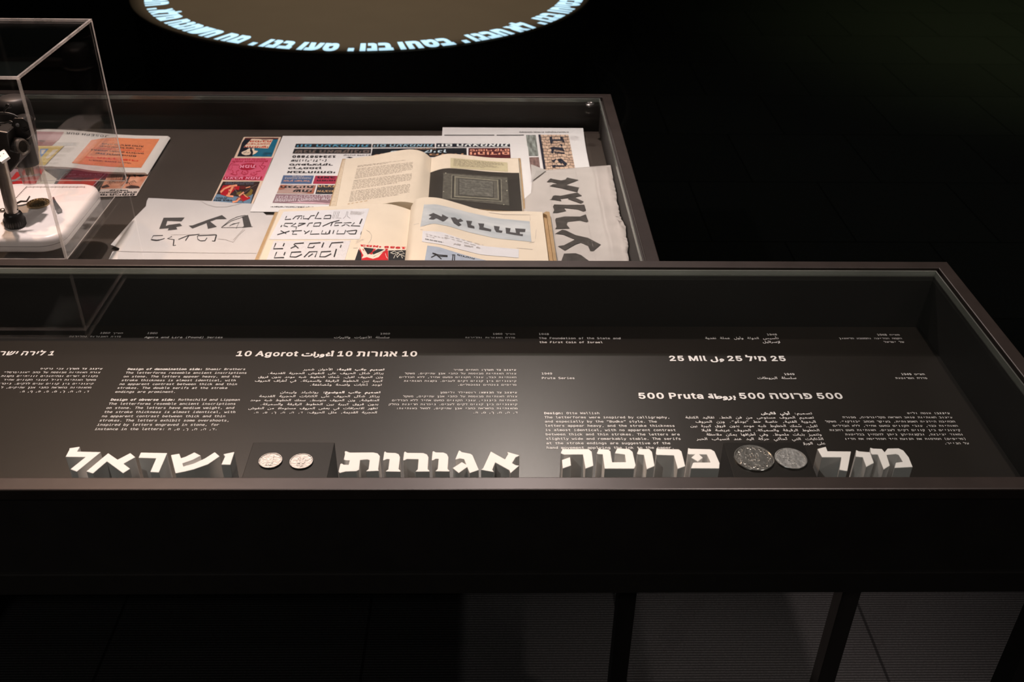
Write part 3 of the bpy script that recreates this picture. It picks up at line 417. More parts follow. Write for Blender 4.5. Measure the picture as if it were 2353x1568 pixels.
  65205:[287,[74,-55,49,-51,27,-41,19,-33,12,-23,8,-13,7,0,8,12,11,26,17,42,34,35,30,23,27,11,27,1,28,-10,33,-19,41,-26,51,-31,75,-36,102,-32,119,-22,128,-9,131,6,130,26,126,44,120,62,139,67,143,53,146,44,147,38,153,25,161,20,172,18,180,19,187,25,193,40,198,67,216,64,214,53,212,41,211,31,213,25,219,20,233,18,246,19,254,25,257,39,255,53,250,70,243,88,262,96,268,78,273,59,275,42,272,22,263,9,249,1,233,-1,218,0,208,5,202,12,198,23,207,23,198,9,187,1,171,-1,158,1,149,6,144,13,141,22,151,10,146,-13,134,-34,124,-43,111,-49,94,-54],[195,129,187,133,184,141,187,149,195,153,204,149,207,141,204,133],[179,103,171,107,167,115,171,123,179,127,187,123,191,115,187,107],[211,103,203,107,200,115,203,123,211,127,220,123,223,115,220,107]],
  65206:[301,[74,-55,49,-51,27,-41,19,-33,12,-23,8,-13,7,0,8,12,11,26,17,42,34,35,30,23,27,11,27,1,28,-10,33,-19,41,-26,51,-31,75,-36,102,-32,119,-22,128,-9,131,6,130,26,126,44,120,62,139,67,145,48,147,38,153,25,161,20,172,18,180,19,187,25,193,40,198,67,216,64,214,53,212,41,211,31,213,25,219,20,233,18,243,20,250,23,254,30,255,38,255,50,254,63,253,81,270,82,273,50,278,31,288,21,303,18,310,16,313,9,309,2,301,-1,283,3,270,13,264,27,268,26,265,16,260,9,247,1,231,-1,214,1,203,9,198,23,207,23,198,9,187,1,171,-1,158,1,149,6,144,13,141,22,151,10,146,-14,141,-25,134,-34,124,-43,111,-49,94,-54],[195,129,187,133,184,141,187,149,195,153,204,149,207,141,204,133],[179,103,171,107,167,115,171,123,179,127,187,123,191,115,187,107],[211,103,203,107,200,115,203,123,211,127,220,123,223,115,220,107]],
  65207:[186,[0,-1,2,18,15,19,23,25,29,39,35,65,53,60,51,51,49,41,48,31,49,26,52,22,69,18,80,19,88,25,93,40,98,67,116,64,115,53,113,41,112,31,113,25,120,20,133,18,145,20,153,26,156,39,152,61,143,88,162,96,168,78,172,59,174,42,171,23,163,10,150,2,133,-1,115,1,104,9,99,23,107,23,98,8,85,1,66,-1,53,1,41,8,38,15,36,25,43,26,33,8,19,1],[102,129,94,133,90,141,94,149,102,153,110,149,114,141,110,133],[86,103,78,107,74,115,78,123,86,127,94,123,98,115,94,107],[118,103,110,107,106,115,110,123,118,127,126,123,130,115,126,107]],
  65208:[202,[0,-1,2,18,15,19,23,25,29,39,35,65,53,60,50,46,48,31,50,24,56,20,69,18,80,19,88,25,93,40,98,67,116,64,115,53,113,41,112,31,113,25,120,20,133,18,144,20,151,23,155,30,156,38,156,50,155,63,153,81,170,82,174,50,179,31,188,21,204,18,211,16,213,9,210,2,202,-1,187,1,176,7,169,16,165,27,169,26,165,16,161,9,147,1,131,-1,114,1,104,9,99,23,107,23,98,8,85,1,66,-1,53,1,41,8,38,15,36,25,43,26,33,8,19,1],[102,129,94,133,90,141,94,149,102,153,110,149,114,141,110,133],[86,103,78,107,74,115,78,123,86,127,94,123,98,115,94,107],[118,103,110,107,106,115,110,123,118,127,126,123,130,115,126,107]],
  65211:[214,[115,-4,80,-3,57,2,44,10,37,21,43,23,30,7,16,0,0,-1,2,18,16,21,25,28,31,43,37,65,54,61,51,50,49,42,49,36,51,26,61,20,83,16,119,15,147,17,168,23,181,32,184,39,185,46,183,56,175,64,160,68,149,67,137,62,116,47,98,29,86,13,65,14,83,39,106,63,133,81,147,86,161,87,174,86,184,82,192,76,198,68,202,58,203,47,201,34,195,22,184,11,168,3,153,-1,135,-3]],
  65212:[225,[225,-1,209,0,191,5,174,14,194,24,211,19,227,18,235,16,237,9,234,2],[115,-4,80,-3,57,2,44,10,37,21,43,23,30,7,16,0,0,-1,2,18,16,21,25,28,31,43,37,65,54,61,51,50,49,42,49,36,51,26,61,20,83,16,119,15,147,17,168,23,181,32,184,39,185,46,183,56,175,64,160,68,149,67,137,62,116,47,98,29,86,13,65,14,83,39,106,63,133,81,147,86,161,87,174,86,184,82,192,76,198,68,202,58,203,47,201,34,195,22,184,11,168,3,153,-1,135,-3]],
  65214:[321,[321,-1,305,0,286,5,270,14,289,24,306,19,323,18,330,16,332,9,329,2],[74,-55,49,-51,27,-41,19,-33,12,-23,8,-13,7,0,8,12,11,26,17,42,34,35,30,23,27,11,27,1,28,-10,33,-19,41,-26,51,-31,75,-36,102,-32,119,-21,128,-6,131,12,128,36,120,62,139,67,143,53,145,44,147,38,155,28,168,21,187,17,215,16,237,18,256,21,269,27,278,36,281,47,278,57,270,66,256,69,244,68,233,63,212,48,194,30,181,14,161,15,175,35,192,55,212,72,234,84,257,89,269,87,279,83,288,77,294,69,298,59,299,49,294,29,289,20,280,12,268,6,253,1,233,-2,210,-3,180,-1,159,5,146,13,141,22,151,10,146,-13,134,-34,124,-43,111,-49,94,-54],[250,113,242,117,238,125,242,133,250,137,258,133,262,125,258,117]],
  65215:[214,[115,-4,80,-3,57,2,44,10,37,21,43,23,30,7,16,0,0,-1,2,18,16,21,25,28,31,43,37,65,54,61,51,50,49,42,49,36,51,26,61,20,83,16,119,15,147,17,168,23,181,32,184,39,185,46,183,56,175,64,160,68,149,67,137,62,116,47,98,29,86,13,65,14,83,39,106,63,133,81,147,86,161,87,174,86,184,82,192,76,198,68,202,58,203,47,201,34,195,22,184,11,168,3,153,-1,135,-3],[155,112,146,115,143,124,146,132,155,135,163,132,166,124,163,115]],
  65216:[225,[225,-1,209,0,191,5,174,14,194,24,211,19,227,18,235,16,237,9,234,2],[115,-4,80,-3,57,2,44,10,37,21,43,23,30,7,16,0,0,-1,2,18,16,21,25,28,31,43,37,65,54,61,51,50,49,42,49,36,51,26,61,20,83,16,119,15,147,17,168,23,181,32,184,39,185,46,183,56,175,64,160,68,149,67,137,62,116,47,98,29,86,13,65,14,83,39,106,63,133,81,147,86,161,87,174,86,184,82,192,76,198,68,202,58,203,47,201,34,195,22,184,11,168,3,153,-1,135,-3],[155,112,146,115,143,124,146,132,155,135,163,132,166,124,163,115]],
  65217:[187,[87,-3,60,-3,37,-2,18,0,5,1,7,20,23,18,42,17,65,17,92,16,120,18,140,24,153,34,157,40,158,47,155,57,147,66,133,69,121,68,110,63,89,48,71,30,58,14,38,15,56,40,79,64,106,82,120,87,134,89,146,87,157,83,165,77,171,69,175,59,176,49,174,35,168,23,157,12,140,4,126,0,108,-2],[51,23,46,169,65,169,70,40]],
  65218:[197,[197,-1,182,0,163,5,146,14,166,24,183,19,199,18,207,16,209,9,206,2],[87,-3,60,-3,37,-2,18,0,5,1,7,20,23,18,42,17,65,17,92,16,120,18,140,24,153,34,157,40,158,47,155,57,147,66,133,69,121,68,110,63,89,48,71,30,58,14,38,15,56,40,79,64,106,82,120,87,134,89,146,87,157,83,165,77,171,69,175,59,176,49,174,35,168,23,157,12,140,4,126,0,108,-2],[51,23,46,169,65,169,70,40]],
  65219:[161,[0,-1,2,18,52,18,88,20,112,25,127,34,130,41,132,48,129,56,121,65,106,68,95,67,84,62,62,47,45,29,32,13,11,14,30,39,53,63,79,81,94,86,108,87,120,86,130,82,139,76,145,68,149,58,150,47,148,36,142,25,131,15,114,7,91,2,62,0,25,-1],[23,22,18,169,37,169,42,39]],
  65220:[168,[168,-1,153,0,134,5,118,14,137,24,154,19,171,18,178,16,180,9,177,2],[0,-1,2,18,52,18,88,20,112,25,127,34,130,41,132,48,129,56,121,65,106,68,95,67,84,62,62,47,45,29,32,13,11,14,30,39,53,63,79,81,94,86,108,87,120,86,130,82,139,76,145,68,149,58,150,47,148,36,142,25,131,15,114,7,91,2,62,0,25,-1],[23,22,18,169,37,169,42,39]],
  65221:[187,[87,-3,60,-3,37,-2,18,0,5,1,7,20,23,18,42,17,65,17,92,16,120,18,140,24,153,34,157,40,158,47,155,57,147,66,133,69,121,68,110,63,89,48,71,30,58,14,38,15,56,40,79,64,106,82,120,87,134,89,146,87,157,83,165,77,171,69,175,59,176,49,174,35,168,23,157,12,140,4,126,0,108,-2],[51,23,46,169,65,169,70,40],[123,113,114,117,111,125,114,133,123,137,131,133,134,125,131,117]],
  65224:[168,[168,-1,153,0,134,5,118,14,137,24,154,19,171,18,178,16,180,9,177,2],[0,-1,2,18,52,18,88,20,112,25,127,34,130,41,132,48,129,56,121,65,106,68,95,67,84,62,62,47,45,29,32,13,11,14,30,39,53,63,79,81,94,86,108,87,120,86,130,82,139,76,145,68,149,58,150,47,148,36,142,25,131,15,114,7,91,2,62,0,25,-1],[23,22,18,169,37,169,42,39],[96,112,88,115,84,124,88,132,96,135,104,132,108,124,104,115]],
  65225:[120,[81,-93,55,-90,29,-80,18,-72,10,-61,4,-47,2,-30,4,-14,9,2,18,16,29,29,43,40,59,49,77,56,97,61,102,43,70,33,44,18,35,9,28,-2,23,-14,22,-27,26,-46,36,-60,50,-68,66,-73,81,-74,107,-72,131,-65,137,-82,122,-87,102,-92],[42,32,25,41,13,55,9,74,11,87,16,98,24,107,34,113,45,117,57,118,69,117,81,115,77,96,67,98,57,99,42,96,32,87,28,75,31,63,41,55,52,49,63,48]],
  65227:[119,[0,-1,2,18,25,18,37,19,43,19,33,27,23,40,20,49,18,59,20,71,25,83,32,92,42,98,54,103,67,104,79,103,91,100,87,82,77,84,67,85,52,81,42,73,38,59,41,48,47,38,57,32,67,28,76,27,82,28,87,30,94,33,106,38,112,21,80,9,44,2]],
  65228:[124,[0,-1,2,18,29,21,52,28,70,39,82,52,86,64,84,71,77,76,63,78,52,77,39,73,30,67,42,57,53,46,66,33,78,26,93,22,109,19,126,18,133,16,135,9,132,2,124,-1,97,1,71,9,51,22,42,32,31,43,19,53,16,57,14,64,13,69,17,77,29,87,47,94,67,97,79,96,89,93,101,83,105,70,104,59,100,49,85,30,62,14,33,3]],
  65231:[119,[0,-1,2,18,25,18,37,19,43,19,33,27,23,40,20,49,18,59,20,71,25,83,32,92,42,98,54,103,67,104,79,103,91,100,87,82,77,84,67,85,52,81,42,73,38,59,41,48,47,38,57,32,67,28,76,27,82,28,87,30,94,33,106,38,112,21,80,9,44,2],[63,129,54,132,51,140,54,148,63,152,71,148,74,140,71,132]],
  65232:[124,[0,-1,2,18,29,21,52,28,70,39,82,52,86,64,84,71,77,76,63,78,52,77,39,73,30,67,42,57,53,46,66,33,78,26,93,22,109,19,126,18,133,16,135,9,132,2,124,-1,97,1,71,9,51,22,42,32,31,43,19,53,16,57,14,64,13,69,17,77,29,87,47,94,67,97,79,96,89,93,101,83,105,70,104,59,100,49,85,30,62,14,33,3],[65,122,57,125,53,133,57,142,65,145,73,142,77,133,73,125]],
  65233:[233,[92,-5,99,14,128,14,156,15,179,17,193,20,198,26,202,34,204,62,202,76,198,88,191,96,183,99,173,95,166,85,163,72,165,63,172,58,184,56,198,57,210,61,211,44,203,40,193,38,182,37,162,40,154,44,149,50,146,58,145,67,147,85,156,102,168,114,176,118,184,119,196,117,206,110,213,101,218,89,222,60,221,39,216,21,207,7,191,0,164,-3,130,-5],[92,-5,55,-2,29,6,19,13,13,21,8,31,7,43,8,55,11,68,14,80,32,76,29,67,27,58,27,49,28,37,33,29,41,22,55,18,99,14,103,3],[180,143,172,147,168,155,172,163,180,167,188,163,192,155,188,147]],
  65235:[106,[0,-1,2,18,16,18,30,19,44,20,55,22,68,30,75,42,77,62,74,80,67,94,62,98,55,99,46,95,39,85,36,72,38,63,45,58,57,56,71,57,83,61,84,44,76,40,66,38,55,37,35,41,22,52,18,67,20,85,28,102,41,114,49,118,57,119,69,117,79,110,86,101,91,89,95,60,94,44,89,30,81,18,69,9,56,4,39,1,20,-1],[53,143,44,147,41,155,44,163,53,167,61,163,64,155,61,147]],
  65236:[117,[0,-1,2,18,15,18,27,19,39,20,49,22,64,29,76,40,80,54,78,65,70,75,60,79,49,75,42,65,39,53,43,39,52,29,64,22,41,15,32,23,23,36,19,53,23,71,32,85,45,95,61,98,72,97,81,92,89,85,95,76,98,66,100,55,96,37,85,22,70,11,52,4,40,1,27,0,13,-1],[117,-1,93,0,69,4,50,10,67,22,83,20,103,19,120,18,127,16,129,9,126,2],[59,123,50,126,47,134,50,143,59,146,67,143,70,134,67,126]],
  65237:[184,[77,-45,51,-41,28,-31,19,-24,13,-14,9,-2,7,12,8,22,12,37,21,58,38,50,32,36,29,25,28,15,29,5,32,-4,44,-16,61,-23,83,-25,108,-22,127,-15,142,-4,150,9,153,25,154,42,152,60,144,74,139,78,133,79,123,75,116,64,114,52,116,43,123,38,135,36,149,37,161,41,162,24,148,18,133,17,112,20,105,24,99,30,96,38,95,47,98,65,106,82,119,94,126,97,135,99,147,97,156,90,163,81,169,69,173,40,171,17,164,-4,149,-23,129,-35,105,-42],[147,123,139,126,135,135,139,143,147,147,155,143,159,135,155,126],[115,123,106,126,103,135,106,143,115,147,123,143,126,135,123,126]],
  65239:[106,[0,-1,2,18,16,18,30,19,44,20,55,22,68,30,75,42,77,62,74,80,67,94,62,98,55,99,46,95,39,85,36,72,38,63,45,58,57,56,71,57,83,61,84,44,76,40,66,38,55,37,35,41,22,52,18,67,20,85,28,102,41,114,49,118,57,119,69,117,79,110,86,101,91,89,95,60,94,44,89,30,81,18,69,9,56,4,39,1,20,-1],[69,143,61,147,58,155,61,163,69,167,78,163,81,155,78,147],[37,143,29,147,25,155,29,163,37,167,45,163,49,155,45,147]],
  65240:[117,[0,-1,2,18,15,18,27,19,39,20,49,22,64,29,76,40,80,54,78,65,70,75,60,79,49,75,42,65,39,53,43,39,52,29,64,22,41,15,32,23,23,36,19,53,23,71,32,85,45,95,61,98,72,97,81,92,89,85,95,76,98,66,100,55,96,37,85,22,70,11,52,4,40,1,27,0,13,-1],[117,-1,93,0,69,4,50,10,67,22,83,20,103,19,120,18,127,16,129,9,126,2],[75,123,67,126,63,134,67,143,75,146,83,143,87,134,83,126],[43,123,34,126,31,134,34,143,43,146,51,143,54,134,51,126]],
  65242:[219,[92,-5,99,14,137,16,161,22,168,26,172,32,175,47,171,169,190,169,195,50,199,31,208,21,221,18,228,16,230,9,227,2,219,-1,201,2,190,11,185,22,190,22,177,9,157,1,130,-4],[86,48,82,63,98,68,107,71,110,75,107,80,101,85,94,91,92,99,94,108,103,117,121,128,129,115,113,106,107,99,110,95,116,89,122,83,125,74,124,68,118,61,106,55],[92,-5,55,-2,29,6,19,13,13,21,8,31,7,43,8,55,11,68,14,80,32,76,29,67,27,58,27,49,28,37,33,29,41,22,55,18,99,14,103,3]],
  65243:[98,[0,-1,2,18,25,18,47,20,59,24,64,29,65,35,61,49,44,70,31,82,19,92,10,99,7,104,7,111,9,117,12,122,24,132,41,142,64,154,92,168,100,150,68,135,47,124,32,115,18,105,22,114,48,92,67,72,79,53,83,34,81,23,73,11,55,2,22,-1]],
  65244:[120,[0,-1,2,18,21,18,50,20,62,26,65,33,61,46,50,60,36,74,22,87,11,98,7,104,7,111,9,117,12,122,25,132,44,144,67,155,92,168,100,150,77,139,55,128,35,117,18,106,20,114,40,96,58,79,74,61,87,39,99,25,112,20,123,18,130,16,132,9,129,2,120,-1,105,1,88,9,81,16,75,27,82,24,74,13,62,5,45,0,20,-1]],
  65245:[165,[7,0,8,12,11,26,17,42,34,35,30,23,27,11,27,1,28,-9,33,-18,40,-26,49,-31,61,-34,74,-36,90,-34,103,-31,113,-24,120,-15,126,-4,129,11,130,48,126,169,145,169,149,43,148,12,141,-15,135,-26,128,-36,118,-44,106,-50,91,-54,74,-55,49,-52,28,-42,19,-34,13,-25,9,-13]],
  65246:[173,[7,0,8,12,11,26,17,42,34,35,30,23,27,11,27,1,28,-10,33,-19,40,-26,50,-31,72,-36,93,-34,108,-27,119,-18,126,-6,130,8,131,23,126,169,145,169,149,49,153,30,162,21,175,18,183,16,185,9,182,2,173,-1,161,1,152,6,147,13,144,22,151,15,145,-10,140,-22,132,-32,121,-42,108,-49,91,-53,71,-55,47,-51,26,-41,12,-23,8,-13]],
  65247:[62,[0,-1,2,18,21,21,25,24,27,30,28,49,23,169,42,169,47,51,46,28,40,12,34,6,26,2]],
  65248:[71,[0,-1,2,18,21,21,25,24,27,30,28,49,24,169,43,169,47,49,51,30,60,21,74,18,81,16,83,9,80,2,71,-1,55,2,44,10,40,21,45,21,37,9,23,1]],
  65250:[133,[18,-93,10,-57,4,-26,2,-6,4,11,8,26,23,52,42,70,62,82,79,86,90,83,98,73,107,51,116,30,125,21,136,18,143,16,145,9,142,2,133,-1,117,2,106,11,112,16,104,4,95,-2,83,-4,69,-2,55,6,41,18,30,34,24,13,22,-6,23,-23,27,-45,32,-68,37,-89],[85,15,92,17,96,22,95,30,90,45,85,56,81,63,76,65,69,64,61,60,52,54,44,46,57,29,72,19]],
  65251:[124,[0,-1,2,18,14,21,22,31,32,48,45,71,59,82,72,85,87,81,99,70,107,55,110,38,109,26,105,16,100,9,93,4,77,0,58,3,45,8,29,17,38,32,59,22,74,19,85,21,91,27,93,36,90,50,81,61,71,65,62,63,54,54,44,36,34,16,23,5,12,0]],
  65252:[137,[0,-1,2,18,13,21,21,31,30,48,41,67,53,78,63,84,73,86,87,82,98,71,109,48,119,29,128,20,139,18,147,16,149,9,146,2,137,-1,120,2,107,12,110,17,103,5,94,-2,82,-5,66,-1,50,8,37,23,25,7,14,0],[46,41,55,29,64,21,73,16,82,15,89,16,94,21,96,28,94,37,89,48,84,57,78,64,71,67,64,64,55,56]],
  65253:[162,[7,0,8,12,11,26,17,42,34,35,30,23,27,11,27,1,28,-10,33,-19,41,-26,51,-31,76,-35,90,-34,102,-31,120,-20,129,-4,131,13,128,35,115,66,133,75,142,57,148,36,151,15,148,-4,141,-22,127,-39,106,-50,92,-53,75,-55,49,-51,27,-41,19,-34,13,-25,8,-13],[79,94,70,98,67,106,70,114,79,118,87,114,90,106,87,98]],
  65254:[173,[7,0,9,19,17,42,34,35,28,17,27,1,28,-10,33,-20,41,-27,51,-32,75,-36,102,-32,119,-23,128,-9,131,6,130,26,126,44,120,62,139,67,143,53,146,44,147,38,154,25,164,20,175,18,183,16,185,9,182,2,173,-1,156,2,146,11,141,22,151,10,146,-14,141,-25,134,-35,124,-43,111,-50,94,-54,74,-55,49,-52,27,-42,19,-34,12,-25,8,-13],[79,94,70,98,67,106,70,114,79,118,87,114,90,106,87,98]],
  65255:[64,[0,-1,2,18,21,20,31,25,34,39,32,53,27,70,20,88,40,96,45,78,50,59,52,42,50,26,44,13,34,5,19,0],[30,120,22,124,18,132,22,140,30,144,39,140,42,132,39,124]],
  65256:[81,[0,-1,2,18,18,20,27,27,32,42,37,67,55,64,53,54,51,44,51,35,53,26,62,20,84,18,91,16,93,9,90,2,81,-1,57,2,50,5,44,10,39,23,46,23,38,11,28,3,16,0],[37,92,29,95,25,103,29,111,37,115,45,111,49,103,45,95]],
  65258:[115,[115,-1,93,2,84,7,77,15,72,26,70,40,67,122,86,122,90,44,94,27,103,20,118,18,125,16,127,9,124,2],[79,25,53,21,30,24,21,29,13,35,9,43,7,53,8,63,12,72,26,87,47,99,72,105,75,85,54,82,39,75,29,66,26,56,30,47,39,42,52,40,66,41,78,43]],
  65260:[120,[73,-51,59,-50,46,-45,35,-36,27,-24,21,-8,19,11,21,29,24,46,36,74,52,92,61,97,70,99,84,94,94,82,97,62,94,42,90,33,83,24,73,17,59,12,74,25,90,22,105,19,123,18,130,16,132,9,129,2,120,-1,106,0,92,1,78,4,98,5,107,-9,108,-24,102,-38,91,-48],[0,-1,2,18,12,18,22,18,23,1,11,-1],[73,-32,82,-30,89,-25,91,-15,88,-5,78,3,57,6,51,6,44,5,37,4,37,20,53,23,66,30,75,42,78,60,77,68,74,76,69,79,60,74,50,61,42,41,39,15,42,-10,51,-24,62,-30]],
  65261:[106,[14,-55,9,-35,36,-30,56,-20,64,-13,70,-3,73,9,74,23,73,37,69,49,62,57,53,60,43,56,36,46,34,33,36,24,43,19,55,17,69,18,81,22,82,5,68,0,53,-2,37,0,25,6,18,15,15,28,18,46,26,63,39,75,46,79,55,80,64,79,72,75,83,62,91,43,93,22,91,1,84,-16,73,-31,57,-42,38,-50]],
  65262:[112,[14,-55,9,-35,36,-30,56,-20,64,-13,70,-3,73,9,74,23,73,38,69,50,62,58,53,60,44,57,37,46,34,32,36,25,42,21,51,19,64,18,114,18,122,16,124,9,120,2,112,-1,55,-1,35,2,27,6,21,11,17,19,15,29,18,48,27,64,39,76,55,80,65,78,74,74,82,65,88,54,92,40,93,22,91,1,84,-16,73,-31,57,-42,38,-50]],
  65263:[180,[7,0,8,12,11,26,17,42,34,35,30,23,27,11,27,1,30,-15,41,-26,58,-33,78,-36,108,-32,130,-23,142,-11,147,0,143,6,132,11,119,16,105,23,95,32,91,45,95,64,109,82,128,94,138,98,149,99,166,97,176,92,169,75,160,78,149,80,135,77,122,69,113,59,110,48,114,40,124,34,139,28,153,22,163,14,168,3,166,-6,162,-16,154,-26,144,-35,131,-43,116,-49,98,-54,77,-55,50,-52,27,-42,19,-34,12,-25,8,-13]],
  65264:[175,[7,0,8,12,11,26,17,42,34,35,30,23,27,11,27,1,28,-8,31,-16,43,-27,61,-34,83,-36,108,-33,129,-27,144,-17,148,-11,149,-5,147,1,139,6,128,11,113,15,117,35,139,27,156,22,168,19,177,18,184,16,186,9,183,2,175,-1,169,-1,166,-5,165,-17,161,-25,143,-40,115,-51,77,-55,59,-53,43,-49,28,-41,17,-31,10,-17]],
  65265:[180,[7,0,8,12,11,26,17,42,34,35,30,23,27,11,27,1,30,-15,41,-26,58,-33,78,-36,108,-32,130,-23,142,-11,147,0,143,6,132,11,119,16,105,23,95,32,91,45,95,64,109,82,128,94,138,98,149,99,166,97,176,92,169,75,160,78,149,80,135,77,122,69,113,59,110,48,114,40,124,34,139,28,153,22,163,14,168,3,166,-6,162,-16,154,-26,144,-35,131,-43,116,-49,98,-54,77,-55,50,-52,27,-42,19,-34,12,-25,8,-13],[101,-100,93,-96,90,-88,93,-80,101,-76,110,-80,113,-88,110,-96],[69,-100,61,-96,57,-88,61,-80,69,-76,77,-80,81,-88,77,-96]],
  65266:[175,[7,0,8,12,11,26,17,42,34,35,30,23,27,11,27,1,28,-8,31,-16,43,-27,61,-34,83,-36,108,-33,129,-27,144,-17,148,-11,149,-5,147,1,139,6,128,11,113,15,117,35,139,27,156,22,168,19,177,18,184,16,186,9,183,2,175,-1,169,-1,166,-5,165,-17,161,-25,143,-40,115,-51,77,-55,59,-53,43,-49,28,-41,17,-31,10,-17],[94,-100,86,-96,83,-88,86,-80,94,-76,103,-80,106,-88,103,-96],[62,-100,53,-96,50,-88,53,-80,62,-76,70,-80,74,-88,70,-96]],
  65267:[71,[0,-1,2,18,24,19,31,21,35,25,39,39,37,53,32,70,25,88,44,96,50,78,55,59,57,42,53,22,43,9,26,1],[44,-46,35,-43,32,-34,35,-26,44,-23,52,-26,55,-34,52,-43],[11,-46,3,-43,0,-34,3,-26,11,-23,20,-26,23,-34,20,-43]],
  65268:[88,[0,-1,2,18,21,20,31,27,37,42,42,67,60,64,58,54,56,44,55,35,56,28,59,23,70,20,91,18,98,16,100,9,97,2,88,-1,65,0,53,5,46,13,44,23,51,23,43,11,32,3,19,0],[60,-46,51,-43,48,-34,51,-26,60,-23,68,-26,71,-34,68,-43],[27,-46,19,-43,15,-34,19,-26,27,-23,35,-26,39,-34,35,-43]],
  65271:[138,[93,127,92,140,91,154,89,167,109,169,111,157,112,142,113,129,111,107,106,86,97,66,95,60,78,39,55,19,85,19,98,21,103,27,105,34,103,41,97,50,76,71,46,96,9,123,21,138,59,109,88,85,108,65,119,48,123,32,121,21,115,11,102,3,82,0,27,0,27,19,42,31,55,42,66,53,78,70,87,88,92,107],[6,151,3,164,13,166,22,168,21,163,9,171,5,178,3,185,7,197,16,204,28,207,33,206,39,205,37,193,32,194,28,194,19,192,16,186,19,177,27,172,33,170,24,169,36,172,46,176,50,164,36,159,21,155]],
  65273:[138,[93,127,92,140,91,154,89,167,109,169,111,157,112,142,113,129,111,107,106,86,97,66,95,60,78,39,55,19,85,19,98,21,103,27,105,34,103,41,97,50,76,71,46,96,9,123,21,138,59,109,88,85,108,65,119,48,123,32,121,21,115,11,102,3,82,0,27,0,27,19,42,31,55,42,66,53,78,70,87,88,92,107],[23,-72,20,-59,30,-57,39,-55,37,-60,26,-51,22,-45,20,-37,24,-25,33,-18,45,-16,50,-16,56,-18,54,-30,49,-29,45,-28,36,-30,33,-37,36,-45,44,-51,50,-53,41,-54,53,-50,63,-47,66,-59,53,-64,37,-68]],
  65275:[138,[93,127,92,140,91,154,89,167,109,169,111,157,112,142,113,129,111,107,106,86,97,66,95,60,78,39,55,19,85,19,98,21,103,27,105,34,103,41,97,50,76,71,46,96,9,123,21,138,59,109,88,85,108,65,119,48,123,32,121,21,115,11,102,3,82,0,27,0,27,19,42,31,55,42,66,53,78,70,87,88,92,107]],
  65276:[142,[142,-1,119,1,104,9,97,21,95,40,90,169,110,169,114,47,117,29,119,24,125,21,144,18,152,16,154,9,151,2],[34,-1,21,0,12,1,14,20,45,19,59,22,70,28,80,36,87,48,92,64,93,84,105,55,96,30,83,14,67,5,50,0],[85,31,74,48,58,70,36,94,9,120,22,133,50,105,72,81,87,60,99,44]],
  1615:[0,[6,138,4,149,30,154,45,163,50,174,48,181,42,184,36,182,34,176,37,167,47,161,40,154,27,162,23,168,21,176,23,183,27,190,34,195,42,196,51,195,57,190,60,183,62,175,60,165,55,156,47,149,35,144]],
  1616:[0,[9,-41,9,-27,63,-12,63,-25]],
  64364:[106,[0,-1,2,18,16,18,30,19,44,20,55,22,68,30,75,42,77,62,74,80,67,94,62,98,55,99,46,95,39,85,36,72,38,63,45,58,57,56,71,57,83,61,84,44,76,40,66,38,55,37,35,41,22,52,18,67,20,85,28,102,41,114,49,118,57,119,69,117,79,110,86,101,91,89,95,60,94,44,89,30,81,18,69,9,56,4,39,1,20,-1],[53,169,45,173,41,181,45,189,53,193,62,189,65,181,62,173],[37,143,29,147,25,155,29,163,37,167,45,163,49,155,45,147],[69,143,61,147,58,155,61,163,69,167,78,163,81,155,78,147]],
  64362:[233,[92,-5,99,14,128,14,156,15,179,17,193,20,198,26,202,34,204,62,202,76,198,88,191,96,183,99,173,95,166,85,163,72,165,63,172,58,184,56,198,57,210,61,211,44,203,40,193,38,182,37,162,40,154,44,149,50,146,58,145,67,147,85,156,102,168,114,176,118,184,119,196,117,206,110,213,101,218,89,222,60,221,39,216,21,207,7,191,0,164,-3,130,-5],[92,-5,55,-2,29,6,19,13,13,21,8,31,7,43,8,55,11,68,14,80,32,76,29,67,27,58,27,49,28,37,33,29,41,22,55,18,99,14,103,3],[180,169,172,173,169,181,172,189,180,193,189,189,192,181,189,173],[164,143,156,147,152,155,156,163,164,167,172,163,176,155,172,147],[197,143,188,147,185,155,188,163,197,167,205,163,208,155,205,147]],
 },
}
FONT = {}
for _k, _t in GLYPHS.items():      # advance, then the loops as x,y,x,y... in 1/400 em
    FONT[_k] = {chr(c): (g[0]/400, [[(l[i]/400, l[i+1]/400) for i in range(0, len(l), 2)] for l in g[1:]]) for c, g in _t.items()}

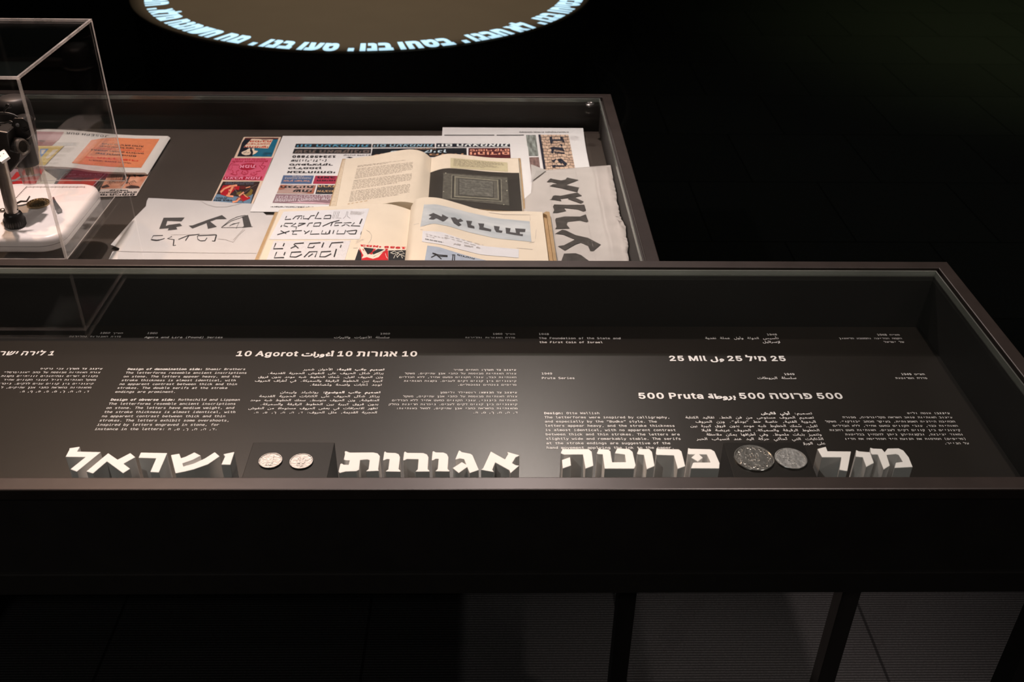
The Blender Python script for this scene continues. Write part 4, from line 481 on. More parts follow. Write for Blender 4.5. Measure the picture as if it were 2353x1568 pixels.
# <SHAPER>
JOIN = {}
def _j(chs, base, n):
    for i, c in enumerate(chs): JOIN[c] = (base+i*n, n)
_j('ء', 0xFE80, 1); _j('آأؤإ', 0xFE81, 2); _j('ئ', 0xFE89, 4); _j('ا', 0xFE8D, 2); _j('ب', 0xFE8F, 4); _j('ة', 0xFE93, 2)
_j('تثجحخ', 0xFE95, 4); _j('دذرز', 0xFEA9, 2); _j('سشصضطظعغفقكلمنه', 0xFEB1, 4); _j('وى', 0xFEED, 2); _j('ي', 0xFEF1, 4)
LA = {'أ': 0xFEF7, 'إ': 0xFEF9, 'ا': 0xFEFB}
MARKS = '\u064b\u064c\u064d\u064e\u064f\u0650\u0651\u0652'
def visual(text):
    """logical text -> list of (glyph, marks, bold) in left-to-right order; *..* is bold"""
    it = []; bold = False
    for c in text:
        if c == '*': bold = not bold
        elif c in MARKS: it[-1][1] += c
        else: it.append([c, '', bold])
    rtl = any('\u0590' <= c <= '\u06ff' for c, _, _ in it) and not text.startswith('\u200e')
    it = [i for i in it if i[0] != '\u200e']
    out = []; i = 0
    def joins(c): return c in JOIN and JOIN[c][1] == 4
    while i < len(it):
        c, mk, b = it[i]
        if c == 'ڤ': c2 = 0xFB6A; n = 4
        elif c in JOIN: c2, n = JOIN[c]
        else: out.append([c, mk, b]); i += 1; continue
        prev = i > 0 and (joins(it[i-1][0]) or it[i-1][0] == 'ڤ')
        nxt = i+1 < len(it) and it[i+1][0] in JOIN and it[i+1][0] != 'ء'
        if c == 'ل' and nxt and it[i+1][0] in LA:
            out.append([chr(LA[it[i+1][0]]+(1 if prev else 0)), mk+it[i+1][1], b]); i += 2; continue
        if n == 1: f = 0
        elif n == 2: f = 1 if prev else 0
        else: f = (3 if nxt else 1) if prev else (2 if nxt else 0)
        out.append([chr(c2+f), mk, b]); i += 1
    if rtl:
        out.reverse()
        i = 0
        while i < len(out):
            j = i
            while j < len(out) and out[j][0].isascii() and out[j][0].isalnum(): j += 1
            if j > i+1: out[i:j] = out[i:j][::-1]
            i = max(j, i+1)
        mir = {'(': ')', ')': '(', '“': '”', '”': '“'}
        for o in out: o[0] = mir.get(o[0], o[0])
    return out
# </SHAPER>

def grow(loops, k):
    """thicken a glyph by moving its outline outwards"""
    sg = 1 if sum(area(l) for l in loops) < 0 else -1
    res = []
    for l in loops:
        n = len(l); r = []
        for i in range(n):
            a, b, c = V(l[i-1]), V(l[i]), V(l[(i+1) % n])
            d1 = (b-a).normalized(); d2 = (c-b).normalized()
            m = V((-d1.y, d1.x))+V((-d2.y, d2.x)); q = m.length
            m = m/q if q > .3 else V((-d1.y, d1.x))
            s = min(2.0, 2/max(q, .8)); p = b+m*(sg*k*s*.95)
            r.append((p.x, p.y))
        res.append(r)
    return res
_cache = {}
def glyph(fk, ch, k=0):
    key = (fk, ch, k)
    if key not in _cache:
        a, lp = FONT[fk][ch]
        if k: lp = grow(lp, k)
        p, t = tess(lp)
        _cache[key] = (a, p, t, min(q.x for q in p), max(q.x for q in p))
    return _cache[key]
def fontof(ch, latin):
    if '\u0590' <= ch <= '\u05ff': return 'H'
    if ch >= '\u0600' and ch in FONT['A']: return 'A'
    if ch in FONT.get(latin, {}): return latin
    return 'M'
CELL = .429
def lay(text, latin='M', mono=True, bold=0., boldk=.018, asc=1.0, asp=1.0, oth=1.0):
    """-> placed glyphs (pts, tris, x, y, sx, sy) and total width, em = 1"""
    res = []; x = 0.
    for ch, mk, b in visual(text):
        k = round(bold+(boldk if b else 0), 4)
        if ch == ' ': x += CELL if mono else .19; continue
        ch = {'،': ',', '״': '״'}.get(ch, ch)
        fk = fontof(ch, latin)
        if ch not in FONT[fk]: x += CELL; continue
        a, p, t, lo, hi = glyph(fk, ch, k)
        if fk == 'A': sx = 1.0*asp; adv = a*asp; xo = x
        elif mono:
            sx = 1.
            if fk == 'H':
                wi = hi-lo; tgt = min(CELL*.84, wi*(1.25 if wi < .2 else 1.1)); sx = tgt/wi
            xo = x+(CELL-(hi-lo)*sx)/2-lo*sx; adv = CELL
        else: sx = 1; adv = a+(.03 if bold else .0)+k; xo = x
        sy = asc if fk == 'A' else (.86 if fk == 'H' and mono else 1)
        if fk != 'A' and oth != 1: xo = x+(xo-x)*oth; sx *= oth; sy *= oth; adv *= oth
        res.append((p, t, xo, 0, sx, sy))
        for m in mk:
            if m in FONT['A']:
                a2, p2, t2, l2, h2 = glyph('A', m, k)
                res.append((p2, t2, xo+(lo+hi)/2*sx-(l2+h2)/2, .0, 1, sy))
        x += adv
    return res, x

class Ink(MB):
    def glyphs(s, pl, fn):
        for p, t, x, y, sx, sy in pl: s.add([fn(x+q.x*sx, y+q.y*sy) for q in p], t)
        return s
    def build(s, name, m, parent=None): return MB.build(s, name, m, parent, flat=True)

# ---------------------------------------------------------------- surfaces that prints lie on
class Flat:
    def __init__(s, z): s.z = z
    def P(s, px, py, off=0):
        p = at(px, py, s.z); p.z += off; return p
def _cr(P, t):
    n = len(P)-1; x = min(max(t, 0), 1)*n; i = min(int(x), n-1); f = x-i
    a, b, c, d = P[max(i-1, 0)], P[i], P[i+1], P[min(i+2, n)]
    if i == 0: a = b*2-c
    if i == n-1: d = c*2-b
    return .5*((2*b)+(c-a)*f+(2*a-5*b+4*c-d)*f*f+(3*b-a-3*c+d)*f**3)
class Page:
    """a sheet that curves from left (u=0) to right (u=1); bot/top: (px,py,z) along the near and the far edge"""
    def __init__(s, top, bot):
        s.T = [at(*p) for p in top]; s.B = [at(*p) for p in bot]
    def S(s, u, v): return _cr(s.B, u).lerp(_cr(s.T, u), v)
    def uv(s, px, py):
        u, v = .5, .5; e = .004
        for _ in range(9):
            x, y = proj(s.S(u, v)); xu, yu = proj(s.S(u+e, v)); xv, yv = proj(s.S(u, v+e))
            a, b, c, d = (xu-x)/e, (xv-x)/e, (yu-y)/e, (yv-y)/e
            D = a*d-b*c
            if abs(D) < 1e-9: break
            rx, ry = px-x, py-y
            u = min(max(u+(d*rx-b*ry)/D, 0), .995); v = min(max(v+(a*ry-c*rx)/D, -.2), 1.2)
        return u, v
    def P(s, px, py, off=0):
        p = s.S(*s.uv(px, py)); p.z += off; return p
    def solid(s, zb, nu=28, nv=6, fore=(0, 0)):
        """closed block under the sheet, its foot at height zb, widened by fore=(left,right)"""
        m = MB(); g = [[s.S(i/nu, j/nv) for i in range(nu+1)] for j in range(nv+1)]
        for r in g:
            for p in r: m.v.append(p)
        w = nu+1
        for j in range(nv):
            for i in range(nu): m.f.append((j*w+i, j*w+i+1, (j+1)*w+i+1, (j+1)*w+i))
        ring = [(j, 0) for j in range(nv+1)]+[(nv, i) for i in range(1, nu+1)]+[(j, nu) for j in range(nv-1, -1, -1)]+[(0, i) for i in range(nu-1, 0, -1)]
        o = len(m.v)
        for j, i in ring:
            p = g[j][i].copy(); p.z = zb
            if i == 0: p.x -= fore[0]
            if i == nu: p.x += fore[1]
            m.v.append(p)
        n = len(ring)
        for k in range(n):
            a = ring[k][0]*w+ring[k][1]; b = ring[(k+1) % n][0]*w+ring[(k+1) % n][1]
            m.f.append((a, b, o+(k+1) % n, o+k))
        m.f.append(tuple(o+k for k in range(n)))
        return m

def quadfn(surf, q, off):
    """q: image corners TL,TR,BR,BL -> f(u,v), v up"""
    q = [V(p) for p in q]
    return lambda u, v: surf.P(*((q[3]*(1-u)+q[2]*u)*(1-v)+(q[0]*(1-u)+q[1]*u)*v), off)
def patch(surf, q, off, nu=1, nv=1):
    m = MB(); f = quadfn(surf, q, off)
    for j in range(nv+1):
        for i in range(nu+1):
            m.uv[len(m.v)] = (i/nu, j/nv); m.v.append(f(i/nu, j/nv))
    for j in range(nv):
        for i in range(nu):
            a = j*(nu+1)+i; m.f.append((a, a+1, a+nu+2, a+nu+1))
    return m
def poly(m, surf, pts, off, step=14):
    """a traced outline laid on a surface"""
    l = []
    for i in range(len(pts)):
        a, b = V(pts[i]), V(pts[(i+1) % len(pts)]); k = max(1, int((b-a).length/step)) if isinstance(surf, Page) else 1
        l += [a.lerp(b, j/k) for j in range(k)]
    p, t = tess([[(x.x, x.y) for x in l]])
    m.add([surf.P(x.x, x.y, off) for x in p], [f[::-1] for f in t]); return m
def stroke(m, surf, pts, w, off):
    pts = [V(p) for p in pts]; n = len(pts); L_, R_ = [], []
    for i, p in enumerate(pts):
        d = (pts[min(i+1, n-1)]-pts[max(i-1, 0)]).normalized(); k = V((-d.y, d.x))*w/2
        L_.append(surf.P(*(p+k), off)); R_.append(surf.P(*(p-k), off))
    m.add(L_+R_, [(i, i+1, n+i+1, n+i) for i in range(n-1)]); return m
def Z(ox, oy, s, pts): return [(ox+x/s, oy+y/s) for x, y in pts]
def textq(ink, surf, text, q, off, rot=True, bold=.02, latin='M', mono=False):
    """text filling the image quad TL,TR,BR,BL; rot: printed to be read from the far side"""
    pl, w = lay(text, latin, mono, bold)
    if not pl: return ink
    xs = [x+p_.x*sx for p, t, x, y, sx, sy in pl for p_ in p]; ys = [p_.y*sy for p, t, x, y, sx, sy in pl for p_ in p]
    x0, x1, y0, y1 = min(xs), max(xs), min(ys), max(ys)
    f = quadfn(surf, [q[2], q[3], q[0], q[1]] if rot else q, off)
    return ink.glyphs(pl, lambda x, y: f((x-x0)/(x1-x0), (y-y0)/(y1-y0)))
def scrib(ink, surf, q, n, off, seed, h=.5, gap=.018, lo=.035, hi=.11, rag=0):
    """lines of small print too small to read: rows of word-long runs of tiny strokes"""
    rd = random.Random(seed); f = quadfn(surf, q, off)
    for i in range(n):
        v0 = 1-(i+.5+h/2)/n; v1 = 1-(i+.5-h/2)/n; u = rd.random()*.01; end = 1-rd.random()*rag
        if i == n-1: end = .35+.5*rd.random()
        while u < end-.01:
            w = min(rd.uniform(lo, hi), end-u); k = max(2, int(w/.0125)); x = u
            for j in range(k):
                dw = w/k; b = v0+(v1-v0)*rd.choice((0, 0, .12, .3)); t = v1-(v1-v0)*rd.choice((0, 0, .1, .35))
                ink.add([f(x, b), f(x+dw*.66, b), f(x+dw*.66, t), f(x, t)], [(0, 1, 2, 3)]); x += dw
            u += w+gap
    return ink

# ---------------------------------------------------------------- floor
m = bpy.data.materials.new('ribbed_carpet_tile'); m.use_nodes = True; nt = m.node_tree; n = nt.nodes; b = n['Principled BSDF']
b.inputs['Roughness'].default_value = .95; b.inputs['Specular IOR Level'].default_value = .1
geo = n.new('ShaderNodeNewGeometry'); sp = n.new('ShaderNodeSeparateXYZ'); nt.links.new(geo.outputs['Position'], sp.inputs[0])
wv = n.new('ShaderNodeTexWave'); wv.wave_type = 'BANDS'; wv.bands_direction = 'Y'; wv.inputs['Scale'].default_value = 52; wv.inputs['Distortion'].default_value = .8; wv.inputs['Detail Scale'].default_value = 8
nt.links.new(geo.outputs['Position'], wv.inputs['Vector'])
nz = n.new('ShaderNodeTexNoise'); nz.inputs['Scale'].default_value = 260; nt.links.new(geo.outputs['Position'], nz.inputs['Vector'])
mu = n.new('ShaderNodeMath'); mu.operation = 'MULTIPLY'; nt.links.new(wv.outputs['Fac'], mu.inputs[0]); nt.links.new(nz.outputs[0], mu.inputs[1])
br = n.new('ShaderNodeTexBrick'); br.inputs['Scale'].default_value = 1; br.inputs['Brick Width'].default_value = .5; br.inputs['Row Height'].default_value = .5
br.inputs['Mortar Size'].default_value = .003; br.inputs['Color1'].default_value = (1, 1, 1, 1); br.inputs['Color2'].default_value = (.85, .85, .85, 1); br.inputs['Mortar'].default_value = (.3, .3, .3, 1); br.offset = .5
nt.links.new(geo.outputs['Position'], br.inputs['Vector'])
cr = n.new('ShaderNodeMapRange'); cr.inputs['To Min'].default_value = .012; cr.inputs['To Max'].default_value = .075; nt.links.new(mu.outputs[0], cr.inputs['Value'])
sc = n.new('ShaderNodeVectorMath'); sc.operation = 'SCALE'; nt.links.new(br.outputs['Color'], sc.inputs[0]); nt.links.new(cr.outputs[0], sc.inputs['Scale'])
nt.links.new(sc.outputs[0], b.inputs['Base Color'])
bp = n.new('ShaderNodeBump'); bp.inputs['Strength'].default_value = .8; bp.inputs['Distance'].default_value = .003; nt.links.new(mu.outputs[0], bp.inputs['Height']); nt.links.new(bp.outputs[0], b.inputs['Normal'])
fl = MB().box(-5, 5, -2.5, 9, -.05, 0).build('floor', m); fl['kind'] = 'structure'
M_WALL = mat('dark_hall_paint', (.04, .04, .04), .8, 0, .3)
M_CEIL = mat('grey_ceiling_paint', (.30, .30, .29), .8, 0, .2)
for nm, bx in (('wall_back', (-5, 5, 9, 9.1, 0, 3.6)), ('wall_front', (-5, 5, -2.6, -2.5, 0, 3.6)), ('wall_left', (-5.1, -5, -2.5, 9, 0, 3.6)), ('wall_right', (5, 5.1, -2.5, 9, 0, 3.6)), ('ceiling', (-5, 5, -2.5, 9, 3.6, 3.7))):
    MB().box(*bx).build(nm, M_CEIL if nm == 'ceiling' else M_WALL)['kind'] = 'structure'

# ---------------------------------------------------------------- the two display cases
def frame_mb(x0, x1, y0, y1, w, z0, z1):
    mb = MB(); o = [(x0, y0), (x1, y0), (x1, y1), (x0, y1)]; i = [(x0+w, y0+w), (x1-w, y0+w), (x1-w, y1-w), (x0+w, y1-w)]
    for k in range(4):
        a, b = k, (k+1) % 4
        mb.prism([[o[a], o[b], i[b], i[a]]], z0, z1)
    return mb
def case(label, x0, x1, y0, y1, top, w, inner, pz, low, lowh, leg, legx, panel_mat, line_mat):
    """inner: inside faces of the lining (x0,x1,y0,y1); pz: face of the display panel; low: underside"""
    t = thing('display_case', ((x0+x1)/2, (y0+y1)/2, 0), label, 'display case')
    frame_mb(x0, x1, y0, y1, w, top-.012, top).build('top_frame', M_FRAME, t, bevel=.0012)
    gx0, gx1, gy0, gy1 = x0+w+.006, x1-w-.005, y0+w+.0006, y1-w-.005
    g = MB().box(gx0, gx1, gy0, gy1, top-.0075, top-.001).build('glass_top', M_GLASS, t); lab(g, 'clear glass pane set in the frame')
    e = MB().box(gx0, gx0+.0012, gy0, gy1, top-.0076, top-.0009).box(gx1-.0012, gx1+.0003, gy0, gy1, top-.0076, top-.0009)
    e = e.box(gx0, gx1, gy1-.0012, gy1+.0003, top-.0076, top-.0009).box(gx0, gx1, gy0-.0002, gy0+.0002, top-.0076, top-.0014)
    e = e.build('glass_edge', M_GEDGE, g); lab(e, 'greenish polished edge of the glass')
    a0, a1, b0, b1 = inner
    ln = MB()
    ln.box(a0-.004, a0, b0, b1, pz-.004, top-.008); ln.box(a1, a1+.0075, b0-.004, b1+.007, pz-.004, top-.008)
    ln.box(a0, a1, b1, b1+.007, pz-.004, top-.008); ln.box(a0, a1, b0-.004, b0, pz-.004, top-.013)
    ln.build('lining', line_mat, t)
    cs = MB(); e_ = .004
    cs.box(x0+e_, x1-e_, y0+e_, y0+.006, low+lowh, top-.012); cs.box(x0+e_, x1-e_, y1-.006, y1-e_, low+lowh, top-.012)
    cs.box(x0+e_, x0+.006, y0+.006, y1-.006, low+lowh, top-.012); cs.box(x1-.006, x1-e_, y0+.006, y1-.006, low+lowh, top-.012)
    cs.build('casing', M_CASE, t)
    lw = frame_mb(x0, x1, y0, y1, leg, low, low+lowh); lw.build('lower_rail', M_LEG, t, bevel=.001)
    p = MB().box(a0, a1, b0, b1, pz-.004, pz).build('display_panel', panel_mat, t)
    for lx in legx:
        for ly in (y0, y1-leg): MB().box(lx, lx+leg, ly, ly+leg, 0, low).build('leg', M_LEG, t, bevel=.001)
    return t, p
NT, LEG = .98, .0283
NX, NY0, NY1 = .9734*U, 1.1198*U, 1.8458*U
NPZ = CZ-1.14*U
near, npanel = case('near display case with the printed text panel and white block letters', -1.15, NX, NY0, NY1, NT, .0290*U,
    (-1.14, .9322*U, 1.1500*U, 1.8035*U), NPZ, NT-.2264*U, .026, LEG, (-1.1, NX-LEG), M_PANEL, M_LINE)
FT = CZ-1.12*U
FX, FY0, FY1 = .397*U, 1.885*U, 3.2546*U
FPZ = CZ-1.245*U
far, fpanel = case('lower display case behind, filled with papers and open books', -1.25, FX, FY0, FY1, FT, .0325*U,
    (-1.24, .3607*U, 1.905*U, 3.2284*U), FPZ, FT-.129, .026, LEG, (-1.2, FX-LEG), M_PANELF, M_LINEF)
# round lock let into the far pane
lk = at(1355.5, 238.5, FT)
MB().lathe([(.0085, -.0005), (.009, .0006), (.0082, .0014), (.0066, .0014), (.006, .0007), (.0035, .0007), (.003, .0013), (.0006, .0013)], lk, n=28).build('lock', M_SILVER, far, auto=30)

# ---------------------------------------------------------------- the text panel
def block(name, lines, al, p1, pn, ref, bold=.008, ends=None):
    """lines of fixed-width text; p1/pn: image points of the first and last line's baseline at the aligned side; ref: (line, image x of its other end)"""
    a, b = at(*p1, NPZ), at(*pn, NPZ); n = len(lines); X = (a.x+b.x)/2
    lead = (b.y-a.y)/max(1, n-1)
    i, ox = ref; yy = p1[1]+(pn[1]-p1[1])*i/max(1, n-1); other = at(ox, yy, NPZ).x
    arab = any('\u0600' <= c <= '\u06ff' for c in ''.join(lines)); oth = .68 if arab else 1
    _, w = lay(lines[i], oth=oth); em = abs(other-X)/w
    ink = Ink()
    for k, t in enumerate(lines):
        if not t: continue
        pl, w = lay(t, bold=bold, asc=.95 if arab else 1, oth=oth)
        y0 = a.y+lead*k; ex = em
        if ends and ends[k]: ex = abs(X-at(ends[k], p1[1]+(pn[1]-p1[1])*k/(n-1), NPZ).x)/w
        x0 = X if al == 'L' else X-w*ex
        ink.glyphs(pl, lambda x, y: V((x0+x*ex, y0+y*em*1.0, NPZ+.0004)))
    ink.build(name, M_PRINT, npanel)
block('date_text', ['תש״ך 1960', 'סדרת האגורות והלירות'], 'R', (282, 768.2), (277.5, 776.1), (1, 158))
block('date_text', ['1960', 'Agora and Lira (Pound) Series'], 'L', (337.3, 768.5), (331.5, 777.7), (1, 512))
block('date_text', ['1960', 'سلسلة الأغورات والليرات'], 'R', (896, 769.7), (895.2, 778.1), (1, 767))
block('date_text', ['תש״ך 1960', 'סדרת האגורות והלירות'], 'R', (1183.6, 770.3), (1183.6, 778.4), (1, 1068.6))
block('date_text', ['1948', 'The Foundation of the State and', 'the First Coin of Israel'], 'L', (1237.7, 770.6), (1238.7, 789.3), (1, 1426.6))
block('date_text', ['1948', 'تأسيس الدولة وأول عملة نقدية', 'لإسرائيل'], 'R', (1786.3, 771.6), (1793.7, 788.7), (1, 1621))
block('date_text', ['תש״ח 1948', 'הקמת המדינה והמטבע הראשון', 'של ישראל'], 'R', (2068, 772.2), (2078.7, 788.6), (1, 1928))
block('date_text', ['1949', 'Pruta Series'], 'L', (1244.3, 861.7), (1244.3, 872), (1, 1321.2))
block('date_text', ['1949', 'سلسلة البروطات'], 'R', (1826.5, 863), (1831, 871.9), (1, 1741))
block('date_text', ['תש״ט 1949', 'סדרת הפרוטות'], 'R', (2126.2, 863), (2131.6, 871.9), (1, 2058.3))
block('paragraph_text', ['*עיצוב צד הערך:* צבי נרקיס', 'צורת האותיות מבוססת על כתב ״אוניברסל״', 'בקווים ישרים ובחיתוכים זוויתיים בקצות',
    'משקל האותיות רגיל ועובי הקווים אחיד', 'קיצוניים בין קווים עבים לדקים. ניכרו', 'מהאותיות בהשראת כתבי אבן עתיקים, ל', 'ד, ה, ח, ך, ם, ס, פ, ף, ת.'],
    'R', (234.5, 850.1), (204.2, 902.6), (1, 7.4))
block('paragraph_text', ['*Design of denomination side:* Shamir Brothers', 'The letterforms resemble ancient inscriptions', 'on stone. The letters appear heavy, and the',
    'stroke thickness is almost identical, with', 'no apparent contrast between thick and thin', 'strokes. The double serifs at the stroke', 'endings are prominent.'],
    'L', (292.5, 851.2), (263.5, 903.6), (0, 563.9))
block('paragraph_text', ['*Design of obverse side:* Rothschild and Lippman', 'The letterforms resemble ancient inscriptions', 'on stone. The letters have medium weight, and',
    'the stroke thickness is almost identical, with', 'no apparent contrast between thick and thin', 'strokes. The letters exhibit some overshoots,', 'inspired by letters engraved in stone, for',
    '\u200einstance in the letters: ת ,ם ,ך ,ח ,ה ,ד.'], 'L', (253.5, 921.8), (216.6, 989.5), (0, 551.3))
block('paragraph_text', ['*تصميم جانب القيمة:* الأخوان شمير', 'يرتكز شكل الحروف على النقوش الحجرية القديمة.', 'وزن الحروف ثقيل، سُمك الخطوط شبه موحد بدون فروق',
    'كبيرة بين الخطوط الرقيقة والسميكة. في أطراف الحروف', 'توجد ذُنابات واضحة ومُضاعفة.'], 'R', (883.4, 852.2), (877, 887.3), (3, 585.2), ends=[697, 614, 593, 585.2, 710.6])
block('paragraph_text', ['*تصميم جانب الموضوع:* روتشيلد وليبمان', 'يرتكز شكل الحروف على الكتابات الحجرية القديمة', 'المنقوشة، وزن الحروف متوسط، سمك الخطوط شبه موحد',
    'بدون فروق كبيرة بين الخطوط الرقيقة والسميكة.', 'تظهر الانحرافات في بعض الحروف مستوحاة من النقوش', 'الحجرية القديمة، مثل الحروف: ד, ה, ח, ך, ם, ת.'],
    'R', (874.7, 904.7), (865.7, 951), (4, 570.4), ends=[643.6, 595, 574.6, 596.5, 570.4, 581.6])
block('paragraph_text', ['*עיצוב צד הערך:* האחים שמיר', 'צורת האותיות מבוססת על כתבי אבן עתיקים. משקל', 'האותיות כבד, עובי הקווים כמעט אחיד, ללא הבדלים',
    'קיצוניים בין קווים דקים לעבים. בקצות האותיות', 'סריפים נוכחים ומוכפלים.'], 'R', (1186, 852.8), (1187.5, 887.3), (2, 917))
block('paragraph_text', ['*עיצוב צד הנושא:* רוטשילד וליפמן', 'צורת האותיות מבוססת על כתבי אבן עתיקים, משקל', 'האותיות בינוני, עובי הקווים כמעט אחיד ללא הבדלים',
    'קיצוניים בין קווים דקים לעבים. ניכרות חריגות בחלק', 'מהאותיות בהשראת כתבי אבן עתיקים, למשל באותיות:', 'ד, ה, ח, ך, ם, ת.'], 'R', (1188.3, 905), (1189.7, 951), (3, 893))
block('paragraph_text', ['*Design:* Otte Wallish', 'The letterforms were inspired by calligraphy,', 'and especially by the “Budko” style. The', 'letters appear heavy, and the stroke thickness',
    'is almost identical, with no apparent contrast', 'between thick and thin strokes. The letters are', 'slightly wide and remarkably stable. The serifs', 'at the stroke endings are suggestive of the',
    'hand movement applying the ink to the paper.'], 'L', (1250, 952.9), (1255.9, 1032.5), (5, 1562.8))
block('paragraph_text', ['تصميم: *أوتي ڤاليش*', 'تصميم الحروف مستوحى من فن الخط. تقاليد الكتابة', 'اليدوية الفنية، خاصة خط “بودكو”. وزن الحروف', 'ثقيل، سُمك الخطوط شبه موحد بدون فروق كبيرة بين',
    'الخطوط الرقيقة والسميكة. الحروف عريضة قليلا', 'وتتميز بثبات ملحوظ. وفي أطرافها يمكن ملاحظة', 'الذُنابات التي تُحاكي حركة اليد عند انسياب الحبر', 'على الورق.'],
    'R', (1866.8, 953.3), (1897.6, 1022.3), (1, 1575.5), ends=[1749, 1575.5, 1598.7, 1586.6, 1612.4, 1624, 1601, None])
block('paragraph_text', ['*עיצוב:* אוטה וליש', 'עיצוב האותיות שואב השראה מקליגרפיה, מסורת', 'הכתיבה הידנית האמנותית, בעיקר מכתב ״בודקו״. משקל', 'האותיות כבד, עובי הקווים כמעט אחיד, ללא הבדלים',
    'קיצוניים בין קווים דקים לעבים. האותיות מעט רחבות', 'ומאוד יציבות, ובקצותיהן ניתן להבחין בבליטות', '(סריפים) המדמות את תנועת היד המזרימה את הדיו', 'על הנייר.'],
    'R', (2183.4, 952.6), (2227.7, 1022), (2, 1897.6))
def heading(parts, xl, xr, y, hmul=1.0, only=None):
    pls = []; x = 0
    for t in parts:
        pl, w = lay(t, 'I', False, .03, asp=1.15)
        pls += [(p, tt, xo+x, yy, sx, sy*1.02) for p, tt, xo, yy, sx, sy in pl]; x += w+.19
    x -= .19
    a, b = at(xl, y, NPZ), at(xr, y, NPZ); em = (b.x-a.x)/x
    Ink().glyphs(pls, lambda u, v: V((a.x+u*em, (a.y+b.y)/2+v*em*hmul, NPZ+.0004))).build('heading_text', M_PRINT, npanel)
heading(['10 Agorot', 'أغورات', '10', 'אגורות', '10'], 540, 961, 819.3)
heading(['25 Mil', 'مِل', '25', 'מיל', '25'], 1538, 1810, 830.1)
heading(['500 Pruta', 'بروطة', '500', 'פרוטה', '500'], 1467, 1941.2, 917)
heading(['ישראלית', 'לירה', '1'], -62, 125.2, 817)

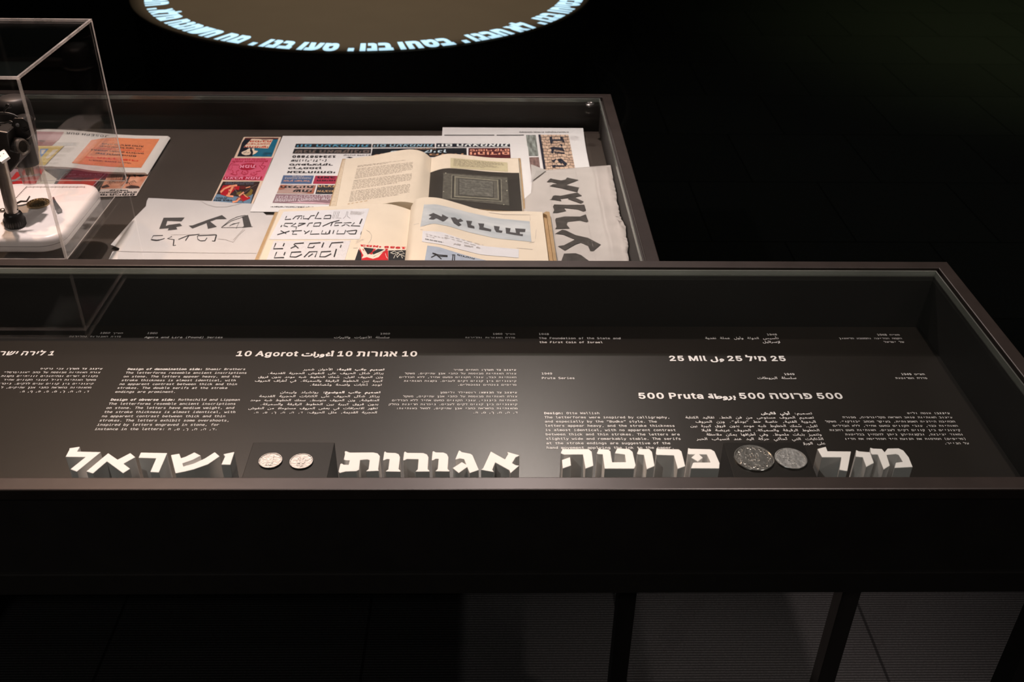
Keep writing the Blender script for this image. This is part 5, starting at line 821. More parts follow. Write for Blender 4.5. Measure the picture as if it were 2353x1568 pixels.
# ---------------------------------------------------------------- white block letters
LZ = CZ-1.042*U
G3, G4, G5, G6, G7 = (120, 1010, 5.229), (560, 1000, 6.921), (880, 1000, 6.921), (1260, 1000, 5.602), (1640, 1000, 4.706)
LETTERS = [
 (G3, 'leftmost white block letter, a lamed with a raised corner', [[(158,210),(205,122),(203,108),(333,88),(298,146),(585,152),(295,388),(217,358),(398,213)]]),
 (G3, 'white block letter alef with straight strokes, right of the leftmost letter', [[(408,385),(672,165),(785,243),(938,163),(1000,213),(857,292),(937,352),(850,407),(657,265),(488,410)]]),
 (G3, 'white block letter resh, middle letter of the left word', [[(1035,222),(1063,158),(1382,164),(1280,398),(1177,392),(1247,228)]]),
 (G3, 'white block letter shin with three arms, second left of the coin plinth', [[(1425,188),(1527,170),(1547,225),(1600,208),(1708,155),(1785,195),(1690,245),(1563,290),(1575,325),(1700,290),(1830,230),(1953,152),(2013,203),(1870,300),(1700,360),(1600,385),(1480,408)]]),
 (G3, 'small white block letter yod just left of the two small coins', [[(2030,303),(2075,205),(2055,178),(2190,150),(2140,305)]]),
 (G4, 'white block letter tav just right of the left plinth', [[(1590,390),(1610,300),(1605,262),(1625,253),(1690,278),(2060,275),(2130,290),(2168,335),(2140,545),(2152,570),(1940,578),(1985,540),(2003,400),(1965,388),(1852,398),(1835,552),(1790,575),(1620,580),(1525,605),(1508,578),(1535,460),(1560,450),(1590,470),(1668,472),(1685,405),(1620,402)]]),
 (G5, 'narrow white block letter vav between the tav and the serifed resh', [[(2,400),(20,275),(30,258),(60,280),(200,285),(250,305),(272,350),(250,540),(283,572),(278,583),(40,580),(85,545),(105,385),(65,382),(8,405)]]),
 (G5, 'serifed white block letter resh, third from the left plinth', [[(320,400),(335,275),(350,260),(385,282),(640,285),(700,308),(725,350),(712,540),(742,570),(740,580),(512,582),(552,545),(565,385),(380,382),(335,405)]]),
 (G5, 'narrow white block letter vav just left of the gimel', [[(775,400),(788,262),(805,255),(840,275),(960,278),(1015,300),(1042,350),(1030,540),(1062,572),(1055,580),(830,577),(870,540),(885,380),(840,378),(790,405)]]),
 (G5, 'white block letter gimel with a slanting foot, left of the serifed alef', [[(1150,385),(1205,250),(1220,245),(1255,272),(1390,297),(1425,320),(1525,555),(1380,605),(1340,510),(1205,605),(1108,525),(1255,430),(1325,470),(1290,385),(1220,372),(1160,390)]]),
 (G5, 'white block letter alef with flared serifs, right end of the middle word', [[(1555,552),(1590,530),(1715,260),(1940,385),(1990,300),(1975,268),(2175,325),(2110,355),(2055,445),(2110,478),(2170,485),(2030,605),(2010,560),(1787,435),(1740,550),(1768,590)]]),
 (G6, 'white block letter he with a separate left foot', [[(158,235),(180,185),(175,165),(200,180),(520,180),(560,215),(580,395),(478,432),(445,250),(200,252)],[(175,320),(280,283),(293,392),(185,430)]]),
 (G6, 'wide white block letter tet with a curled top, right of the he', [[(623,235),(645,185),(640,160),(670,180),(775,185),(800,210),(822,350),(1000,348),(985,250),(855,235),(885,170),(1040,180),(1085,215),(1125,390),(1105,432),(725,432),(700,248),(640,245)]]),
 (G6, 'narrow white block letter vav with slanted foot, right of the tet', [[(1140,238),(1162,185),(1158,158),(1185,178),(1300,180),(1335,215),(1368,398),(1268,440),(1230,255),(1155,248)]]),
 (G6, 'white block letter resh with slanted foot, left of the pe', [[(1385,240),(1393,165),(1415,178),(1680,183),(1715,210),(1763,400),(1665,435),(1618,262),(1395,255)]]),
 (G6, 'white block letter pe with a diamond inside, beside the right plinth', [[(1793,240),(1800,165),(1825,175),(2090,182),(2140,210),(2205,360),(2200,430),(1835,428),(1860,360),(1880,352),(2088,352),(2040,250),(1942,249),(1990,292),(1925,342),(1838,290),(1888,249),(1810,248)]]),
 (G7, 'white block letter lamed just right of the large coins', [[(1120,150),(1213,126),(1232,175),(1485,177),(1445,390),(1360,375),(1380,240),(1172,240)]]),
 (G7, 'small white block letter yod between the right lamed and the mem', [[(1535,235),(1540,160),(1570,175),(1690,185),(1733,300),(1650,345),(1612,240),(1550,235)]]),
 (G7, 'rightmost white block letter, a mem with an open base', [[(1698,195),(1692,135),(1722,145),(1820,150),(1848,185),(1880,145),(2000,143),(2050,165),(2110,240),(2153,345),(1955,355),(1970,298),(2045,290),(2000,215),(1970,205),(1870,215),(1905,330),(1838,372),(1775,210),(1715,210)]]),
]
for g, label, loops in LETTERS:
    mb = MB()
    for l in loops:
        w = [at(*p, LZ) for p in Z(*g, l)]
        mb.prism([[(p.x, p.y) for p in w]], NPZ, LZ)
    tag(mb.build('block_letter', M_LET, bevel=.0005), label, 'letter', 'white block letters standing on the text panel')

# ---------------------------------------------------------------- plinths and coins
def plinth(x0, x1, label):
    y1 = .7318; tag(MB().box(x0, x1, NY0+.022, y1, NPZ, LZ).build('coin_plinth', M_PLINTH, bevel=.0004), label, 'plinth', 'dark plinths under the coins')
plinth(-.2284, -.1512, 'dark plinth under the two small coins')
plinth(.2202, .2968, 'dark plinth under the two large coins')
def coin(px, py, r, mt, label, texts, dents=0, wreath=False, rot=0, z=None, th=.0018, grp='coins laid on the plinths'):
    z0 = LZ if z is None else z
    c = at(px, py, z0+th); c.z = z0
    t = thing('coin', c, label, 'coin', grp)
    k = r/.0186
    MB().lathe([(r*.985, 0), (r, th*.15), (r, th*.85), (r*.985, th), (r*.93, th), (r*.90, th*.78), (r*.001, th*.74)], c, n=64).build('disc', mt, t, auto=35)
    rl = MB()
    Rm = Matrix.Rotation(rot, 3, 'Z')
    if dents:
        for i in range(dents):
            a = 2*math.pi*i/dents; p = c+V((math.cos(a), math.sin(a), 0))*r*.875
            rl.lathe([(r*.018, th*.7), (r*.014, th*.9), (r*.001, th*.95)], p, n=6)
    if wreath:
        for i in range(34):
            a = 2*math.pi*i/34+.1; q = V((math.cos(a), math.sin(a), 0)); s = V((-q.y, q.x, 0)); sg = 1 if i % 2 else -1
            p = c+q*r*(.76+.045*sg)
            d = (s+q*.5*sg).normalized(); e = V((-d.y, d.x, 0)); l = r*.085; w = r*.032
            zz = V((0, 0, th))
            rl.add([p-d*l+zz*.75, p+e*w+zz*.8, p+d*l+zz*.75, p-e*w+zz*.8, p+zz*1.5], [(0, 3, 4), (3, 2, 4), (2, 1, 4), (1, 0, 4), (0, 1, 2, 3)])
    for tx, fx, fy, fh, fw in texts:
        pl, w = lay(tx, 'M', False, .012)
        ys = [q.y*sy for p, tt, x, y, sx, sy in pl for q in p]; h = max(ys)
        for p, tt, x, y, sx, sy in pl:
            vv = []
            for zz in (.72, 1.0):
                for q in p:
                    o = Rm @ V((fx*r+((x+q.x*sx)/w-.5)*fw*r, fy*r+(q.y*sy/h-.5)*fh*r, 0)); vv.append(c+o+V((0, 0, th*zz)))
            n_ = len(p); fs = [(a+n_, b+n_, d+n_) for a, b, d in tt]
            cnt = {}
            for a, b, d in tt:
                for e in ((a, b), (b, d), (d, a)): cnt[e] = 1
            fs += [(a, b, b+n_, a+n_) for a, b in cnt if (b, a) not in cnt]
            rl.add(vv, fs)
    if rl.v: rl.build('relief', mt, t, flat=True)
    return t
coin(1732.6, 1051.4, .0186, M_SILVER, 'largest coin, silver with 500 inside a leafy wreath', [('500', -.05, .2, .42, .78), ('פרוטות', 0, -.2, .16, .62), ('תשי״ב', .05, -.55, .1, .3)], 0, True, -.04)
coin(1817.4, 1053.1, .0150, M_SILVER2, 'dull grey coin with 25, right of the largest coin', [('25', -.18, .25, .5, .7), ('מיל', .0, -.22, .2, .45), ('תש״ח', .05, -.5, .12, .4)], 54)
coin(621.4, 1057.8, .0108, M_ALU, 'left of the two small shiny coins, with a thin stroke', [('1', .2, .12, .9, .18), ('אגורות', 0, -.6, .14, .6)], 0)
coin(692.2, 1059.5, .0108, M_ALU, 'right of the two small shiny coins, with a large 10', [('10', 0, .08, .8, .8), ('אגורות', 0, -.6, .14, .6)], 0)

# ================================================================ papers in the lower case
fz = FPZ
A_ = (480, 280, 4.612); B3 = (880, 280, 3.677); C2 = (480, 305, 9.224); C3 = (600, 310, 7.843); C4 = (590, 460, 6.359)
C5 = (750, 320, 9.224); C6 = (960, 320, 8.715); C7 = (920, 440, 6.359); C8 = (1200, 280, 4.9); D2 = (60, 280, 6.723); D3 = (0, 370, 6.819); S1 = (240, 440, 5.8825)
GP = 'papers laid out in the lower case'
def sheet(name, q, z, label, cat, mt, th=.0004, group=None):
    w = [at(*p, z) for p in q]
    o = MB().prism([[(p.x, p.y) for p in w]], z-th, z).build(name, mt)
    return tag(o, label, cat, group), Flat(z)

# --- strip of three printed cards
sq, sf = sheet('card_strip', Z(*C2, [(740, 92), (1532, 92), (1365, 520), (1345, 540), (1155, 1020), (895, 1600), (-10, 1600), (270, 1010), (490, 545), (530, 535)]), fz+.0012,
    'narrow strip of three printed cards, teal, pink and dark brown', 'print', mat('card_border', PR(232, 186, 160), .8, 0, .2, .03))
# teal card
o = .0003
c1 = patch(sf, Z(*C2, [(770, 112), (1480, 112), (1330, 512), (600, 508)]), o).build('card_picture', pr(22, 98, 122), sq)
patch(sf, Z(*C2, [(772, 114), (1480, 114), (1468, 145), (752, 150)]), 2*o).build('top_band', pr(92, 36, 34), c1)
k = MB(); poly(k, sf, Z(*C2, [(752, 150), (900, 150), (735, 320), (880, 345), (905, 330), (940, 400), (930, 440), (920, 508), (602, 507), (660, 360), (700, 220)]), 2*o); k.build('dark_hair', pr(22, 24, 34), c1, flat=True)
k = MB(); poly(k, sf, Z(*C2, [(910, 140), (1362, 152), (1255, 345), (735, 320)]), 3*o); poly(k, sf, Z(*C2, [(790, 385), (850, 340), (880, 345), (872, 390), (895, 440), (860, 480), (780, 490), (705, 465), (690, 430), (730, 405)]), 3*o)
poly(k, sf, Z(*C2, [(905, 345), (965, 340), (965, 385), (1045, 400), (1000, 445), (930, 480), (940, 420)]), 3*o); k.build('figure', pr(238, 196, 168), c1, flat=True)
k = Ink()
for i, (t, q) in enumerate([('מסיבת', [(880, 178), (1345, 172), (1320, 215), (858, 212)]), ('הפרלמנט', [(810, 240), (1300, 235), (1280, 270), (800, 268)]), ('החמישי', [(760, 298), (1262, 292), (1250, 335), (745, 325)])]):
    textq(k, sf, t, Z(*C2, q), 4*o, True, .035)
k.build('red_lettering', pr(205, 62, 40), c1)
k = Ink(); scrib(k, sf, Z(*C2, [(1160, 425), (1340, 425), (1315, 490), (1140, 490)]), 4, 3*o, 3, .6, .01, .4, .6); k.build('small_print', pr(30, 46, 60), c1)
k = Ink()
scrib(k, sf, Z(*C2, [(1120, 150), (1350, 155), (1345, 172), (1115, 168)]), 1, 4*o, 4, .9); k.build('small_print', pr(30, 46, 60), c1)
k = Ink()
stroke(k, sf, Z(*C2, [(735, 445), (760, 435), (780, 440)]), .8, 4*o); stroke(k, sf, Z(*C2, [(815, 438), (840, 432), (860, 438)]), .8, 4*o); stroke(k, sf, Z(*C2, [(795, 405), (780, 425), (805, 430)]), .7, 4*o)
k.build('face_lines', pr(30, 46, 60), c1)
# pink card
c2 = patch(sf, Z(*C2, [(492, 542), (1340, 540), (1145, 1020), (282, 1005)]), o).build('card_picture', pr(216, 84, 108), sq)
k = Ink()
textq(k, sf, 'תנועת מפעל', Z(*C2, [(560, 555), (1215, 555), (1205, 582), (550, 585)]), 2*o, True, .03)
textq(k, sf, 'אמת התענוגות', Z(*C2, [(495, 600), (1255, 592), (1245, 628), (480, 628)]), 2*o, True, .035)
el = [(822+185*math.cos(a), 728-72*math.sin(a)-12*math.cos(a)) for a in [i*math.pi/16 for i in range(32)]]
poly(k, sf, Z(*C2, el), 2*o); poly(k, sf, Z(*C2, [(318, 940), (1135, 935), (1110, 1005), (300, 1005)]), 2*o)
for pts, w in [([(560, 640), (480, 660), (425, 720), (410, 780), (470, 800), (500, 740), (490, 690), (640, 690)], 1.0), ([(500, 800), (520, 860), (460, 880), (560, 905), (600, 890), (580, 830), (640, 800)], 1.6),
               ([(720, 820), (690, 870), (740, 895), (820, 880), (830, 820), (790, 815)], 1.8), ([(760, 830), (740, 860), (790, 860)], 1.2), ([(900, 860), (885, 900), (960, 910), (1020, 880), (1000, 830), (1100, 820)], 1.6),
               ([(1165, 640), (1110, 700), (1200, 715), (1140, 790), (1070, 700)], 1.8), ([(930, 870), (960, 850), (980, 880)], 1.2)]:
    stroke(k, sf, Z(*C2, pts), w, 2*o)
k.build('crimson_print', pr(172, 14, 44), c2)
for t, q in (('אמת', [(655, 700), (990, 690), (980, 755), (650, 760)]), ('הצבע אמת', [(345, 950), (1100, 946), (1085, 998), (335, 998)])): textq(Ink(), sf, t, Z(*C2, q), 3*o, True, .03).build('light_lettering', pr(236, 140, 160), c2)
# brown and grey card
c3 = patch(sf, Z(*C2, [(300, 1040), (1085, 1040), (865, 1580), (60, 1500)]), o).build('card_picture', pr(52, 30, 28), sq)
k = MB(); poly(k, sf, Z(*C2, [(160, 1310), (290, 1320), (520, 1350), (700, 1380), (940, 1310), (860, 1590), (50, 1510)]), 2*o); k.build('grey_ground', pr(104, 120, 138), c3, flat=True)
k = MB(); poly(k, sf, Z(*C2, [(300, 1130), (460, 1118), (655, 1145), (640, 1225), (560, 1215), (470, 1300), (400, 1365), (250, 1320), (240, 1240)]), 3*o)
poly(k, sf, Z(*C2, [(700, 1330), (880, 1380), (870, 1410), (730, 1465), (640, 1440), (590, 1450), (570, 1440), (600, 1395)]), 3*o); k.build('red_shapes', pr(176, 12, 26), c3, flat=True)
k = MB(); poly(k, sf, Z(*C2, [(660, 1140), (775, 1140), (780, 1200), (720, 1215), (655, 1200)]), 3*o); k.build('maroon_shape', pr(92, 20, 20), c3, flat=True)
k = MB(); poly(k, sf, Z(*C2, [(890, 1195), (935, 1230), (905, 1330), (820, 1365), (740, 1320), (800, 1310), (860, 1260)]), 3*o); poly(k, sf, Z(*C2, [(600, 1280), (690, 1250), (690, 1310), (640, 1330), (575, 1320)]), 3*o); k.build('olive_shape', pr(120, 88, 34), c3, flat=True)
k = MB()
for pts, w in [([(250, 1280), (330, 1200), (450, 1150), (600, 1130)], 4), ([(510, 1160), (460, 1250), (430, 1310), (420, 1340)], 5), ([(370, 1345), (440, 1360), (520, 1365)], 4), ([(430, 1220), (440, 1290)], 2.5), ([(785, 1185), (880, 1160)], 2), ([(745, 1275), (690, 1320), (640, 1360)], 4), ([(660, 1400), (590, 1470), (500, 1485)], 4), ([(730, 1310), (780, 1360), (830, 1390)], 2)]:
    stroke(k, sf, Z(*C2, pts), w, 4*o)
k.build('peach_strokes', pr(240, 142, 104), c3, flat=True)
k = MB(); stroke(k, sf, Z(*C2, [(530, 1170), (620, 1330), (730, 1490)]), 1.1, 5*o); stroke(k, sf, Z(*C2, [(1015, 1120), (900, 1180), (690, 1340), (560, 1460)]), .8, 5*o); k.build('thin_lines', pr(120, 96, 84), c3, flat=True)
k = Ink(); textq(k, sf, 'כלא נמנע מחוצה', Z(*C2, [(360, 1055), (960, 1060), (945, 1080), (350, 1078)]), 3*o, True, .03); textq(k, sf, 'משפט לציבור הרוח', Z(*C2, [(350, 1085), (950, 1088), (935, 1112), (340, 1110)]), 3*o, True, .03)
k.build('grey_lettering', pr(104, 104, 116), c3)
k = Ink(); textq(k, sf, 'תחיה', Z(*C2, [(165, 1385), (390, 1380), (375, 1415), (150, 1410)]), 4*o, True, .03); textq(k, sf, 'וגם בסד', Z(*C2, [(120, 1430), (520, 1430), (505, 1462), (105, 1455)]), 4*o, True, .035)
k.build('dark_lettering', pr(40, 36, 44), c3)

# --- sheet with photographs of lettering on stone, its far edge against the case wall
st = Page([(1017, 295.5, fz+.0105), (1180, 294.5, fz+.0115), (1339.5, 293, fz+.0125)], [(1020, 470, fz+.0016), (1200, 470, fz+.0016), (1396, 470, fz+.0016)])
sm = MB(); nu, nv = 12, 20
def stS(u, v):   # curls up only near the wall
    p = st.S(u, v); b = st.S(u, 0).z; t = st.S(u, 1).z; p.z = b+(t-b)*max(0, (v-.8)/.2)**2; return p
stp = Flat(fz+.0016)
edge = [at(1352.5, 330, fz+.0016), at(1396, 470, fz+.0016)]
for j in range(nv+1):
    v = j/nv; z = fz+.0016+.011*max(0, (v-.72)/.28)**1.6
    yb, yt = at(1200, 475, fz+.0016).y, 1.826
    y = yb+(yt-yb)*v
    xl, xr = at(1017, 296, fz+.011).x, at(1339.5, 293, fz+.0125).x
    for i in range(nu+1): sm.v.append(V((xl+(xr-xl)*i/nu, y, z)))
for j in range(nv):
    for i in range(nu): a = j*(nu+1)+i; sm.f.append((a, a+1, a+nu+2, a+nu+1))
stone = tag(sm.build('print_sheet', M_PAPER, flat=True), 'white sheet with photos of stone lettering, leaning on the far wall', 'print', GP)
md = stone.modifiers.new('thickness', 'SOLIDIFY'); md.thickness = .0004; md.offset = -1
class StoneS:
    def P(s, px, py, off=0):
        z = fz+.0016
        for _ in range(8):
            y = at(px, py, z).y; yb = at(1200, 475, fz+.0016).y; v = (y-yb)/(1.826-yb)
            z = .5*z+.5*(fz+.0016+.011*max(0, (v-.72)/.28)**1.6)
        p = at(px, py, z); p.z += off; return p
ss = StoneS()
def photo_mat(name, c1, c2, mortar, sx, sy, ms=.02):
    m = bpy.data.materials.new(name); m.use_nodes = True; nt = m.node_tree; n = nt.nodes; b = n['Principled BSDF']; b.inputs['Roughness'].default_value = .6
    uv = n.new('ShaderNodeTexCoord'); nz = n.new('ShaderNodeTexNoise'); nz.inputs['Scale'].default_value = 5
    ma = n.new('ShaderNodeVectorMath'); ma.operation = 'MULTIPLY_ADD'; ma.inputs[1].default_value = (.11, .11, 0); nt.links.new(uv.outputs['UV'], nz.inputs['Vector']); nt.links.new(nz.outputs['Color'], ma.inputs[0]); nt.links.new(uv.outputs['UV'], ma.inputs[2])
    br = n.new('ShaderNodeTexBrick'); br.inputs['Scale'].default_value = 1; br.inputs['Brick Width'].default_value = 1/sx; br.inputs['Row Height'].default_value = 1/sy; br.inputs['Mortar Size'].default_value = ms; br.inputs['Mortar Smooth'].default_value = 0
    br.inputs['Color1'].default_value = (*c1, 1); br.inputs['Color2'].default_value = (*c2, 1); br.inputs['Mortar'].default_value = (*mortar, 1)
    nt.links.new(ma.outputs[0], br.inputs['Vector']); nt.links.new(br.outputs['Color'], b.inputs['Base Color']); return m
def blotch_mat(name, c1, c2, scale=4):
    m = bpy.data.materials.new(name); m.use_nodes = True; nt = m.node_tree; n = nt.nodes; b = n['Principled BSDF']; b.inputs['Roughness'].default_value = .6
    uv = n.new('ShaderNodeTexCoord'); nz = n.new('ShaderNodeTexNoise'); nz.inputs['Scale'].default_value = scale; nz.inputs['Detail'].default_value = 6; nt.links.new(uv.outputs['UV'], nz.inputs['Vector'])
    rp = n.new('ShaderNodeValToRGB'); rp.color_ramp.elements[0].position = .35; rp.color_ramp.elements[1].position = .65; rp.color_ramp.elements[0].color = (*c1, 1); rp.color_ramp.elements[1].color = (*c2, 1)
    nt.links.new(nz.outputs[0], rp.inputs[0]); nt.links.new(rp.outputs[0], b.inputs['Base Color']); return m
o = .0008
ph = patch(ss, Z(*C8, [(180, 150), (520, 150), (598, 545), (240, 545)]), o, 4, 10).build('stone_photo', photo_mat('stone_wall_photo', PR(226, 178, 150), PR(196, 148, 124), PR(40, 28, 26), 7, 12, .007), stone, flat=True)
k = MB()
for pts in [[(305, 180), (335, 175), (340, 205), (430, 205), (425, 178), (445, 172), (480, 235), (455, 240), (445, 222), (345, 222), (340, 255), (315, 250)],
            [(310, 300), (350, 290), (440, 300), (445, 288), (478, 335), (470, 345), (440, 330), (360, 320), (350, 365), (322, 360), (330, 325)],
            [(320, 450), (385, 425), (360, 465)], [(395, 428), (440, 422), (510, 485), (480, 510), (450, 470), (440, 450)], [(335, 500), (378, 490), (375, 520), (340, 525)], [(395, 440), (430, 432), (450, 475), (435, 480)],
            [(180, 152), (205, 152), (265, 540), (240, 540)], [(425, 262), (445, 258), (455, 282), (435, 286)], [(360, 345), (475, 355), (478, 370), (362, 358)], [(380, 498), (470, 500), (472, 512), (380, 512)]]:
    poly(k, ss, Z(*C8, pts), 2*o)
k.build('dark_letters', pr(36, 34, 46), ph, flat=True)
patch(ss, Z(*C8, [(42, 152), (152, 152), (183, 385), (68, 385)]), o, 3, 6).build('stone_photo', blotch_mat('arch_photo', PR(88, 80, 72), PR(168, 160, 150), 3), stone, flat=True)
patch(ss, Z(*C8, [(75, 405), (187, 402), (210, 600), (92, 600)]), o, 3, 6).build('stone_photo', blotch_mat('brick_photo', PR(96, 64, 60), PR(150, 108, 98), 5), stone, flat=True)
k = Ink(); textq(k, ss, 'ספסופם/אותיות חקוקות/חומרת', [(1193, 302.2), (1306.5, 302.2), (1307, 306), (1193.5, 306)], o, True, .02)
for x0, x1 in ((1021, 1136), (1141, 1204)): stroke(k, ss, [(x0, 311.5), (x1, 311.3)], 1.4, o)
k.build('caption', M_INK, stone)

# --- large white type sample sheet
wz = fz+.0034
big, bf = sheet('print_sheet', [(649.8, 312.5), (1210, 312), (1231, 492), (574.8, 486.5)], wz, 'large white sheet of alphabet samples and coloured lettering boxes', 'print', M_PAPER, .0005, GP)
o = .0003
def boxp(name, q, col, texts, tcol, bold=.02):
    b = patch(bf, q, o).build(name, pr(*col), big)
    for t, tq in texts: textq(Ink(), bf, t, tq, 2*o, True, bold).build('lettering', pr(*tcol), b)
    return b
def q3(x0, x1, y0, y1, sl=-.32, e=0):   # parallelogram in C3 zoom coordinates, leaning with the sheet
    return Z(*C3, [(x0, y0), (x1, y0), (x1+e+sl*(y1-y0), y1), (x0+sl*(y1-y0), y1)])
boxp('title_bar', Z(*C3, [(630, 163), (1992, 166), (1985, 232), (605, 230)]), (24, 24, 30), [('יום העצמאות', Z(*C3, [(655, 178), (1950, 180), (1930, 220), (640, 220)]))], (92, 152, 178))
boxp('title_bar', [(857, 331.2), (998.9, 330.7), (999, 338.8), (855, 339.4)], (22, 24, 30), [('יום העצמאות', [(860, 332.6), (996, 332), (994, 337.6), (858.5, 338)])], (150, 176, 190))
boxp('title_bar', [(1002.6, 329.9), (1171.5, 329.6), (1172.3, 338), (1002, 338.8)], (20, 24, 36), [('יום העצמאות', [(1006, 331.4), (1169, 331), (1167, 337.4), (1006, 337.6)])], (236, 222, 216), .03)
boxp('lettering_box', Z(*C3, [(598, 252), (1985, 255), (1975, 340), (565, 340)]), (34, 28, 28), [('שנת האשקונים', Z(*C3, [(620, 262), (1965, 262), (1940, 332), (600, 332)]))], (112, 88, 80), .04)
boxp('lettering_box', [(856, 341.9), (1072, 340.5), (1072.5, 361), (852, 362.5)], (18, 19, 24), [('הפלמ״ח', [(955, 341.5), (1002, 342), (1001, 344.8), (955, 344.5)]), ('קרית שמונה', [(858, 354), (1066, 352), (1064, 357.5), (856, 359)])], (186, 128, 92))
k = Ink(); textq(k, bf, 'עמוס קינן', [(898, 346), (1028, 344.5), (1026, 351.5), (895, 352.5)], 3*o, True, .02); k.build('white_script', pr(206, 208, 212), big)
boxp('lettering_box', [(1076.6, 340.7), (1172, 340.2), (1173.8, 364), (1076, 364.5)], (84, 24, 28), [('סיפורי קדם', [(1080, 342), (1169.6, 341.6), (1170, 348), (1080, 348.2)]), ('ויהודים', [(1080, 350), (1170, 349.8), (1170.5, 356), (1080, 356.4)])], (236, 150, 120), .03)
k = Ink()
for t, q in [('1234567890', [(568, 372), (1350, 374), (1338, 416), (560, 418)]), ('שת(:;״.!?,-)', [(545, 445), (1190, 440), (1165, 492), (535, 488)]), ('סעפףצץקר', [(512, 512), (1310, 515), (1290, 556), (500, 556)]),
             ('כךלמםנן', [(495, 578), (1100, 578), (1085, 628), (478, 626)]), ('אבגדהוזחטי', [(470, 652), (1345, 655), (1330, 696), (455, 694)]), ('ירושלמי/נחצבי/צפון וקדם', [(185, 1283), (950, 1292), (940, 1322), (165, 1310)])]:
    textq(Ink(), bf, t, Z(*C3, q), o, True, .05).build('alphabet_print', M_INK, big)
textq(k, bf, 'קולנוע פלטין 8', Z(*C3, [(1490, 355), (1975, 357), (1970, 382), (1480, 382)]), o, True, .03)
poly(k, bf, Z(*C3, [(1530, 410), (1590, 398), (1660, 410), (1600, 424)]), o)
k.build('small_caption', M_INK, big)
boxp('lettering_box', Z(*C3, [(402, 732), (953, 738), (908, 886), (350, 884)]), (78, 92, 124), [('ארץ ישראל', Z(*C3, [(412, 815), (890, 815), (872, 855), (398, 852)]))], (220, 146, 118), .03)
k = Ink(); textq(k, bf, 'בתמונות ובאמנות', Z(*C3, [(432, 770), (905, 772), (895, 800), (422, 800)]), 2*o, True); textq(k, bf, 'מרחבי', Z(*C3, [(570, 742), (775, 744), (765, 764), (560, 762)]), 2*o, True); k.build('pale_lettering', pr(196, 170, 166), big)
boxp('lettering_box', Z(*C3, [(978, 740), (1400, 742), (1370, 888), (930, 886)]), (172, 42, 66), [('האב', Z(*C3, [(1020, 755), (1340, 757), (1330, 788), (1012, 788)])), ('המימון', Z(*C3, [(1010, 808), (1400, 808), (1390, 840), (1000, 840)]))], (52, 14, 26), .05)
b = boxp('lettering_box', Z(*C3, [(350, 900), (995, 905), (945, 1070), (278, 1058)]), (182, 138, 126), [('תגליות', Z(*C3, [(350, 925), (960, 922), (945, 970), (345, 968)])), ('שתי', Z(*C3, [(590, 990), (925, 992), (905, 1040), (570, 1032)]))], (32, 26, 28), .04)
for l in ([(350, 903), (470, 905), (420, 980), (330, 1000), (308, 985)], [(960, 930), (990, 920), (945, 1065), (810, 1060), (900, 1010)]): poly(MB(), bf, Z(*C3, l), 1.5*o).build('rust_patch', pr(170, 96, 76), b, flat=True)
boxp('lettering_box', Z(*C3, [(1020, 905), (1400, 908), (1350, 1072), (975, 1070)]), (44, 42, 46), [('הרצל', Z(*C3, [(1030, 912), (1360, 914), (1345, 958), (1030, 958)])), ('אלבום', Z(*C3, [(1010, 1005), (1340, 1008), (1330, 1045), (1005, 1042)]))], (222, 162, 112), .02)
b = boxp('lettering_box', Z(*C3, [(270, 1070), (1320, 1088), (1270, 1256), (205, 1228)]), (146, 104, 108), [], None)
k = Ink(); textq(k, bf, 'שפתותינו למשפטיה שלום', Z(*C3, [(250, 1165), (1300, 1130), (1290, 1185), (245, 1225)]), 2*o, True); textq(k, bf, 'לבנים ונופים בשירה עברית', Z(*C3, [(270, 1110), (1300, 1085), (1290, 1130), (262, 1170)]), 2*o, True, 0)
k.build('white_script', pr(222, 192, 192), b)
k = MB(); poly(k, bf, Z(*C3, [(450, 1232), (700, 1212), (950, 1218), (1275, 1245), (1270, 1256), (800, 1245)]), 2*o); k.build('pink_arc', pr(214, 160, 164), b, flat=True)

# --- sketch papers at the left
sk2, _ = sheet('sketch_sheet', Z(*S1, [(470, 328), (2330, 322), (2330, 1150), (-60, 1150), (110, 812), (200, 800)]), fz+.0010, 'white paper under the pencil sketch, its edge showing along the near side', 'paper', M_PAPER2, .0004, GP)
skp = Page([(318, 462.5, fz+.010), (400, 458, fz+.007), (480, 463, fz+.003), (560, 466, fz+.0026), (640, 469, fz+.0024)],
           [(240, 600, fz+.0022), (330, 600, fz+.0022), (430, 600, fz+.0022), (530, 600, fz+.0022), (640, 600, fz+.0022)])
class SkF:   # sheet whose left edge lifts a little
    def P(s, px, py, off=0):
        z = fz+.0022
        for _ in range(3):
            z = fz+.0022+.008*max(0, min(1, (-.50-at(px, py, z).x)/.12))**1.5
        p = at(px, py, z); p.z += off; return p
skf = SkF()
out = Z(*S1, [(595, 88), (1000, 108), (1440, 130), (1800, 160), (2005, 165), (2200, 330), (2330, 330), (2330, 700), (2230, 850), (2230, 950), (180, 950), (180, 830), (205, 768), (85, 720), (240, 540), (420, 340), (560, 200), (572, 130)])
k = MB()
l = []
for i in range(len(out)):
    a, b = V(out[i]), V(out[(i+1) % len(out)]); n_ = max(1, int((b-a).length/10)); l += [a.lerp(b, j/n_) for j in range(n_)]
p_, t_ = tess([[(q.x, q.y) for q in l]])
bmt = bmesh.new(); vs_ = [bmt.verts.new((q.x, q.y, 0)) for q in p_]
for t in t_: bmt.faces.new([vs_[i] for i in t])
bmesh.ops.subdivide_edges(bmt, edges=[e for e in bmt.edges if e.calc_length() > 14], cuts=3, use_grid_fill=True)
bmesh.ops.triangulate(bmt, faces=bmt.faces)
bmt.verts.index_update()
k.add([skf.P(q.co.x, q.co.y) for q in bmt.verts], [tuple(x.index for x in reversed(f.verts)) for f in bmt.faces]); bmt.free()
sk = tag(k.build('sketch_sheet', M_THIN, flat=True), 'curling white paper with hatched and outlined letters drawn in pencil', 'drawing', GP)
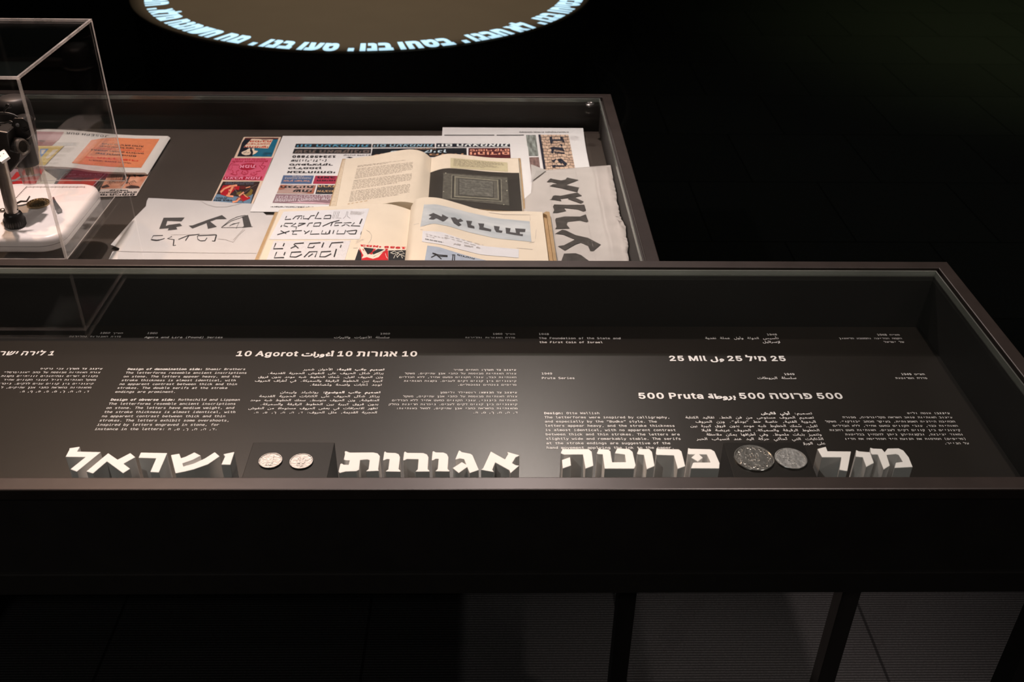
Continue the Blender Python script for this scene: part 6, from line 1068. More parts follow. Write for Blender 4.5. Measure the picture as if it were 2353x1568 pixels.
md = sk.modifiers.new('thickness', 'SOLIDIFY'); md.thickness = .0003; md.offset = -1
k = MB(); o = .0003
for pts in [[(800, 358), (1085, 355), (1040, 408), (850, 400), (830, 470), (870, 455), (1020, 435), (1050, 468), (970, 485), (985, 515), (855, 530), (870, 500), (740, 510)],
            [(1140, 465), (1190, 462), (1400, 385), (1590, 322), (1655, 375), (1510, 380), (1430, 410), (1520, 480), (1400, 508), (1380, 430), (1225, 490), (1190, 505)],
            [(1860, 345), (1940, 320), (1990, 480), (1860, 495), (1885, 470)]]:
    poly(k, skf, Z(*S1, pts), o)
k.build('hatched_letters', M_PENCIL, sk, flat=True)
k = MB()
for pts, w in [([(1580, 490), (1700, 390), (1800, 345), (1900, 325), (1940, 345), (1975, 480)], 1.1), ([(1600, 478), (1720, 400), (1870, 350)], 1), ([(1690, 470), (1740, 440), (1815, 430), (1780, 505)], 1), ([(1580, 492), (1780, 492), (2005, 480)], .9),
               ([(1870, 360), (1890, 470)], .8), ([(1700, 460), (1830, 420)], .8)]:
    stroke(k, skf, Z(*S1, pts), w, 1.5*o)
k.build('outlined_letter', M_PENCIL, sk, flat=True)
k = MB()
for pts, w in [([(790, 598), (660, 602), (628, 655), (740, 662), (815, 638)], 1.5), ([(640, 656), (700, 666), (745, 660)], 2.6), ([(912, 612), (850, 640), (945, 655), (930, 735), (965, 730)], 1.6), ([(940, 660), (930, 738)], 2.4), ([(1000, 652), (1130, 600), (1285, 582)], 1.6), ([(1140, 602), (1095, 668)], 2),
               ([(1255, 605), (1262, 650), (1300, 672), (1360, 668), (1388, 630)], 1.7), ([(1262, 602), (1515, 590), (1490, 675), (1455, 672)], 1.7), ([(1515, 592), (1490, 675)], 2.6)]:
    stroke(k, skf, Z(*S1, pts), w, 1.5*o)
k.build('pen_letters', M_INK, sk, flat=True)
k = MB()
for pts, w in [([(1300, 128), (1380, 180), (1500, 212), (1650, 212), (1850, 165)], .7), ([(1530, 645), (1640, 655), (1740, 690), (1810, 600), (1900, 520)], .8), ([(1740, 660), (1880, 510)], .7), ([(160, 812), (700, 822), (1400, 835), (2050, 838)], .8), ([(900, 590), (1150, 585), (1500, 580)], .5)]:
    stroke(MB(), skf, Z(*S1, pts), w, 1.2*o).build('faint_line', M_PENCIL2, sk, flat=True)

# --- open printed book with the dark photograph
bz = fz+.0040
pl_ = Page([(794, 365.5, bz+.012), (854, 358, bz+.018), (902, 348.7, bz+.026), (943, 343.3, bz+.030), (972.2, 349.3, bz+.027), (990.7, 363.4, bz+.014)],
           [(772.8, 474, bz+.011), (830, 471, bz+.015), (882, 468, bz+.021), (919, 463.6, bz+.025), (952, 468, bz+.022), (982, 484, bz+.011)])
pr_ = Page([(991.2, 364, bz+.014), (1011.6, 356.7, bz+.020), (1031, 353.6, bz+.022), (1063.3, 355.6, bz+.020), (1120.6, 361.9, bz+.013), (1172.3, 364.2, bz+.009), (1190.6, 364.2, bz+.0085)],
           [(982.5, 484, bz+.011), (1003, 478, bz+.016), (1022, 475.5, bz+.018), (1055, 476, bz+.016), (1120, 482, bz+.011), (1180, 485.6, bz+.008), (1200.8, 485.8, bz+.0075)])
bk = thing('open_book', at(985, 420, bz), 'open cream printed book with a dark photograph of a framed plaque', 'book')
cv = MB(); w_ = [at(*p, bz) for p in [(787, 367.5), (990, 366), (1196, 366), (1207, 487.5), (982, 487), (756, 477)]]
cv.prism([[(p.x, p.y) for p in w_]], bz-.0005, bz+.002).build('cover', M_TAN, bk)
L1 = pl_.solid(bz+.002, fore=(.004, 0)).build('left_pages', M_CREAM, bk, auto=40)
R1 = pr_.solid(bz+.002, fore=(0, .003)).build('right_pages', M_CREAM, bk, auto=40)
# stepped loose leaves at the left fore-edge
k = MB()
for i, (a, b_, zz) in enumerate([(788, 758, .0045), (791, 763, .0075)]):
    w_ = [at(a, 367, bz+zz), at(a+30, 366, bz+zz), at(b_+36, 475, bz+zz), at(b_, 475.5, bz+zz)]
    k.prism([[(p.x, p.y) for p in w_]], bz+.002, bz+zz)
k.build('page_edges', M_CREAM2, bk)
o = .00035
k = Ink()
scrib(k, pl_, Z(*C5, [(655, 560), (1860, 418), (1858, 440), (648, 605)]), 2, o, 11, .55, .012, .03, .09, .25)
scrib(k, pl_, Z(*C5, [(640, 625), (1845, 480), (1828, 672), (592, 845)]), 9, o, 12, .44, .012, .03, .09)
scrib(k, pl_, Z(*C5, [(585, 870), (1815, 722), (1798, 895), (535, 1075)]), 8, o, 13, .44, .012, .03, .09)
scrib(k, pl_, Z(*C5, [(525, 1100), (1780, 945), (1755, 1160), (468, 1340)]), 9, o, 14, .44, .012, .03, .09)
k.build('page_text', M_INK2, L1)
k = Ink(); scrib(k, pl_, Z(*C5, [(450, 1368), (1040, 1265), (1035, 1290), (445, 1392)]), 1, o, 15, .8, .05, .08, .12); k.build('stamp', mat('ochre_stamp', (.52, .36, .20), .8, 0, .1), L1)
q = Z(*C6, [(250, 655), (2015, 657), (2100, 1440), (190, 1440)])
dk = MB(); nu, nv = 26, 10; va = pr_.uv(*Z(*C6, [(1000, 612)])[0])[1]
for j in range(nv+1):
    for i in range(nu+1):
        u, v = .002+.992*i/nu, va*j/nv; dk.uv[len(dk.v)] = (i/nu, j/nv); p = pr_.S(u, v); p.z += o; dk.v.append(p)
for j in range(nv):
    for i in range(nu): a = j*(nu+1)+i; dk.f.append((a, a+1, a+nu+2, a+nu+1))
dk = dk.build('dark_photo', mat('photo_black', PR(52, 42, 36), .55, 0, .3, .12, 60), R1, smooth=True, flat=True)
def pq(q, off, col, name, par, noise=.15):
    return patch(pr_, Z(*C6, q), off, 14, 4).build(name, mat('photo_%02x%02x%02x' % col, PR(*col), .6, 0, .25, noise, 160), par, flat=True)
pq([(515, 682), (1795, 772), (1832, 1335), (492, 1200)], 2*o, (92, 80, 70), 'plaque', dk, .3)
pq([(680, 722), (1672, 805), (1690, 1262), (665, 1205)], 2.6*o, (142, 126, 108), 'plaque_rim', dk)
pq([(692, 735), (1660, 815), (1672, 1248), (680, 1192)], 3.2*o, (62, 53, 47), 'plaque_groove', dk)
pq([(735, 752), (1612, 828), (1628, 1232), (725, 1175)], 3.8*o, (136, 120, 102), 'plaque_moulding', dk)
pq([(765, 785), (1588, 850), (1600, 1205), (755, 1150)], 4.4*o, (98, 86, 76), 'plaque_slope', dk)
pq([(815, 800), (1512, 862), (1524, 1188), (815, 1140)], 5.0*o, (58, 50, 44), 'plaque_shade', dk)
pq([(832, 812), (1505, 872), (1512, 1180), (830, 1135)], 5.6*o, (108, 96, 86), 'plaque_field', dk, .35)
k = Ink(); scrib(k, pr_, Z(*C6, [(870, 850), (1480, 900), (1490, 1150), (860, 1100)]), 6, 6.2*o, 21, .5, .05, .06, .15); k.build('plaque_letters', mat('photo_relief', PR(86, 76, 68), .7), dk)
k = MB()
for x, y in ((1772, 850), (1785, 1040), (1722, 1322), (560, 690), (515, 1060)):
    poly(MB(), pr_, Z(*C6, [(x-14, y), (x, y-10), (x+16, y), (x, y+10)]), 3*o).build('plaque_nail', mat('photo_glint', PR(196, 176, 150), .6), dk, flat=True)
patch(pr_, Z(*C6, [(655, 375), (1795, 470), (1808, 655), (652, 575)]), o, 10, 3).build('pasted_slip', mat('buff_slip', PR(206, 178, 142), .8, 0, .2, .05), R1, flat=True)
k = Ink(); scrib(k, pr_, Z(*C6, [(712, 395), (1745, 485), (1750, 610), (708, 545)]), 7, 2*o, 22, .5, .014, .05, .1, .3); k.build('slip_text', M_INK2, R1)

# --- thin layout paper with large brushed letters
rows = [(258, 545, 992, 488), (180, 610, 1005, 570), (110, 680, 1024, 650), (104, 740, 1036, 730), (98, 800, 1060, 800), (60, 835, 1062, 870), (20, 870, 1075, 930), (14, 940, 1086, 985), (8, 1004, 1098, 1050), (8, 1030, 1110, 1075), (262, 1060, 1125, 1120), (275, 1150, 1160, 1180), (290, 1250, 1170, 1300),
        (303, 1330, 1180, 1350), (316, 1400, 1196, 1400), (332, 1500, 1188, 1470), (342, 1570, 1204, 1570), (356, 1660, 1215, 1660), (374, 1760, 1235, 1760)]
tz = fz+.0052
rd = random.Random(5)
def tis_z(px, py): return tz+.0022*(math.sin(py*.085+px*.008)*.5+math.sin(py*.21-px*.03)*.22+.3*math.sin(px*.06+py*.02))+.004*max(0, (395-py)/25)*max(0, (px-1340)/60)
def tisP(px, py):
    p = at(px, py, tis_z(px, py))
    if p.x > .2035: d = ray(px, py); p = CAM+d*(.2035/d.x)     # turns up against the case wall
    return p
k = MB(); nu = 22; fine = []
for a, b in zip(rows[:-1], rows[1:]):
    for f in (0, .33, .67): fine.append([a[i]+(b[i]-a[i])*f for i in range(4)])
fine.append(list(rows[-1]))
for r in fine:
    r[2] += rd.uniform(-6, 6)
    for i in range(nu+1):
        px, py = Z(*C8, [(r[0]+(r[2]-r[0])*i/nu, r[1]+(r[3]-r[1])*i/nu)])[0]
        k.v.append(tisP(px, py))
for j in range(len(fine)-1):
    for i in range(nu): a = j*(nu+1)+i; k.f.append((a, a+nu+1, a+nu+2, a+1))
ts = tag(k.build('layout_paper', M_TISSUE, smooth=True, flat=True), 'torn translucent paper with a column of large black brushed letters', 'drawing', GP)
md = ts.modifiers.new('thickness', 'SOLIDIFY'); md.thickness = .0002; md.offset = -1
class TisF:
    def P(s, px, py, off=0):
        p = tisP(px, py); p.z += off; return p
tf = TisF()
k = MB(); a_, b_, c_ = [V(p) for p in Z(*C8, [(98, 478), (272, 545), (104, 668)])]
p3 = [at(*a_, tz+.008), at(*b_, tz+.003), at(*c_, tz+.004)]
k.add(p3+[(p3[0]+p3[1]+p3[2])/3+V((0, 0, .002))], [(0, 3, 1), (1, 3, 2), (2, 3, 0)]); k.build('folded_corner', M_TISSUEF, ts, flat=True)
BR = [[(275,683),(320,640),(340,648),(440,665),(485,655),(505,632),(635,660),(560,690),(490,715),(640,745),(620,795),(540,778),(440,752),(310,728),(345,708),(405,702),(330,683)],
 [(305,880),(330,875),(345,840),(370,832),(430,838),(620,800),(672,838),(590,855),(695,905),(660,925),(515,875),(525,862),(430,872),(442,900),(370,885)],
 [(345,960),(360,935),(500,940),(700,938),(718,1005),(690,1015),(620,990),(470,975),(495,1008),(400,1030),(345,1030),(360,1000)],
 [(370,1110),(380,1090),(480,1070),(650,1072),(715,1047),(745,1125),(725,1135),(650,1115),(510,1130),(500,1165),(535,1205),(370,1212),(385,1190)],
 [(370,1265),(450,1220),(490,1228),(600,1280),(740,1312),(885,1388),(800,1460),(765,1458),(740,1400),(660,1365),(600,1385),(480,1455),(400,1405),(470,1395),(595,1330),(520,1300),(460,1275)],
 [(430,1600),(470,1490),(600,1485),(660,1505),(790,1600)]]
k = MB()
for l in BR:
    pts = Z(*C8, l); den = []
    for i in range(len(pts)):
        a, b = V(pts[i]), V(pts[(i+1) % len(pts)]); n_ = max(1, int((b-a).length/7)); den += [a.lerp(b, j/n_) for j in range(n_)]
    p_, t_ = tess([[(q.x, q.y) for q in den]])
    k.add([tf.P(q.x, q.y, .0008) for q in p_], [t[::-1] for t in t_])
k.build('brushed_letters', M_BRUSH, ts, flat=True)
k = MB()
for pts in ([(290, 560), (330, 900), (400, 1568)], [(600, 560), (720, 1050), (830, 1568)]): 
    pp = Z(*C8, pts); stroke(k, tf, [V(pp[0]).lerp(V(pp[1]), i/12) for i in range(12)]+[V(pp[1]).lerp(V(pp[2]), i/12) for i in range(13)], .5, .0006)
k.build('guide_lines', M_PENCIL2, ts, flat=True)

# --- scrapbook in front, open, with pasted drawings
cz_ = fz+.0050
ql = Page([(642.6, 481.6, cz_+.010), (720, 475.8, cz_+.013), (777, 473.2, cz_+.016), (835, 469.4, cz_+.0205), (889, 468.6, cz_+.0225), (920, 475, cz_+.019), (943.5, 483, cz_+.014)],
          [(573, 655, cz_+.009), (660, 652, cz_+.011), (730, 650, cz_+.013), (800, 647, cz_+.017), (860, 646, cz_+.019), (898, 649, cz_+.016), (925, 656, cz_+.011)])
qr = Page([(944.2, 476, cz_+.018), (954.6, 460.4, cz_+.028), (967, 455, cz_+.031), (987.6, 453.4, cz_+.031), (1014.4, 456.5, cz_+.028), (1061.5, 469.9, cz_+.020), (1093, 479.3, cz_+.015), (1132.3, 485.6, cz_+.012), (1203, 485.6, cz_+.011), (1246, 487.2, cz_+.011)],
          [(926, 650, cz_+.015), (936, 640, cz_+.024), (949, 636, cz_+.0265), (972, 635, cz_+.0265), (1002, 637, cz_+.024), (1055, 646, cz_+.017), (1092, 653, cz_+.013), (1136, 658, cz_+.0105), (1214, 658, cz_+.010), (1268, 659, cz_+.010)])
sb = thing('scrapbook', at(940, 560, cz_), 'open scrapbook nearest the near edge, pasted with letter drawings', 'book')
w_ = [at(*p, cz_) for p in [(632, 491), (943, 495), (1257, 498), (1288, 662), (926, 662), (560, 662)]]
MB().prism([[(p.x, p.y) for p in w_]], cz_-.0003, cz_+.0025).build('cover', M_TAN, sb)
w_ = [at(*p, cz_+.0085) for p in Z(*C7, [(2085, 318), (2130, 292), (2180, 300), (2188, 345), (2330, 1330), (2285, 1330), (2140, 345)])]
MB().prism([[(p.x, p.y) for p in w_]], cz_+.0025, cz_+.0085).build('cover_edge', M_TAN, sb)
L2 = ql.solid(cz_+.0025, fore=(.005, 0)).build('left_pages', M_CREAM, sb, auto=40)
R2 = qr.solid(cz_+.0025, nu=40, fore=(0, .002)).build('right_pages', M_CREAM, sb, auto=40)
o = .00035
M_SLIP = mat('cool_white_paper', (.74, .75, .79), .8, 0, .2, .02)
pa = patch(ql, Z(*C4, [(392, 172), (1645, 125), (1500, 575), (180, 578)]), o, 12, 6).build('pasted_sheet', M_SLIP, L2, flat=True)
pb = patch(ql, Z(*C4, [(250, 600), (1375, 592), (1260, 960), (95, 1000)]), o, 12, 6).build('pasted_sheet', mat('speckled_copy', (.70, .70, .73), .8, 0, .2, .12, 700), L2, flat=True)
LN1 = [([(437, 240), (412, 290), (500, 285)], 2.2), ([(525, 285), (575, 240), (665, 235), (645, 285)], 2), ([(590, 285), (625, 250)], 1.8), ([(690, 232), (678, 278), (760, 278)], 2), ([(848, 230), (790, 236), (750, 292)], 2), ([(905, 180), (852, 275), (945, 275)], 2.4),
       ([(1085, 225), (1000, 232), (975, 275), (1080, 275)], 2), ([(1085, 225), (1075, 275)], 2.2), ([(370, 372), (350, 398)], 2.2), ([(530, 345), (415, 345), (395, 380), (455, 395)], 2), ([(575, 342), (500, 390), (585, 398), (570, 435)], 2.2), ([(715, 345), (620, 345), (600, 388), (715, 345)], 2),
       ([(820, 338), (765, 345), (735, 390)], 2), ([(940, 335), (850, 342), (825, 388), (915, 385), (940, 335)], 2), ([(960, 388), (1080, 335), (1210, 300)], 2), ([(1110, 325), (1080, 385)], 2.2), ([(1250, 335), (1150, 340), (1135, 380), (1200, 375)], 2), ([(1385, 335), (1270, 340), (1355, 385)], 2), ([(1290, 365), (1240, 385)], 1.8),
       ([(1430, 335), (1375, 380), (1510, 385)], 2), ([(1540, 278), (1505, 355)], 2.8), ([(300, 512), (480, 458)], 2), ([(350, 452), (430, 495)], 2), ([(660, 452), (512, 458)], 2), ([(545, 458), (520, 505), (588, 505)], 2), ([(775, 452), (700, 500)], 2), ([(690, 452), (715, 478)], 2), ([(805, 450), (780, 505), (915, 500)], 2),
       ([(965, 448), (940, 500), (1045, 500), (1070, 445)], 2), ([(1015, 470), (1005, 490)], 2), ([(1075, 445), (1060, 500)], 2.2), ([(1130, 445), (1110, 500)], 2.2), ([(1190, 445), (1165, 500), (1280, 498), (1300, 445)], 2), ([(1460, 445), (1310, 462), (1360, 500), (1440, 500)], 2), ([(1462, 445), (1440, 505)], 2.4), ([(1530, 465), (1518, 510)], 1.2)]
k = MB()
for pts, w in LN1: stroke(k, ql, Z(*C4, pts), w, 2*o)
k.build('drawn_letters', M_INK, pa, flat=True)
k = MB()
for pts in ([(1135, 170), (1105, 270), (1125, 272)], [(1160, 172), (1125, 270)], [(1190, 170), (1155, 268), (1235, 268)], [(1210, 172), (1180, 262)], [(1320, 170), (1300, 240), (1265, 275)], [(1335, 172), (1320, 240), (1365, 272)]): stroke(k, ql, Z(*C4, pts), .6, 2*o)
k.build('outline_letters', M_PENCIL, pa, flat=True)
k = Ink(); scrib(k, ql, Z(*C4, [(1375, 165), (1580, 180), (1570, 225), (1360, 215)]), 5, 2*o, 31, .45, .02, .1, .25, .3); k.build('small_text', M_INK2, pa)
LN2 = [([(280, 635), (245, 718), (385, 715)], 2.6), ([(405, 635), (385, 680)], 2.6), ([(690, 632), (560, 642), (540, 650), (610, 712)], 2.4), ([(580, 672), (495, 712)], 2.2), ([(935, 628), (775, 640), (745, 700), (820, 700), (845, 675)], 2.4), ([(980, 625), (950, 700)], 2.8), ([(1265, 622), (1095, 632), (1060, 700)], 2.4), ([(1235, 660), (1220, 700)], 2.4),
       ([(292, 765), (255, 850), (400, 845)], 2.6), ([(415, 765), (398, 812)], 2.6), ([(650, 762), (510, 768), (485, 835), (575, 838), (660, 798)], 2.5), ([(690, 840), (770, 762), (885, 758), (850, 840)], 2.4), ([(750, 835), (820, 790)], 2.2), ([(1085, 755), (945, 762), (920, 835), (1000, 835), (1090, 790)], 2.5), ([(1165, 720), (1130, 838)], 3)]
k = MB()
for pts, w in LN2: stroke(k, ql, Z(*C4, pts), w, 2*o)
k.build('drawn_letters', M_INK, pb, flat=True)
k = MB(); stroke(k, ql, Z(*C4, [(1600, 440), (1650, 470), (1680, 520), (1670, 580), (1630, 635)]), .7, o); stroke(k, ql, Z(*C4, [(1410, 705), (1480, 700)]), .7, o)
scrib(k, ql, Z(*C4, [(1460, 590), (1575, 565), (1560, 610), (1445, 640)]), 3, o, 33, .4, .06, .2, .3)
k.build('pencil_notes', M_PENCIL2, L2, flat=True)
# red and black print pasted at the gutter
pc = patch(ql, Z(*C4, [(1490, 640), (2185, 690), (2165, 1000), (1410, 960)]), o, 12, 6).build('pasted_print', pr(236, 200, 180), L2, flat=True)
k = Ink(); textq(k, ql, 'במאי 1959', Z(*C4, [(1515, 655), (2180, 692), (2170, 722), (1508, 684)]), 2*o, True, .05)
for pts in [[(1500, 695), (1545, 790), (1560, 810), (1530, 860), (1510, 780)], [(1740, 715), (1710, 770), (1680, 800), (1640, 790), (1700, 720)], [(1920, 740), (1920, 960), (1540, 950), (1530, 860), (1610, 840), (1700, 865), (1780, 840), (1850, 760)], [(1870, 715), (1925, 720), (1880, 760)], [(1540, 710), (1570, 735), (1560, 745)]]: poly(k, ql, Z(*C4, pts), 2*o)
k.build('red_print', pr(202, 26, 34), pc)
k = MB()
for pts in [[(1490, 720), (1530, 790), (1530, 870), (1520, 960), (1412, 950)], [(1560, 700), (1710, 715), (1680, 770), (1620, 800)], [(1770, 720), (1870, 730), (1700, 800), (1690, 770)], [(1925, 745), (2180, 738), (2168, 998), (1922, 975)]]: poly(k, ql, Z(*C4, pts), 2.6*o)
k.build('black_print', pr(30, 28, 32), pc, flat=True)
k = MB()
for pts, w in [([(1955, 780), (2010, 755), (2055, 775), (2000, 795), (1955, 780)], 1), ([(2055, 775), (2120, 755), (2160, 790), (2090, 805), (2055, 775)], 1), ([(2060, 790), (2050, 810)], 1.5), ([(2000, 860), (2030, 800), (2060, 850)], 1.1), ([(2050, 845), (2100, 800), (2130, 860)], 1.1), ([(2115, 815), (2160, 830)], 1), ([(1880, 790), (1895, 840), (1910, 860)], .9), ([(1700, 830), (1880, 735)], 2)]: stroke(k, ql, Z(*C4, pts), w, 3.2*o)
k.build('white_lines', pr(240, 214, 196), pc, flat=True)
# right page: vellum with pencil letters, note slip, second drawing
GV = [(345, 195), (520, 190), (700, 230), (1000, 310), (1400, 395), (1890, 440)]
def strip(surf, top, bot, off, n_=18):
    def al(pl, t):
        x = t*(len(pl)-1); i = min(int(x), len(pl)-2); return V(pl[i]).lerp(V(pl[i+1]), x-i)
    m_ = MB()
    for j in range(5):
        for i in range(n_+1):
            p = al(top, i/n_).lerp(al(bot, i/n_), j/4); m_.uv[len(m_.v)] = (i/n_, 1-j/4); m_.v.append(surf.P(p.x, p.y, off))
    for j in range(4):
        for i in range(n_): a = j*(n_+1)+i; m_.f.append((a, a+n_+1, a+n_+2, a+1))
    return m_
pv = strip(qr, Z(*C7, GV), Z(*C7, [(290, 520), (480, 470), (700, 510), (1000, 600), (1400, 690), (1915, 740)]), o).build('pasted_drawing', blotch_mat('grey_vellum', PR(178, 168, 168), PR(210, 194, 190), 2.5), R2, flat=True)
KN = [[(412, 352), (480, 320), (540, 345), (605, 375), (610, 340), (705, 388), (640, 440), (620, 445), (525, 395), (485, 418), (415, 410), (455, 372)],
      [(735, 388), (800, 385), (840, 420), (880, 402), (920, 438), (855, 455), (895, 495), (850, 515), (780, 470)],
      [(960, 432), (1050, 440), (1030, 495), (1080, 515), (1085, 550), (985, 530), (975, 480)],
      [(1135, 470), (1225, 478), (1215, 530), (1328, 560), (1325, 592), (1150, 562), (1155, 520)],
      [(1365, 508), (1452, 520), (1440, 572), (1495, 582), (1480, 612), (1400, 600), (1375, 560)],
      [(1535, 535), (1612, 545), (1600, 600), (1690, 612), (1680, 560), (1675, 545), (1828, 555), (1822, 600), (1745, 598), (1745, 628), (1790, 630), (1788, 660), (1545, 620)]]
k = MB()
for l in KN:
    poly(k, qr, Z(*C7, l), 2*o, 5)
k.build('pencil_letters', mat('dark_pencil', (.075, .073, .078), .7, 0, .3, .3, 300), pv, flat=True)
pn = strip(qr, Z(*C7, [(325, 580), (600, 595), (900, 700), (1180, 800), (1730, 850)]), Z(*C7, [(315, 738), (600, 780), (900, 860), (1180, 930), (1728, 975)]), 1.4*o).build('note_slip', M_SLIP, R2, flat=True)
k = Ink()
scrib(k, qr, Z(*C7, [(650, 635), (1220, 780), (1200, 840), (640, 690)]), 2, 3.4*o, 41, .35, .05, .08, .16)
scrib(k, qr, Z(*C7, [(372, 620), (700, 690), (690, 750), (372, 670)]), 2, 3.4*o, 42, .35, .05, .08, .16)
scrib(k, qr, Z(*C7, [(780, 760), (1710, 900), (1705, 930), (775, 790)]), 1, 3.4*o, 43, .7, .05, .08, .16)
k.build('handwriting', M_PENCIL2, pn)
k = Ink(); scrib(k, qr, Z(*C7, [(362, 695), (705, 760), (702, 776), (360, 712)]), 1, 3.4*o, 44, .8, .03, .15, .2); k.build('bold_note', M_INK, pn)
pd = strip(qr, Z(*C7, [(395, 795), (560, 815), (800, 890), (1000, 950), (1250, 1010)]), Z(*C7, [(340, 1100), (560, 1110), (800, 1160), (1000, 1200), (1250, 1240)]), o).build('pasted_drawing', mat('blue_grey_paper', PR(170, 164, 174), .8, 0, .2, .08, 90), R2, flat=True)
k = MB()
for pts, w in [([(470, 905), (560, 935), (690, 945)], 2.2), ([(470, 912), (560, 955), (690, 958)], 1.8), ([(500, 910), (600, 995)], 2.2), ([(450, 970), (530, 930)], 2.2), ([(770, 935), (760, 1020)], 2.2), ([(795, 935), (790, 1020)], 2.2), ([(755, 932), (800, 934)], 1.6)]: stroke(k, qr, Z(*C7, pts), w, 2*o)
k.build('pen_letters', M_INK, pd, flat=True)
k = Ink(); textq(k, qr, 'מודעות', Z(*C7, [(835, 920), (1090, 985), (1085, 1000), (830, 940)]), 2*o, True, .03); k.build('caption', M_INK, pd)
k = MB()
for pts in ([(135, 500), (200, 490), (270, 470)], [(150, 600), (300, 560), (560, 600)], [(1290, 310), (1500, 340), (1890, 345), (1900, 430)], [(1920, 730), (1880, 760), (1960, 740)], [(1985, 560), (1975, 700)], [(1700, 830), (1930, 850)]): stroke(k, qr, Z(*C7, pts), .6, o)
k.build('pencil_notes', M_PENCIL2, R2, flat=True)

# --- left group under the clear box: postcard sheet, thick red book, magazine
cs, cf = sheet('postcard_sheet', Z(*D2, [(600, 740), (1000, 730), (1930, 765), (1700, 1150), (1090, 1166), (300, 1130)]), fz+.0012, 'sheet of dark red and orange printed cards under the magazine', 'print', pr(40, 34, 32), .0004, GP)
o = .0003
pd_ = patch(cf, Z(*D2, [(620, 760), (1225, 770), (1050, 1010), (440, 1010)]), o).build('card_picture', pr(150, 26, 40), cs)
k = MB(); poly(k, cf, Z(*D2, [(540, 895), (1090, 880), (1030, 1000), (450, 1010)]), 2*o); k.build('red_field', pr(196, 58, 44), pd_, flat=True)
k = MB(); poly(k, cf, Z(*D2, [(590, 858), (1060, 875), (1050, 892), (880, 905), (800, 920), (700, 900), (560, 890)]), 3*o); poly(k, cf, Z(*D2, [(840, 870), (845, 930), (830, 930)]), 3*o); k.build('dark_forms', pr(44, 36, 38), pd_, flat=True)
k = Ink(); textq(k, cf, 'למים-תרחיב-רוח', Z(*D2, [(622, 812), (1172, 815), (1160, 838), (612, 838)]), 3*o, True, .03); k.build('lettering', pr(226, 188, 190), pd_)
k = MB()
for pts in ([(500, 920), (600, 800), (640, 790)], [(1235, 800), (1030, 1000)]): stroke(k, cf, Z(*D2, pts), 1, 2*o)
k.build('white_rules', pr(226, 206, 200), cs, flat=True)
po = patch(cf, Z(*D2, [(1285, 775), (1930, 768), (1702, 1148), (1092, 1164)]), o).build('card_picture', pr(222, 188, 174), cs)
ob = patch(cf, Z(*D2, [(1290, 790), (1915, 785), (1750, 1032), (1145, 1040)]), 2*o).build('orange_photo', blotch_mat('orange_rock_photo', PR(206, 116, 84), PR(236, 158, 126), 3), po)
k = MB(); rd = random.Random(9)
for i in range(9):
    x = 1330+i*22; stroke(k, cf, Z(*D2, [(x, 815), (x-10+rd.uniform(-6, 6), 880), (x-40, 960)]), .7, 3*o)
for pts in [[(1500, 840), (1560, 815), (1530, 900), (1480, 930)], [(1640, 815), (1700, 815), (1690, 870)], [(1700, 840), (1860, 800), (1820, 850), (1760, 860)], [(1530, 1020), (1620, 985), (1740, 1000), (1760, 1030), (1600, 1038)], [(1160, 1010), (1250, 975), (1300, 1010), (1180, 1035)], [(1590, 830), (1620, 830), (1560, 960), (1540, 960)]]: poly(k, cf, Z(*D2, pts), 3*o)
for i in range(14):
    x = rd.uniform(1200, 1700); y = rd.uniform(930, 1010); stroke(k, cf, Z(*D2, [(x, y), (x+rd.uniform(10, 40), y-25), (x+50, y+10)]), .8, 3*o)
k.build('dark_lines', pr(70, 44, 40), ob, flat=True)
k = Ink()
for t, q in [('קץ לשמד', [(1295, 1050), (1595, 1052), (1585, 1080), (1285, 1078)]), ('התמתקות לאדם', [(1118, 1082), (1720, 1074), (1700, 1108), (1108, 1110)]), ('ימי הביתים', [(1112, 1118), (1685, 1112), (1668, 1146), (1106, 1146)])]: textq(k, cf, t, Z(*D2, q), 2*o, True, .06)
k.build('black_lettering', M_INK, po)

# thick closed book, red cover
rz = fz+.019
w_ = [at(*p, rz) for p in Z(*D3, [(-160, 60), (690, 90), (625, 330), (560, 480), (-160, 520)])]
w_ = [at(*p, rz) for p in [(-20, 376), (104, 383.5), (90, 408), (72, 437), (-20, 440)]]
rb = thing('closed_book', V((w_[1].x, w_[1].y, fz)), 'thick closed book with red cover and cream page edges, under the magazine', 'book')
rp = [(p.x, p.y) for p in w_]
MB().prism([rp], rz-.001, rz).build('cover', pr(206, 40, 40), rb)
wp = [at(*p, rz-.001) for p in [(-20, 375), (105, 383.5), (91, 408), (73, 437), (-20, 440)]]
wb = [at(*p, fz+.0008) for p in [(-20, 386), (140, 391), (129, 414), (112, 446), (-20, 452)]]
pb_ = MB(); pb_.v += wb+wp; pb_.f += [(4, 3, 2, 1, 0), (5, 6, 7, 8, 9)]+[(i, (i+1) % 5, 5+(i+1) % 5, 5+i) for i in range(5)]
pb_.build('page_block', mat('cream_page_block', (.74, .69, .60), .85, 0, .1, .14, 420), rb)
rf = Flat(rz); o = .0003
k = MB()
poly(k, rf, Z(*D3, [(120, 150), (260, 60), (420, 70), (340, 190), (260, 170), (190, 260), (150, 290)]), o); k.build('grey_shape', pr(176, 128, 130), rb, flat=True)
k = MB()
for pts in ([(-40, 330), (240, 310), (330, 250), (340, 210), (300, 190)], [(340, 250), (480, 235), (640, 215)]): stroke(k, rf, Z(*D3, pts), 4.5, 2*o)
k.build('grey_bands', pr(158, 138, 136), rb, flat=True)

